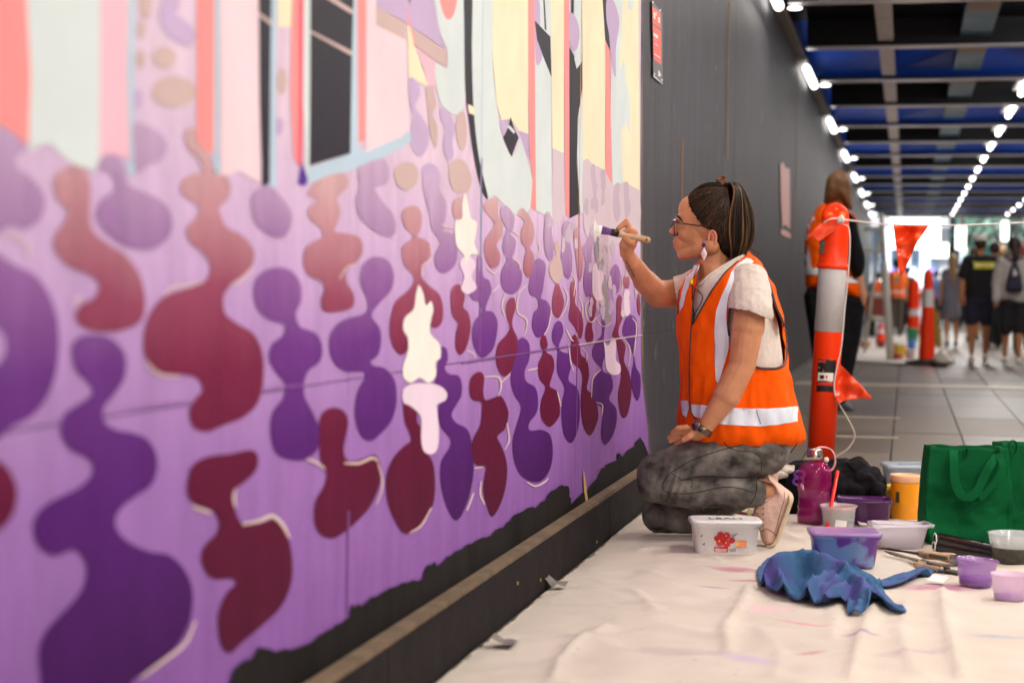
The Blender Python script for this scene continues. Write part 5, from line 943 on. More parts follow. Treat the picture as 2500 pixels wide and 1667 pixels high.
# head
g += [E_(1733, 530, 0, 70, 60, 74), E_(1700, 556, 0, 46, 50, 62), E_(1686, 532, 0, 30, 44, 34), E_(1689, 512, 0, 33, 40, 35)]
g += [C_((1672, 618, -.012), 17, (1735, 600, -.048), 22), C_((1672, 618, .012), 17, (1735, 600, .048), 22), C_((1672, 600, 0), 26, (1700, 590, 0), 44), E_(1668, 621, 0, 15, 18, 15)]
g += [C_((1659, 541, 0), 7, (1647, 560, 0), 8), E_(1642, 565, 0, 9, 9, 8), E_(1650, 568, -.009, 7, 5, 6), E_(1650, 568, .009, 7, 5, 6), C_((1660, 531, -.028), 9, (1658, 531, .028), 9)]
g += [E_(1653, 585, 0, 8, 17, 9), E_(1649, 592, 0, 7, 14, 5), E_(1652, 603, 0, 8, 14, 6.5), E_(1664, 594, 0, 14, 26, 22), E_(1676, 572, -.03, 20, 20, 18), E_(1676, 572, .03, 20, 20, 18)]
# neck, chest
g += [C_((1748, 600, .0), 40, (1742, 672, .0), 42), C_((1742, 660, 0), 44, (1760, 720, 0), 60), E_(1760, 720, 0, 70, 90, 46)]
# left arm (near)
g += [C_((1834, 715, -.16), 34, (1826, 800, -.19), 39), C_((1826, 800, -.19), 39, (1812, 893, -.20), 31), C_((1812, 893, -.20), 32, (1775, 965, -.215), 33), C_((1775, 965, -.215), 33, (1722, 1044, -.225), 18.5), C_((1722, 1044, -.225), 19, (1700, 1056, -.215), 19)]
g += [E_(1688, 1056, -.205, 30, 20, 15)]
for k, (a0, b0, c0) in enumerate((((1675, 1044, -.225), (1655, 1046, -.225), (1642, 1056, -.215)), ((1672, 1052, -.215), (1650, 1056, -.21), (1634, 1068, -.20)), ((1672, 1060, -.20), (1652, 1066, -.195), (1637, 1076, -.19)), ((1676, 1066, -.185), (1660, 1073, -.18), (1650, 1080, -.175)))):
    g += [C_(a0, 8.5, b0, 7.5), C_(b0, 7.5, c0, 6.2)]
g += [C_((1700, 1048, -.23), 10, (1682, 1066, -.245), 8), C_((1682, 1066, -.245), 8, (1668, 1074, -.245), 6.5)]
# right arm (far, raised)
g += [C_((1690, 705, .13), 38, (1640, 718, .12), 36), C_((1640, 718, .12), 36, (1606, 718, .09), 35), C_((1606, 718, .09), 34, (1574, 686, .05), 30), C_((1574, 686, .05), 30, (1547, 646, -.01), 22), C_((1547, 646, -.01), 22, (1530, 618, -.04), 16), C_((1530, 618, -.04), 17, (1531, 600, -.05), 20), E_(1533, 597, -.05, 20, 17, 22), E_(1541, 578, -.045, 11, 14, 18)]
hd = [((1541, 566, -.03), (1529, 542, -.03), (1509, 559, -.045), 8.2), ((1549, 566, -.045), (1537, 561, -.055), (1513, 572, -.062), 8.0), ((1545, 600, -.055), (1538, 592, -.075), (1524, 581, -.072), 8.6), ((1552, 573, -.04), (1548, 586, -.055), (1533, 588, -.045), 7), ((1552, 588, -.035), (1545, 600, -.05), (1534, 599, -.055), 6.5)]
for a0, b0, c0, r_ in hd: g += [C_(a0, r_ * 1.05, b0, r_), C_(b0, r_, c0, r_ * .8)]
# hidden trunk and legs so the body is one figure
g += [C_((1760, 740, 0), 80, (1790, 900, 0), 85), C_((1790, 900, 0), 85, (1830, 1060, 0), 85), C_((1860, 1105, -.08), 45, (1625, 1155, -.10), 48), C_((1615, 1180, -.10), 42, (1845, 1203, -.10), 28), C_((1845, 1203, -.10), 27, (1880, 1205, -.10), 24), C_((1855, 1120, .08), 45, (1640, 1230, .06), 40), C_((1620, 1262, .02), 34, (1870, 1185, .06), 26)]
body = union('body', g, .0027, M_skin, pa, 5)
bb = bvh_of(body)
# face details
M_brow = mat('eyebrow_hair', lin((44, 28, 22)), .7); M_eye = mat('eye_white', lin((220, 205, 195)), .2); M_red3 = mat('ear_blush', lin((206, 128, 98)), .5, sss=.3)
decal('eyebrow', S('N', (1215, 185), (1245, 180), (1290, 205), (1330, 270), (1350, 310), (1310, 285), (1270, 240), (1225, 210)), bb, M_brow, body, .0012, 1.5)
decal('eye', S('N', (1262, 355), (1290, 345), (1310, 360), (1290, 372)), bb, M_eye, body, .0012, 1.2); decal('eyelid_line', S('N', (1255, 348), (1290, 338), (1318, 352), (1316, 358), (1290, 346), (1258, 354)), bb, M_brow, body, .0018, 1.2)
decal('lips', S('N', (1160, 690), (1195, 668), (1225, 690), (1232, 705), (1215, 735), (1185, 750), (1175, 720)), bb, M_lip, body, .0008, 1.5)
er = []
cE = w_(1738, 582, -.062)
er = [sph(cE, .012, .010, .0255, 10, Matrix.Rotation(.18, 3, 'Y')), ]
P = [cE + Vector((.010 * math.cos(a) * 1.15 + .002, -.009, .022 * math.sin(a))) for a in [-.9 + .36 * k for k in range(13)]]
ea = union('ear', er + [tube_geo(P, .0042, 8), sph(cE + Vector((-.002, -.006, -.019)), .006, .005, .008, 8)], .0016, M_red3, body, 2)
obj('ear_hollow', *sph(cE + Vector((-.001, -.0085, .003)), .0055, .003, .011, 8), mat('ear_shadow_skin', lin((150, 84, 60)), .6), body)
# earring
e0 = w_(1718, 598, -.074); obj('earring_stud', *sph(e0, .0055, .003, .008, 8), mat('deep_violet_bead', lin((64, 34, 110)), .3), body)
ec = w_(1719, 620, -.076); V = [ec + Vector(q_) for q_ in ((0, 0, .021), (.0095, 0, 0), (0, 0, -.021), (-.0095, 0, 0), (0, -.003, 0), (0, .003, 0))]
obj('earring_drop', V, [(0, 4, 1), (1, 4, 2), (2, 4, 3), (3, 4, 0), (1, 5, 0), (2, 5, 1), (3, 5, 2), (0, 5, 3)], mat('pearly_white', lin((240, 226, 232)), .3), body, False)
tube('earring_mark', [ec + Vector((.004 * math.cos(t_), -.0035, .005 * math.sin(t_))) for t_ in [k * .6 for k in range(11)]], .0006, mat('earring_pink', lin((220, 120, 140)), .4), body, 5)
# glasses
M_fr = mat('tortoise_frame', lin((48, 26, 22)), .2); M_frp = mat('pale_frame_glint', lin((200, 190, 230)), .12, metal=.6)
gl = thing('eyeglasses', w_(1650, 555, 0), 'dark tortoiseshell eyeglasses worn by the kneeling painter', 'eyeglasses')
for dy in (-.034, .034):
    c_ = w_(1651 if dy < 0 else 1646, 557, dy); P = [c_ + Vector((.0042 * math.cos(a), .022 * math.cos(a), .0235 * math.sin(a))) for a in [k * .4833 for k in range(14)]]
    tube('lens_rim', P, .0019, M_fr, gl, 6); obj('lens', P[:13], [tuple(range(13))], mat('lens_glass', lin((170, 140, 110)), .05, alpha=.35), gl, False)
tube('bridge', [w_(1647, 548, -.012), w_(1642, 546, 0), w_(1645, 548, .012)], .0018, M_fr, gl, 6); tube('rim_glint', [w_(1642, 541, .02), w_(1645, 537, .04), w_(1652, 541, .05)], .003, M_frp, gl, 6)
tube('temple', [w_(1651, 543, -.057), w_(1665, 545.5, -.066), w_(1690, 549, -.069), w_(1715, 552, -.071), w_(1730, 558, -.071)], .0017, M_fr, gl, 6)
# hair: a cap built of many combed strands over a base
hb = [E_(1740, 521, 0, 71, 64, 75), E_(1760, 560, 0, 50, 56, 62), E_(1778, 600, 0, 28, 46, 32), E_(1772, 462, 0, 20, 24, 16)]
HM = mat('hair_strand_mix', (.03, .02, .015), .5, spec=.22); nt_ = HM.node_tree; at = nt_.nodes.new('ShaderNodeAttribute'); at.attribute_name = 'tint'; bs = nt_.nodes['Principled BSDF']
for l_ in list(bs.inputs['Base Color'].links): nt_.links.remove(l_)
nt_.links.new(at.outputs['Color'], bs.inputs['Base Color'])
def strands(name, curves, parent, n=4):
    V = []; F = []; Cc = []
    for pts, r_, col in curves:
        v, f = tube_geo(pts, [r_ * (1 - .75 * (k / (len(pts) - 1)) ** 3) for k in range(len(pts))], n, False); o_ = len(V); V += v; F += [tuple(i + o_ for i in q_) for q_ in f]; Cc += [col] * len(v)
    o = obj(name, V, F, HM, parent); a_ = o.data.color_attributes.new('tint', 'FLOAT_COLOR', 'POINT'); a_.data.foreach_set('color', [x for c_ in Cc for x in (*c_, 1)]); return o
def hcol(k=.0):
    d = Vector(lin((27, 17, 12))); l_ = Vector(lin((150, 110, 62))); m_ = Vector(lin((84, 58, 38))); r_ = RND.random()
    return tuple(l_ if r_ < .22 * k else (m_ if r_ < .25 + .45 * k else d))
hbase = union('hair', hb, .005, M_hair, pa, 3)
hv = bvh_of(hbase)
bun = w_(1776, 458, .0); cur = []
for k in range(1900):
    side = -1 if RND.random() < .8 else 1; t_ = RND.random()
    # hairline runs forehead -> temple -> over the ear -> nape
    hl = [(1668, 485), (1682, 484), (1694, 500), (1702, 522), (1713, 542), (1731, 554), (1752, 566), (1762, 590), (1770, 618), (1790, 632)]
    i = t_ * (len(hl) - 1); a_ = int(min(i, len(hl) - 2)); f_ = i - a_; u0 = hl[a_][0] + (hl[a_ + 1][0] - hl[a_][0]) * f_; v0 = hl[a_][1] + (hl[a_ + 1][1] - hl[a_][1]) * f_
    u0 += RND.gauss(0, 4) - 3; v0 += RND.gauss(0, 3); st_ = RND.random() * .55 if RND.random() < .6 else 0; pts = []
    for s_ in range(9):
        q_ = st_ + (1 - st_) * s_ / 8; u = u0 + (1776 - u0) * q_; v = v0 + (459 - v0) * q_ - 10 * math.sin(q_ * math.pi) * (1 - t_)
        r = ray(u, v).normalized(); h_ = hv.ray_cast(CAM_O, r)
        if h_[0] is None: h_ = hv.find_nearest(w_(u, v, -.03))
        if h_[0] is None: continue
        pts.append(h_[0] + Vector((0, -1, 0)) * RND.uniform(.0005, .003) + (h_[0] - w_(1740, 530, 0)).normalized() * .001)
    if len(pts) > 5: cur.append((pts, RND.uniform(.0004, .0009), hcol(.22 if t_ < .2 else .03)))
for k in range(320):                                  # over the crown, seen edge on
    y_ = RND.uniform(-.05, .05); pts = []
    for s_ in range(9):
        q_ = s_ / 8; u = 1672 + (1774 - 1672) * q_; v = 486 - 36 * math.sin(q_ * math.pi * .62) ** .8 + 0 * q_
        n_ = hv.find_nearest(w_(u, v - 6, y_ * (1 - q_))); pts.append(n_[0] + n_[1] * .0015)
    cur.append((pts, .0008, hcol(.25)))
strands('combed_hair', cur, hbase)
cur = []
for k in range(950):                                 # the ponytail
    a_ = RND.uniform(-1, 1); b_ = RND.uniform(-1, .5); e_ = math.sqrt(max(0, 1 - a_ * a_)); ln = RND.uniform(.82, 1.02)
    path = [(1777, 458), (1790 + 8 * a_, 448), (1806 + 14 * a_, 470), (1810 + 27 * a_, 515), (1811 + 31 * a_, 560), (1808 + 26 * a_, 598), (1800 + 16 * a_, 628), (1793 + 8 * a_, 648)]
    path = [(u + 1.5 * math.sin(j * 1.3 + k), v + (3 if j < 3 else 0) * b_) for j, (u, v) in enumerate(path)]
    P = smooth_open([w_(u, v, b_ * e_ * (.004 + .026 * math.sin(min(1, j / 5) * 1.7)) - (.062 * max(0, .45 - a_) / 1.45 * min(1, j / 2.5) if j < 6 else .03 * max(0, .45 - a_))) for j, (u, v) in enumerate(path)], 3); P = P[:max(6, int(len(P) * ln))]
    lk = noise.noise(Vector((a_ * 6.5, b_ * 2.5, 2.))); cc = Vector(lin((27, 17, 12))).lerp(Vector(lin((168, 124, 74))), max(0, min(1, -.15 + lk * 3.0)) * RND.uniform(.3, 1)); cur.append((P, RND.uniform(.0009, .0017), tuple(cc)))
pc = [w_(u, v, 0) for u, v in ((1779, 458), (1792, 462), (1806, 500), (1810, 550), (1807, 595), (1797, 630))]
strands('ponytail', cur, hbase); tube('ponytail_core', pc, [.006, .010, .016, .018, .012, .005], M_hair, hbase, 14)
cur = [([w_(u + RND.uniform(-3, 3), v + RND.uniform(-3, 3), .0) for u, v in p_], .0009, hcol(.8)) for p_ in ([(1820, 600), (1842, 612), (1851, 622), (1845, 630), (1832, 632)], [(1822, 604), (1842, 610), (1853, 620), (1849, 630)], [(1690, 500), (1684, 520), (1690, 540)], [(1694, 505), (1688, 525), (1696, 548)]) for _ in range(3)]
strands('stray_hair', cur, hbase)
cs = w_(1770, 450, -.012); M_clip = mat('tortoise_clip', lin((150, 84, 30)), .15, var=.8, scale=90)
for dx, dz, a_ in ((-.012, 0, .5), (-.004, .006, 1.1), (.006, -.004, 2.2)): tube('hair_clip', [cs + Vector((dx + .014 * math.cos(a_ + t_ * .5), -.012 + .006 * math.sin(t_), dz + .016 * math.sin(a_ + t_ * .5))) for t_ in range(5)], .004, M_clip, hbase, 8)
# clothes
def loft(name, rows, m, parent, n=96, rsub=5, wr=.004, seed=0., e=2.35, dyo=0., fr=(6, 6)):
    R_ = smooth_open([Vector((v, xl, xr)) for v, xl, xr, b_, o_ in rows], rsub); B_l = smooth_open([Vector((b_, o_, 0)) for v, xl, xr, b_, o_ in rows], rsub); V = []; F = []
    for k, (q_, bo) in enumerate(zip(R_, B_l)):
        cpt = (q_.y + q_.z) / 2; a_ = (q_.z - q_.y) / 2
        for i in range(n):
            th = 2 * math.pi * i / n; cx = math.copysign(abs(math.cos(th)) ** (2 / e), math.cos(th)); cy = math.copysign(abs(math.sin(th)) ** (2 / e), math.sin(th))
            p = w_(cpt + a_ * cx, q_.x, bo.y + dyo + bo.x * cy); nn = Vector((cx, cy, 0)).normalized()
            f_ = noise.fractal(Vector((p.x * fr[0] * 2 + seed, p.y * fr[0], p.z * fr[1])), 1., 2., 3); p = p + nn * wr * f_ * 2
            V.append(p)
    for k in range(len(R_) - 1):
        for i in range(n): F.append((k * n + i, k * n + (i + 1) % n, (k + 1) * n + (i + 1) % n, (k + 1) * n + i))
    return obj(name, V, F, m, parent)
def cutf(o, pg, near=True, Yc=YP):
    bm = bmesh.new(); bm.from_mesh(o.data); kill = []
    for f in bm.faces:
        c_ = f.calc_center_median()
        if near and c_.y > Yc: continue
        if inside(proj(c_), pg): kill.append(f)
    bmesh.ops.delete(bm, geom=kill, context='FACES'); bm.to_mesh(o.data); bm.free()
shirt = loft('t_shirt', [(622, 1772, 1812, .05, .02), (634, 1748, 1836, .07, .02), (655, 1702, 1856, .105, .01), (690, 1680, 1872, .135, 0), (740, 1672, 1888, .145, 0), (820, 1668, 1902, .145, 0), (920, 1670, 1915, .145, 0), (1020, 1672, 1920, .145, 0), (1070, 1680, 1915, .14, 0)], M_shirt, pa, wr=.003, seed=3)
usb = bvh_of(shirt)
cutf(shirt, [(1707, 700), (1722, 684), (1741, 668), (1773, 648), (1802, 632), (1812, 600), (1690, 590), (1680, 640), (1700, 670)])
nb = bvh_of(body, shirt)
dline('t_shirt_collar', [(1706, 697), (1722, 684), (1741, 668), (1773, 648), (1800, 633), (1818, 625)], usb, .0050, M_shirt, shirt, 6, .002)
slg = [C_((1828, 690, -.12), 46, (1832, 735, -.165), 50), C_((1832, 735, -.165), 50, (1834, 762, -.19), 50)]
sl = union('t_shirt_sleeve', slg, .0028, M_shirt, shirt, 3, crumple(.0035, 16, 3))
bm = bmesh.new(); bm.from_mesh(sl.data); bmesh.ops.delete(bm, geom=[f for f in bm.faces if proj(f.calc_center_median())[1] > 748 + (proj(f.calc_center_median())[0] - 1790) * .28 + abs(proj(f.calc_center_median())[0] - 1830) * .12], context='FACES'); bm.to_mesh(sl.data); bm.free()
sm = sl.modifiers.new('s', 'SOLIDIFY'); sm.thickness = .003
slg = [C_((1700, 700, .12), 44, (1668, 712, .12), 42)]; sl2 = union('t_shirt_sleeve', slg + [C_((1668, 712, .12), 42, (1652, 716, .115), 41)], .0028, M_shirt, shirt, 3, crumple(.003, 16, 5))
bm = bmesh.new(); bm.from_mesh(sl2.data); bmesh.ops.delete(bm, geom=[f for f in bm.faces if proj(f.calc_center_median())[0] < 1644 + (proj(f.calc_center_median())[1] - 680) * .15], context='FACES'); bm.to_mesh(sl2.data); bm.free()
vest = loft('hi_vis_vest', [(612, 1800, 1822, .03, .04), (622, 1768, 1834, .07, .03), (636, 1722, 1850, .105, .02), (655, 1690, 1864, .135, .01), (680, 1672, 1880, .155, 0), (720, 1659, 1899, .165, 0), (760, 1655, 1911, .168, 0), (800, 1655, 1921, .168, 0), (860, 1657, 1931, .168, 0), (920, 1659, 1939, .17, 0), (985, 1662, 1948, .175, 0), (1030, 1660, 1957, .178, 0), (1060, 1656, 1962, .178, 0), (1078, 1660, 1957, .170, 0), (1088, 1672, 1935, .16, 0)], M_orange, pa, n=150, rsub=8, wr=.010, seed=1, fr=(8, 5))
uncut = bvh_of(vest)
vneck = S('V', (437, 610), (480, 540), (540, 430), (620, 300), (700, 200), (790, 120), (850, 80), (880, 20), (500, 0), (505, 150), (480, 270), (445, 400))
arm = S('V', (960, 180), (850, 240), (770, 370), (725, 500), (712, 600), (722, 700), (760, 860), (850, 920), (920, 918), (1010, 940), (1100, 935), (1150, 890), (1155, 700), (1120, 560), (1080, 470), (1040, 330), (1000, 230))
arm2 = S('V', (330, 460), (345, 300), (385, 200), (425, 120), (300, 60), (200, 300), (240, 520))
cutf(vest, vneck); cutf(vest, arm)
sm = vest.modifiers.new('s', 'SOLIDIFY'); sm.thickness = .002; sm.offset = 0
def vl(name, r_, m_, *p, off=.001): return dline(name, S('V', *p), uncut, r_, m_, vest, 6, off, 5)
vl('vest_piping', .0032, M_pipe, (960, 178), (850, 238), (770, 368), (725, 500), (712, 600), (722, 690)); vl('vest_piping', .0042, M_pipe, (900, 912), (940, 932), (1010, 940), (1100, 935), (1150, 890), (1158, 800), (1155, 700), (1120, 560), (1080, 470), (1040, 330), (1000, 230), (960, 178))
vl('vest_piping', .0026, M_pipe, (437, 610), (480, 540), (540, 430), (590, 345), (640, 275), (700, 200), (790, 118)); vl('vest_piping', .0026, M_pipe, (505, 150), (480, 270), (450, 400), (437, 610)); vl('vest_zip', .0028, M_pipe, (437, 605), (430, 700), (422, 900), (420, 1100), (430, 1240), (455, 1310), (480, 1330)); vl('vest_piping', .0026, M_pipe, (425, 128), (370, 230), (340, 370), (333, 520))
vd = lambda nm, m_, off, *p: decal(nm, S('V', *p), uncut, m_, vest, off, 3)
vd('reflective_stripe', M_silver, .0028, (855, 98), (885, 105), (910, 128), (840, 165), (775, 220), (745, 300), (712, 420), (700, 520), (703, 600), (722, 690), (722, 780), (690, 890), (640, 1060), (622, 1030), (615, 900), (612, 760), (612, 640), (625, 500), (660, 400), (700, 310), (735, 210), (780, 150))
vd('reflective_stripe', M_silver, .0028, (560, 1245), (750, 1240), (920, 1245), (1100, 1240), (1235, 1228), (1245, 1240), (1240, 1345), (1100, 1370), (960, 1382), (800, 1375), (560, 1360)); vd('reflective_stripe', M_silver, .0028, (435, 1212), (580, 1220), (572, 1300), (540, 1330), (470, 1310), (440, 1290)); vd('reflective_stripe', M_silver, .0028, (352, 1180), (412, 1186), (420, 1240), (400, 1312), (370, 1295))
vd('reflective_stripe', M_silver, .0028, (430, 140), (500, 155), (485, 200), (440, 265), (400, 360), (372, 470), (350, 500), (348, 440), (365, 350), (400, 240))
vl('stripe_crease', .0014, mat('stripe_crease_grey', lin((130, 126, 140)), .6), (930, 1255), (945, 1310), (965, 1362), off=.0030)
vv = bvh_of(vest, shirt, body)
tube('earphone_wire', smooth_open([hit(vv, *p_, .004) for p_ in S('V', (490, 160), (462, 230), (450, 300), (452, 325), (500, 352), (525, 395), (500, 460), (468, 520), (452, 590))], 5), .0012, M_black, pa, 5); tube('earphone_wire', smooth_open([hit(vv, *p_, .004) for p_ in S('V', (450, 320), (445, 400), (458, 480), (460, 590))], 5), .0012, M_black, pa, 5)
p0 = hit(vv, *S('V', (452, 262))[0], .008); p1 = hit(vv, *S('V', (450, 302))[0], .008); tube('wire_clip', [p0, p1], .006, mat('amber_clip', lin((240, 176, 40)), .3), pa, 8)
# jeans
jg = [C_((1866, 1100, -.08), 60, (1740, 1120, -.11), 60), C_((1740, 1120, -.11), 60, (1612, 1158, -.12), 56), C_((1606, 1180, -.12), 49, (1700, 1195, -.12), 48), C_((1700, 1195, -.12), 46, (1838, 1203, -.115), 35), E_(1875, 1095, 0, 46, 118, 52), E_(1820, 1075, 0, 95, 105, 40),
      C_((1855, 1115, .08), 58, (1640, 1195, .06), 52), C_((1612, 1258, -.01), 44, (1690, 1262, .01), 40), C_((1690, 1262, .01), 38, (1850, 1195, .07), 30)]
def jd(p, n):
    u, v = proj(p); d = .0016 * (1 - abs(noise.noise(p * 22)) * 2) + .0012 * noise.noise(p * 60)
    k = math.exp(-((u - 1640) / 28) ** 2 - ((v - 1180) / 40) ** 2); d += .006 * k * math.sin(u * .33 + v * .1)
    k = math.exp(-((u - 1850) / 60) ** 2 - ((v - 1100) / 40) ** 2); d += .003 * k * math.sin(v * .25 - u * .1)
    return p + n * d
jeans = union('jeans', jg, .0050, M_jean, pa, 4, jd); jb = bvh_of(jeans)
M_seam = mat('dark_seam', lin((36, 32, 32)), .8)
jl = lambda r_, *p: dline('jeans_seam', S('J', *p), jb, r_, M_seam, jeans, 5, .0002)
jl(.0013, (1230, 335), (1080, 370), (940, 410), (800, 460), (700, 505), (600, 565), (540, 600), (490, 660), (465, 720), (475, 770), (530, 795), (680, 802), (820, 785), (960, 752), (1080, 738), (1200, 752), (1330, 790)); jl(.0011, (1110, 370), (1200, 395), (1300, 400), (1380, 440), (1410, 500), (1405, 590)); jl(.0009, (540, 605), (600, 640), (640, 670)); jl(.0018, (640, 672), (800, 640), (960, 635), (1120, 645), (1340, 655)); jl(.0010, (730, 655), (745, 700), (735, 740)); jl(.0014, (1355, 665), (1362, 740), (1345, 830), (1300, 900)); jl(.0016, (820, 935), (850, 1000), (855, 1060))
# shoes
M_sho = mat('blush_suede', lin((224, 184, 164)), .85, var=.08, scale=20, bump=.4, bscale=300); M_sol = mat('cream_rubber_sole', lin((214, 192, 160)), .6, var=.1, scale=30)
shp = S('T', (1200, 380), (1262, 300), (1330, 265), (1365, 240), (1350, 160), (1300, 120), (1290, 30), (1345, 60), (1400, 120), (1480, 180), (1555, 240), (1580, 290), (1570, 360), (1530, 470), (1480, 600), (1440, 700), (1400, 800), (1350, 850), (1290, 850), (1225, 800), (1205, 720), (1180, 640), (1130, 560), (1120, 480), (1140, 420))
sh1 = puff('shoe', smooth_closed(shp, 3), YP - .10, .085, M_sho, pa, 3, 24, wob=.003, freq=30)
sol = S('T', (1545, 240), (1580, 290), (1585, 340), (1545, 460), (1500, 590), (1460, 700), (1410, 810), (1355, 862), (1290, 866), (1250, 840), (1300, 830), (1350, 800), (1400, 700), (1430, 590), (1480, 450), (1520, 340), (1530, 280))
puff('shoe_sole', smooth_closed(sol, 3), YP - .10, .10, M_sol, sh1, 2.5, 6); sb = bvh_of(sh1)
M_cu = mat('shoe_cutout', lin((150, 108, 92)), .9); M_lac = mat('olive_lace', lin((170, 150, 96)), .6, var=.4, scale=90)
for x, y in ((1243, 425), (1243, 490), (1243, 552), (1243, 618), (1240, 672)):
    uu, vv_ = S('T', (x, y))[0]; decal('lace_eyelet', [(uu + 1.9 * math.cos(a * 1.05), vv_ + 2.2 * math.sin(a * 1.05)) for a in range(6)], sb, M_seam, sh1, .001, 1.5); 
    tube('shoe_lace', [hit(sb, uu, vv_, .002) or w_(uu, vv_, -.15), w_(uu - 9, vv_ - 3, -.155), w_(uu - 19, vv_ - 2, -.14)], .0022, M_lac, sh1, 6)
for k in range(4): tube('shoe_lace', [w_(*S('T', (1075 + 12 * k, 430 + 10 * k))[0], -.15), w_(*S('T', (1062 + 8 * k, 490))[0], -.165), w_(*S('T', (1095 + 8 * k, 560))[0], -.15)], .003, M_lac, sh1, 6)
dline('shoe_stitch', S('T', (1362, 235), (1355, 290), (1290, 340), (1210, 380)), sb, .0012, M_cu, sh1); dline('shoe_stitch', S('T', (1225, 690), (1280, 660), (1350, 700), (1380, 735)), sb, .0014, M_cu, sh1); dline('shoe_stitch', S('T', (1480, 240), (1480, 330), (1440, 450), (1400, 600), (1370, 700)), sb, .0008, M_cu, sh1)
decal('sock_edge', S('T', (1205, 375), (1262, 320), (1350, 275), (1355, 300), (1290, 345), (1230, 380)), sb, mat('shoe_lining', lin((236, 226, 220)), .8), sh1, .001, 2)
decal('ankle_skin', S('T', (1250, 300), (1262, 190), (1290, 150), (1340, 180), (1358, 240), (1320, 270)), sb, M_skin, sh1, .0015, 2)
sh2 = puff('shoe', smooth_closed(S('T', (1130, 70), (1200, 35), (1290, 20), (1380, 15), (1400, 60), (1410, 120), (1350, 140), (1300, 130), (1230, 110)), 3), YP + .04, .09, M_sho, pa, 3, 14)
# watch
wc = w_(1706, 1056, -.225); wa = (w_(1722, 1044, -.225) - w_(1775, 965, -.215)).normalized(); wp = w_(1717, 1049, -.225); a_ = wa.orthogonal().normalized(); b_ = wa.cross(a_)
wt = thing('wristwatch', wp, 'steel wristwatch with purple face on the painter\'s left wrist', 'watch')
M_wst = mat('watch_steel', lin((120, 104, 88)), .25, metal=.9, var=.4, scale=300); V = []; F = []
nW = 40; pr_ = [(.0255, -.010), (.0275, -.009), (.0275, .009), (.0255, .010)]
for r_, z_ in pr_: V += [wp + wa * z_ + (a_ * math.cos(2 * math.pi * k / nW) + b_ * math.sin(2 * math.pi * k / nW)) * r_ for k in range(nW)]
for i in range(3): F += [(i * nW + k, i * nW + (k + 1) % nW, (i + 1) * nW + (k + 1) % nW, (i + 1) * nW + k) for k in range(nW)]
obj('watch_band', V, F, M_wst, wt); fd = ((w_(1701, 1030, -.245)) - wp); fd = (fd - wa * fd.dot(wa)).normalized()
lathe('watch_case', [(.015, 0), (.017, .003), (.016, .007), (.0135, .008), (0, .008)], M_wst, wt, wp + fd * .026, 24, axis=fd); lathe('watch_face', [(.0132, 0), (.0, .0006)], mat('purple_dial', lin((90, 50, 90)), .15), wt, wp + fd * .0345, 24, axis=fd)
# ring, nails, tattoo
rc = w_(1546, 597, -.060); rd = (w_(1538, 592, -.075) - w_(1545, 600, -.055)).normalized(); tube('finger_ring', [rc + rd.orthogonal().normalized() * .0112 * math.cos(t_ * .5236) + rd.cross(rd.orthogonal().normalized()) * .0112 * math.sin(t_ * .5236) for t_ in range(13)], .0014, M_metal, pa, 6)
M_nail = mat('plum_nail_polish', lin((96, 36, 66)), .15); decal('painted_nail', S('N', (240, 510), (265, 485), (290, 482), (285, 510), (262, 526), (245, 525)), bb, M_nail, body, .0009, 1); decal('painted_nail', S('N', (160, 430), (185, 415), (215, 430), (205, 455), (175, 460)), bb, M_nail, body, .0009, 1)
M_tat = mat('tattoo_ink', lin((74, 62, 62)), .55)
for k, pp in enumerate(([(320, 985), (350, 975), (375, 1000), (355, 1030), (335, 1020), (360, 1000)], [(345, 1045), (385, 1035), (405, 1060), (380, 1090), (360, 1070)], [(365, 1095), (415, 1080), (430, 1105), (395, 1130), (385, 1110)], [(390, 1135), (440, 1120), (450, 1150), (420, 1165)], [(410, 1165), (460, 1160), (470, 1190), (435, 1205), (425, 1180)], [(430, 1210), (480, 1205), (495, 1230), (455, 1240)], [(450, 1250), (490, 1262)], [(330, 965), (400, 1080), (470, 1200), (500, 1265)])): dline('tattoo', S('N', *pp), bb, .0013, M_tat, body, 4, -.0006, 3)
# the wire hanging at her back
tube('pocket_wire', smooth_open([w_(u, v, -.18) for u, v in S('J', (1045, 310), (1080, 350), (1130, 375))], 4), .0013, M_black, pa, 5); tube('pocket_wire', smooth_open([w_(u, v, -.07) for u, v in S('J', (1735, 285), (1748, 320), (1700, 390), (1620, 470), (1540, 488), (1430, 480))], 5), .0014, M_black, pa, 5); tube('wire_plug', [w_(*S('J', (1730, 235))[0], -.07), w_(*S('J', (1738, 280))[0], -.07)], .0038, M_wpl, pa, 8)
# brush in her hand
t0 = px(1456, 559, WX + .004); t1 = py(1588, 588, YP - .035); bd = t1 - t0; bn = bd.normalized(); bu = Vector((0, 0, 1)); bu = (bu - bn * bu.dot(bn)).normalized(); bsd = bn.cross(bu)
q = thing('paint_brush', t0, 'wooden paint brush in the painter\'s raised hand, white paint on its purple bristles', 'brush')
def bslab(nm, a_, b2, h0, h1, w0, w1, m_, bev=0):
    A = t0 + bd * a_; B = t0 + bd * b2; n_ = 12; V = []
    for P0, hh, ww in ((A, h0, w0), (B, h1, w1)):
        for k in range(n_): th = 2 * math.pi * (k + .5) / n_; V.append(P0 + bu * hh * math.copysign(abs(math.sin(th)) ** .6, math.sin(th)) + bsd * ww * math.copysign(abs(math.cos(th)) ** .6, math.cos(th)))
    obj(nm, V, [(k, (k + 1) % n_, n_ + (k + 1) % n_, n_ + k) for k in range(n_)] + [tuple(range(n_))[::-1], tuple(range(n_, 2 * n_))], m_, q)
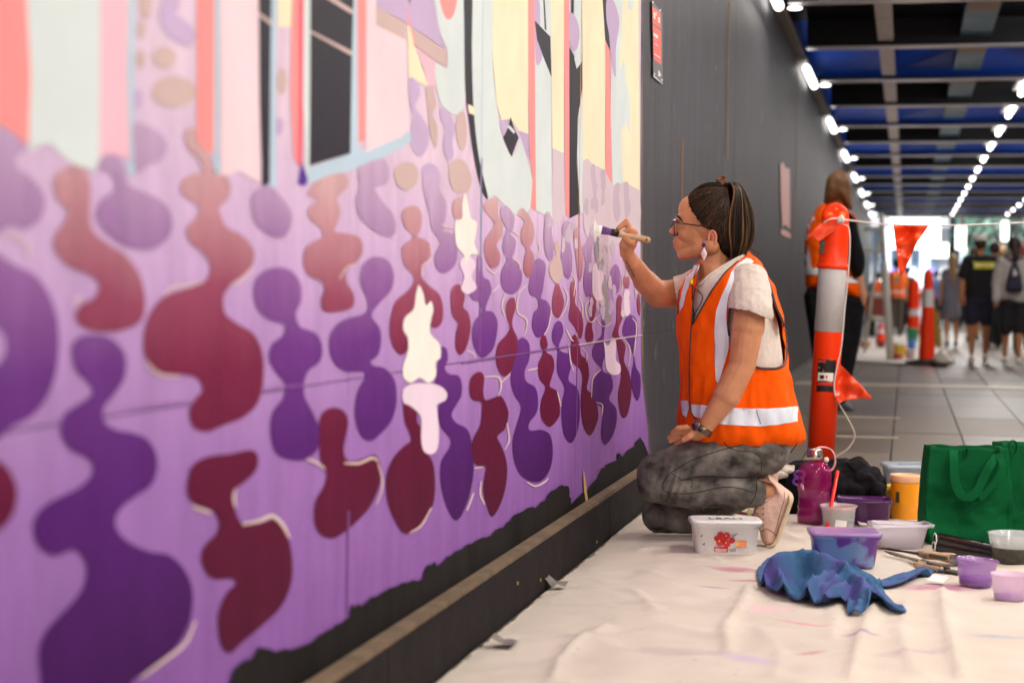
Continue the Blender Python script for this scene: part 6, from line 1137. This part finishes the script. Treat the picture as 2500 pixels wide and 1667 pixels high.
bslab('bristle_tip', .0, .10, .012, .013, .004, .006, M_white); bslab('bristles', .09, .27, .013, .0095, .006, .008, mat('purple_bristles', lin((106, 66, 132)), .6, var=.5, scale=300)); bslab('ferrule', .27, .40, .011, .011, .009, .009, mat('spattered_ferrule', lin((206, 190, 170)), .25, metal=.7, var=.9, scale=160, c2=lin((50, 40, 36))))
hp = [(.40, .010), (.46, .0105), (.54, .007), (.66, .0075), (.78, .0095), (.90, .0112), (.96, .0105), (.99, .007), (1.0, .002)]; tube('handle', [t0 + bd * k for k, _ in hp], [r_ for _, r_ in hp], M_wood, q, 14)
lathe('handle_hole', [(.0042, 0), (0, .0003)], mat('handle_hole_dark', lin((110, 56, 36)), .6), q, t0 + bd * .905 - bn.cross(bu) * (-.0108 if bn.cross(bu).y > 0 else .0108) * -1, 14, axis=-bsd if bsd.y > 0 else bsd)

# ------------------------------------------------------------------ people behind
M_sk2 = mat('skin_far', lin((196, 140, 106)), .55, var=.1); M_skt = mat('skin_tan', lin((184, 124, 84)), .55, var=.1)
def P_(Y): return (lambda u, v, dy=0.: py(u, v, Y + dy))
YBW = 11.96; sB2 = mpp(YBW); W3 = P_(YBW)
def CB(a, ra, b_, rb): return cap(W3(*a), ra * sB2, W3(*b_), rb * sB2, 12)
q = thing('person', base(2040, 1004, 0), 'standing woman with long brown hair and orange vest over black, seen from behind the bollard', 'person')
union('body', [sph(W3(2047, 458), 27 * sB2, .075, 36 * sB2, 10), CB((2047, 480, 0), 18, (2045, 540, 0), 20), CB((2095, 660, -.02), 12, (2107, 720, -.05), 9), CB((2107, 720, -.05), 11, (2108, 742, -.05), 7), CB((2045, 540, 0), 30, (2040, 740, 0), 40), CB((2025, 740, 0), 22, (2020, 985, 0), 13), CB((2055, 740, 0), 22, (2055, 985, 0), 13)], .012, M_sk2, q, 3)
h_ = puff('hair', smooth_closed(S('W', (255, 100), (330, 52), (410, 75), (432, 150), (438, 250), (445, 345), (400, 345), (370, 300), (330, 285), (270, 300), (225, 300), (232, 200)), 3), YBW - .02, .22, mat('long_brown_hair', lin((128, 84, 50)), .45, var=.45, scale=22, stretch=(8, 8, .6), bump=.8, bscale=50), q, 5, 25, wob=.01)
puff('long_sleeve', smooth_closed(S('W', (395, 400), (430, 385), (470, 430), (500, 560), (540, 720), (530, 820), (500, 865), (450, 860), (425, 780), (410, 640)), 3), YBW - .05, .15, M_black, q, 5, 20); puff('long_sleeve', smooth_closed([(1985, 560), (2000, 545), (2008, 620), (1990, 700), (1972, 690), (1972, 620)], 3), YBW + .02, .13, M_black, q, 5, 16)
vb_ = puff('hi_vis_vest', smooth_closed(S('W', (190, 320), (260, 300), (330, 320), (430, 370), (470, 410), (490, 470), (430, 440), (410, 520), (415, 700), (455, 860), (500, 900), (510, 1030), (400, 1025), (250, 1010), (160, 960), (92, 950), (80, 850), (75, 700), (82, 540), (120, 430)), 3), YBW, .26, M_orange, q, 6, 40, wob=.01); v_ = bvh_of(vb_)
for pg in ([(380, 858), (470, 865), (500, 905), (500, 930), (380, 905)], [(82, 790), (180, 795), (180, 850), (92, 850)], [(80, 690), (110, 620), (125, 720), (140, 800), (90, 840), (70, 780)], [(105, 470), (150, 400), (160, 430), (120, 500), (105, 580), (92, 580)]): decal('reflective_stripe', S('W', *pg), v_, M_silver, vb_, .006, 8)
puff('trousers', smooth_closed([(1972, 700), (2100, 722), (2108, 770), (2100, 830), (2085, 900), (2070, 960), (2062, 1000), (2036, 1000), (2034, 900), (2030, 840), (2015, 900), (2010, 985), (1984, 985), (1985, 880), (1972, 790)], 3), YBW, .22, M_black, q, 6, 24, wob=.008)
for a in ([(2040, 985), (2062, 980), (2082, 992), (2086, 1004), (2060, 1010), (2040, 1006)], [(1985, 975), (2005, 975), (2020, 985), (2020, 996), (1990, 998)]): puff('shoe', smooth_closed(a, 3), YBW - .04, .11, mat('black_shoe', (.012, .012, .014), .5), q, 4, 8)
def walker(label, u, vt, vf, top, bot, skin=M_skt, hair=(60, 40, 30), hstyle='short', sleeve='short', legs='shorts', shoe=(225, 222, 220), cap_c=None, bandc=None, pack=None, wide=1., dyt=0., armL=0, armR=0, stride=0.):
    c = pz(u, vf, 0.); Y = c.y; s = mpp(Y); H = (vf - vt) * s; q = thing('person', c, label, 'person'); k = H
    def pt(x, z, y=0.): return c + FR * (x * k * wide) + Vector((0, y * k, z * k))
    mt = lambda col: mat('cloth_%d_%d_%d' % col, lin(col), .85, var=.15, scale=14, bump=.4, bscale=24)
    leg = .018 * 1; B = [sph(pt(0, .935), .048 * k, .055 * k, .062 * k, 10), cap(pt(0, .88), .03 * k, pt(0, .82), .034 * k, 10), cap(pt(0, .78), .045 * k, pt(0, .55), .05 * k, 12)]
    for sgn, ar in ((-1, armL), (1, armR)):
        B += [cap(pt(sgn * .095, .80), .03 * k, pt(sgn * .125, .63), .024 * k, 10), cap(pt(sgn * .125, .63), .023 * k, pt(sgn * .13 + ar, .50, -.02), .017 * k, 10), sph(pt(sgn * .13 + ar, .465, -.02), .018 * k, .014 * k, .028 * k, 8)]
        sy = stride * sgn; B += [cap(pt(sgn * .045, .50), .05 * k, pt(sgn * .048, .27, sy * .3), .034 * k, 10), cap(pt(sgn * .048, .27, sy * .3), .036 * k, pt(sgn * .05, .05, sy), .018 * k, 10)]
        z0 = max(0, sy * .1); union('shoe', [cap(pt(sgn * .05, .028 + z0, sy + .02), .026 * k, pt(sgn * .053, .022 + z0, sy - .04 if False else sy + .07), .022 * k, 10), sph(pt(sgn * .05, .03 + z0, sy - .015), .026 * k, .03 * k, .03 * k, 8)], .012, mt(shoe), q, 2)
    union('body', B, .016, skin, q, 3)
    T = [cap(pt(-.06, .79), .055 * k, pt(.06, .79), .055 * k, 12), cap(pt(-.045, .77), .07 * k, pt(-.03, .55), .075 * k, 12), cap(pt(.045, .77), .07 * k, pt(.03, .55), .075 * k, 12), cap(pt(-.035, .54), .075 * k, pt(.035, .52), .075 * k, 12)]
    for sgn, ar in ((-1, armL), (1, armR)):
        T += [cap(pt(sgn * .09, .80), .042 * k, pt(sgn * .118, .69), .040 * k, 10)]
        if sleeve == 'long': T += [cap(pt(sgn * .118, .70), .038 * k, pt(sgn * .128, .62), .033 * k, 10), cap(pt(sgn * .128, .62), .033 * k, pt(sgn * .13 + ar, .50, -.02), .025 * k, 10)]
    if sleeve == 'none': T = T[:4]
    if legs == 'dress': T += [cap(pt(0, .55), .08 * k, pt(0, .36), .10 * k, 14)]
    tp_ = union('top', T, .016, mt(top), q, 3, crumple(.006, 9, u))
    if legs in ('shorts', 'trousers', 'capri'):
        zl = {'shorts': .33, 'trousers': .07, 'capri': .27}[legs]; L_ = [cap(pt(-.03, .50), .072 * k, pt(.03, .50), .072 * k, 12)]
        for sgn in (-1, 1): L_ += [cap(pt(sgn * .045, .48), .06 * k, pt(sgn * .05, zl, stride * sgn * (.5 if zl < .2 else .2)), (.052 if legs != 'capri' else .044) * k * (.7 if zl < .2 else 1), 12)]
        union('trousers' if legs != 'shorts' else 'shorts', L_, .016, mt(bot), q, 3, crumple(.005, 9, u + 3))
    hm = mat('hair_%d' % hair[0], lin(hair), .5, var=.4, scale=20, stretch=(5, 5, .6)); Hh = [sph(pt(0, .945, -.012), .053 * k, .060 * k, .062 * k, 10)]
    if hstyle == 'long': Hh += [cap(pt(0, .93, -.03), .05 * k, pt(0, .80, -.055), .045 * k, 12), cap(pt(.0, .80, -.055), .045 * k, pt(.005, .72, -.06), .03 * k, 12)]
    if hstyle == 'pony': Hh += [sph(pt(0, .95, -.05), .028 * k, .03 * k, .03 * k, 8), cap(pt(0, .94, -.075), .024 * k, pt(.012, .84, -.085), .026 * k, 10), cap(pt(.012, .84, -.085), .026 * k, pt(.008, .79, -.085), .012 * k, 10)]
    union('hair', Hh, .012, hm, q, 2)
    if cap_c: 
        union('cap', [sph(pt(0, .965, -.005), .060 * k, .066 * k, .048 * k, 10), sph(pt(-.02, .962, .05), .05 * k, .05 * k, .012 * k, 8)], .012, mt(cap_c), q, 2); obj('cap_opening', *sph(pt(.022, .945, -.062), .016 * k, .01 * k, .008 * k, 8), M_black, q)
    tb = bvh_of(tp_)
    if bandc: decal('chest_band', [proj(pt(-.055 * 1., .795)), proj(pt(.115, .795)), proj(pt(.11, .735)), proj(pt(-.045, .735))], tb, mt(bandc), q, .006, 6); 
    if bandc: decal('band_lettering', [proj(pt(-.04, .782)), proj(pt(.10, .782)), proj(pt(.096, .75)), proj(pt(-.034, .75))], tb, mat('band_print', lin((236, 226, 150)), .7), q, .009, 6)
    if pack:
        pc_ = pt(.0, .66, -.1); V = []; pk = [(-.01, .80), (.015, .80), (.045, .72), (.065, .62), (.06, .575), (.0, .56), (-.055, .575), (-.062, .62), (-.04, .72)]
        pp_ = puff('backpack', smooth_closed([proj(pt(a_, b_, -.09)) for a_, b_ in pk], 3), (c + Vector((0, -.09 * k, 0))).y, .16, mt(pack), q, 4, 14)
        decal('backpack_pocket', [proj(pt(a_, b_, -.12)) for a_, b_ in ((-.008, .76), (.012, .73), (.022, .70), (-.012, .69))], bvh_of(pp_), mat('pale_pocket', lin((196, 192, 190)), .7), q, .004, 3)
        for sgn in (-1, 1): tube('backpack_strap', [pt(0, .80, -.09), pt(sgn * .04, .83, -.07), pt(sgn * .07, .84, -.03)], .008 * k, mt(pack), q, 6)
    return q, pt, tb, k
walker('walking man in white cap and black T-shirt with yellow chest-high back band', 2388, 585, 884, (22, 20, 26), (36, 32, 58), cap_c=(226, 218, 210), bandc=(214, 212, 60), stride=.05, wide=1.12)
walker('walking woman in grey hoodie with small navy backpack and dark ponytail', 2470, 590, 890, (176, 168, 162), (24, 22, 28), hair=(46, 26, 24), hstyle='pony', sleeve='long', legs='capri', pack=(46, 42, 66), stride=-.05, wide=1.05)
walker('woman in grey dress with long fair hair walking away, left of the white cap', 2322, 628, 846, (112, 108, 118), (100, 96, 106), hair=(150, 116, 76), hstyle='long', sleeve='none', legs='dress', shoe=(50, 44, 50), stride=.04)
walker('far walker in black partly hidden behind the man in the white cap', 2424, 600, 850, (26, 24, 30), (24, 24, 30), hair=(40, 28, 30), hstyle='short', legs='trousers', shoe=(30, 28, 30), stride=.04)
walker('far fair-haired walker between the white cap and the grey hoodie', 2438, 608, 842, (60, 56, 64), (40, 38, 44), hair=(170, 136, 100), legs='trousers', shoe=(30, 28, 30), sleeve='long')
walker('walker with auburn hair at the right edge behind the grey hoodie', 2496, 602, 868, (150, 140, 138), (70, 60, 64), hair=(86, 34, 34), hstyle='long', sleeve='long', legs='trousers', shoe=(36, 30, 34), stride=.03)
q, pt, tb, k = walker('dark-haired worker in orange vest standing near the folding frame, seen from the side', 2186, 638, 822, (250, 110, 30), (84, 74, 66), hair=(34, 26, 26), legs='trousers', shoe=(60, 50, 50), skin=M_sk2)
decal('reflective_stripe', [proj(pt(-.10, .60)), proj(pt(.10, .60)), proj(pt(.10, .56)), proj(pt(-.10, .56))], tb, M_silver, q, .008, 4); decal('reflective_stripe', [proj(pt(-.03, .78)), proj(pt(.03, .78)), proj(pt(.03, .70)), proj(pt(-.03, .70))], tb, mat('back_print', lin((120, 140, 120)), .8), q, .008, 4)
walker('small far figure in black shirt and orange vest beside the side-on worker', 2212, 655, 812, (36, 30, 34), (40, 36, 44), hair=(34, 26, 26), legs='trousers', shoe=(40, 36, 36))
walker('far crouched-looking worker with orange top behind the brown-haired woman', 2124, 700, 826, (230, 96, 50), (28, 26, 32), hair=(60, 44, 30), legs='trousers', shoe=(40, 36, 36))
for u, vt, vf, lb, tc in ((2352, 655, 802, 'tiny far walker in navy between the grey dress and the white cap', (40, 44, 70)), (2300, 668, 800, 'tiny far walker in pale shirt left of the grey dress', (200, 200, 206)), (2448, 650, 800, 'tiny far walker in red seen past the hoodie', (150, 50, 50))): walker(lb, u, vt, vf, tc, (40, 40, 50), legs='trousers', shoe=(40, 36, 36))
for u, vt, vf, lb, tc, bc in ((2142, 668, 818, 'far worker in orange vest and black shorts behind the folding frame', (240, 96, 30), (24, 24, 28)), (2262, 690, 806, 'tiny far worker in orange beyond the based cone', (236, 90, 40), (60, 56, 60)), (2374, 612, 832, 'far walker in charcoal just left of the white cap', (44, 42, 50), (36, 34, 40)), (2405, 640, 806, 'tiny far walker in pale grey between the black T-shirt and the hoodie', (176, 176, 182), (50, 48, 56)), (2284, 664, 800, 'tiny far walker in blue by the lit white pillar', (80, 110, 160), (50, 50, 60))): walker(lb, u, vt, vf, tc, bc, legs='shorts' if vt < 670 else 'trousers', shoe=(60, 56, 56), stride=.03)
# things on the ground in the middle distance
M_cl2 = mat('far_canvas', lin((222, 212, 202)), .9, var=.08, bump=.6, bscale=6)
pg = [floor_xy(*p_) for p_ in ((2068, 882), (2080, 850), (2110, 826), (2230, 818), (2300, 845), (2322, 886), (2205, 893))]
vs, fs = grid_tri([Vector(p_) for p_ in pg], .25); tag(obj('drop_sheet', [(v.x, v.y, .012 + .03 * max(0, noise.noise(Vector((v.x * 2, v.y * .8, 0))))) for v in vs], [tuple(f) for f in fs], M_cl2), 'pale canvas drop sheet under the second group of workers down the walkway', 'drop sheet')
q = tag(puff('sheet_heap', smooth_closed([(2275, 880), (2290, 858), (2305, 850), (2322, 868), (2332, 885), (2300, 892)], 3), 19.7, .5, M_cl2, None, 4, 10), 'bunched end of the far canvas right of the based cone', 'cloth')
def bucket(label, u, vt, vb, wd, col, rimc=None):
    c = pz(u, vb, .02); s = mpp(c.y); q = thing('paint_bucket', c, label, 'bucket'); r = wd * s / 2; H = (vb - vt) * s
    lathe('bucket_body', [(.86 * r, 0), (r, .8 * H), (1.0 * r, .82 * H)], mat('bucket_%d_%d_%d' % col, lin(col), .4), q, c, 20); lathe('bucket_rim', [(r, .82 * H), (1.06 * r, .86 * H), (1.06 * r, H), (0, H)], mat('bucket_rim_%d_%d_%d' % (rimc or col), lin(rimc or col), .4), q, c, 20)
bucket('yellow paint bucket with white rim on the far canvas left of the based cone', 2197, 838, 872, 30, (244, 190, 40), (232, 226, 216)); bucket('green paint bucket behind the yellow one on the far canvas', 2227, 802, 832, 28, (20, 120, 80)); bucket('blue paint bucket below the green one', 2225, 830, 852, 20, (50, 110, 190)); bucket('dark red paint pot near the foot of the folding frame', 2150, 832, 848, 20, (130, 40, 44)); bucket('orange paint pot at the left of the far canvas', 2112, 832, 848, 24, (206, 130, 60), (220, 200, 180))
bucket('small white pot spotted red right of the yellow bucket', 2222, 856, 876, 22, (220, 200, 200), (200, 90, 90)); bucket('red pot beneath the yellow bucket', 2190, 864, 876, 26, (180, 60, 40)); bucket('small black pot left of the yellow bucket', 2180, 852, 870, 12, (20, 20, 22))
q = thing('folding_frame', base(2165, 880, 0), 'tall pale folding metal frame standing between workers, far left of the based cone', 'frame'); YF = 21.; m_ = mat('pale_frame_paint', lin((206, 200, 190)), .4)
for a, b_, r_ in (((2152, 520), (2158, 640), .03), ((2158, 640), (2174, 878), .045), ((2110, 560), (2150, 556), .02), ((2060, 610), (2152, 612), .02), ((2110, 716), (2160, 722), .03), ((2116, 775), (2162, 780), .03), ((2110, 716), (2090, 860), .03), ((2150, 556), (2110, 860), .02)): tube('frame_tube', [py(*a, YF), py(*b_, YF)], r_, m_, q, 8)
q = thing('brown_banner', base(2290, 850, 0), 'narrow ochre fabric banner leaning behind the based cone', 'banner'); puff('banner_cloth', smooth_closed([(2278, 740), (2290, 770), (2296, 800), (2300, 850), (2288, 852), (2280, 830), (2276, 790)], 3), 26., .12, mat('ochre_cloth', lin((140, 110, 40)), .8), q, 4)
q = tag(puff('mural_board', [(2112, 716), (2160, 720), (2168, 780), (2120, 776)], 21.6, .06, mat('far_print', lin((220, 180, 160)), .6, var=.8, scale=2.5, c2=lin((230, 70, 50))), None, 6, 3), 'distant board patterned orange and cream propped on the folding frame', 'board')
# ------------------------------------------------------------------ the bright street beyond the walkway
def far_box(name, label, cat, u0, v0, u1, v1, Y, dpt, m, parts=()):
    a = py(u0, v1, Y); b_ = py(u1, v0, Y); q = thing(name, a, label, cat); box('sign_casing' if 'sign' in name else 'main_block', ((a.x + b_.x) / 2, Y + dpt / 2, (a.z + b_.z) / 2), (b_.x - a.x, dpt, b_.z - a.z), m, q); return q, a, b_
M_glow = mat('lit_sign_face', (1, .99, .95), emit=4.5); M_glow2 = mat('lit_shopfront', (.75, .86, 1), emit=3); M_glow3 = mat('lit_violet_sign', (.35, .3, 1), emit=1.6)
M_fb = mat('far_white_building', lin((230, 234, 240)), .6, var=.05, scale=.4); M_fsh = mat('far_window_glass', lin((120, 150, 180)), .1)
far_box('lit_sign', 'large glowing white sign board at the walkway mouth behind the pennant', 'sign', 2172, 534, 2296, 606, 52, .6, M_glow); far_box('lit_sign', 'lower glowing white box sign right of the pennant', 'sign', 2275, 594, 2315, 628, 54, .6, M_glow)
q, a, b_ = far_box('shop_building', 'pale shop building closing the street behind the workers', 'building', 2080, 500, 2318, 830, 62, 8, M_fb)
for i in range(7):
    u0 = 2150 + i * 24; box('window', (py(u0, 0, 61.9).x, 61.93, 2.2), (.26, .08, 1.6), M_glow2 if i % 2 else M_fsh, q)
box('fascia_panel', ((a.x + b_.x) / 2 + .4, 61.9, 1.55), (1.5, .1, .16), M_glow3, q); box('awning', ((a.x + b_.x) / 2, 61.2, 3.0), (b_.x - a.x, 1.4, .08), M_fb, q)
far_box('lit_sign', 'narrow glowing blue-white panel above the dark-haired workers', 'sign', 2208, 660, 2270, 700, 56, .4, mat('pale_blue_glow', (.75, .88, 1), emit=2.)); far_box('street_pillar', 'lit white pillar right of the based cone', 'pillar', 2284, 660, 2303, 830, 50, .3, mat('cool_white_glow', (.8, .95, 1), emit=1.6)); far_box('lit_sign', 'tall glowing lantern box hanging left of the white cap', 'sign', 2334, 552, 2358, 608, 50, .4, M_glow); far_box('lit_sign', 'slim glowing tube sign above the grey hoodie', 'sign', 2446, 540, 2462, 588, 50, .3, M_glow); far_box('lit_sign', 'small glowing box sign below the hanging lantern', 'sign', 2344, 606, 2360, 645, 50, .3, mat('pale_blue_glow', (.75, .88, 1), emit=2.))
for i, (u, v, r_) in enumerate(((2213, 660, 3), (2256, 660, 3), (2241, 694, 4), (2147, 682, 6), (2218, 738, 4), (2150, 730, 4), (2370, 655, 4), (2230, 655, 3), (2300, 712, 4), (2166, 670, 3))):
    Yl = 46; tag(obj('street_light', *sph(py(u, v, Yl), r_ * mpp(Yl), r_ * mpp(Yl), r_ * mpp(Yl), 8), mat('street_lamp_glow_%d' % (i % 3), ((1, .95, .8), (.7, .9, 1), (1, .85, .7))[i % 3], emit=5)), 'tiny glowing street lamp beyond the walkway, ' + ('under the pennant tip', 'right of the pennant tip', 'beside the hazy orange post', 'left of the folding frame', 'above the hazy orange post', 'by the folding frame foot', 'left of the white cap', 'beside the violet sign', 'on the white pillar', 'above the side-on worker')[i], 'light', 'distant street lamps')
M_leaf = [mat('leaf_%d' % i, lin(c_), .6, var=.3, scale=.5) for i, c_ in enumerate(((120, 186, 160), (84, 150, 132), (170, 214, 190)))]; M_bark = mat('bark', lin((110, 100, 100)), .9)
def tree(label, u, Y, h0, h1, rx, n, seed):
    rn = random.Random(seed); b0 = py(u, 760, Y); b0.z = 0; q = thing('street_tree', b0, label, 'tree')
    tube('trunk', [b0, b0 + Vector((.1, 0, h0)), b0 + Vector((-.1, 0, (h0 + h1) / 2))], [.28, .2, .1], M_bark, q, 10)
    for k in range(5): a_ = k * 1.26; tube('limb', [b0 + Vector((0, 0, h0 * .9)), b0 + Vector((math.cos(a_) * rx * .5, math.sin(a_) * rx * .5, (h0 + h1) / 2))], [.12, .05], M_bark, q, 6)
    for mi in range(3):
        V = []; F = []
        cl = [(rn.gauss(0, rx * .45), rn.gauss(0, rx * .45), rn.uniform(h0, h1)) for _ in range(26)]
        for k in range(n):
            cx, cy, cz = rn.choice(cl); c_ = b0 + Vector((cx + rn.gauss(0, .35), cy + rn.gauss(0, .35), cz + rn.gauss(0, .3))); a_ = Vector((rn.gauss(0, 1), rn.gauss(0, 1), rn.gauss(0, 1))).normalized() * .16; b2 = a_.orthogonal().normalized() * .09; i = len(V); V += [c_ - a_, c_ + b2, c_ + a_, c_ - b2]; F.append((i, i + 1, i + 2, i + 3))
        o = obj('leaf_clump', V, F, M_leaf[mi], q, False); o['kind'] = 'stuff'
for i, (u, Y, lb, rx) in enumerate(((2325, 64, 'street tree with grey trunk beyond the walkway, left of the hanging lantern', 2.2), (2400, 72, 'street tree above the white-capped man, beyond the walkway', 2.6), (2462, 66, 'street tree above the grey hoodie, beyond the walkway', 2.2), (2540, 70, 'street tree at the right edge beyond the walkway', 2.6), (2270, 80, 'deep green street tree rising behind the shop signs', 3.))): tree(lb, u, Y, 2.0, 5.6, rx, 130, i)
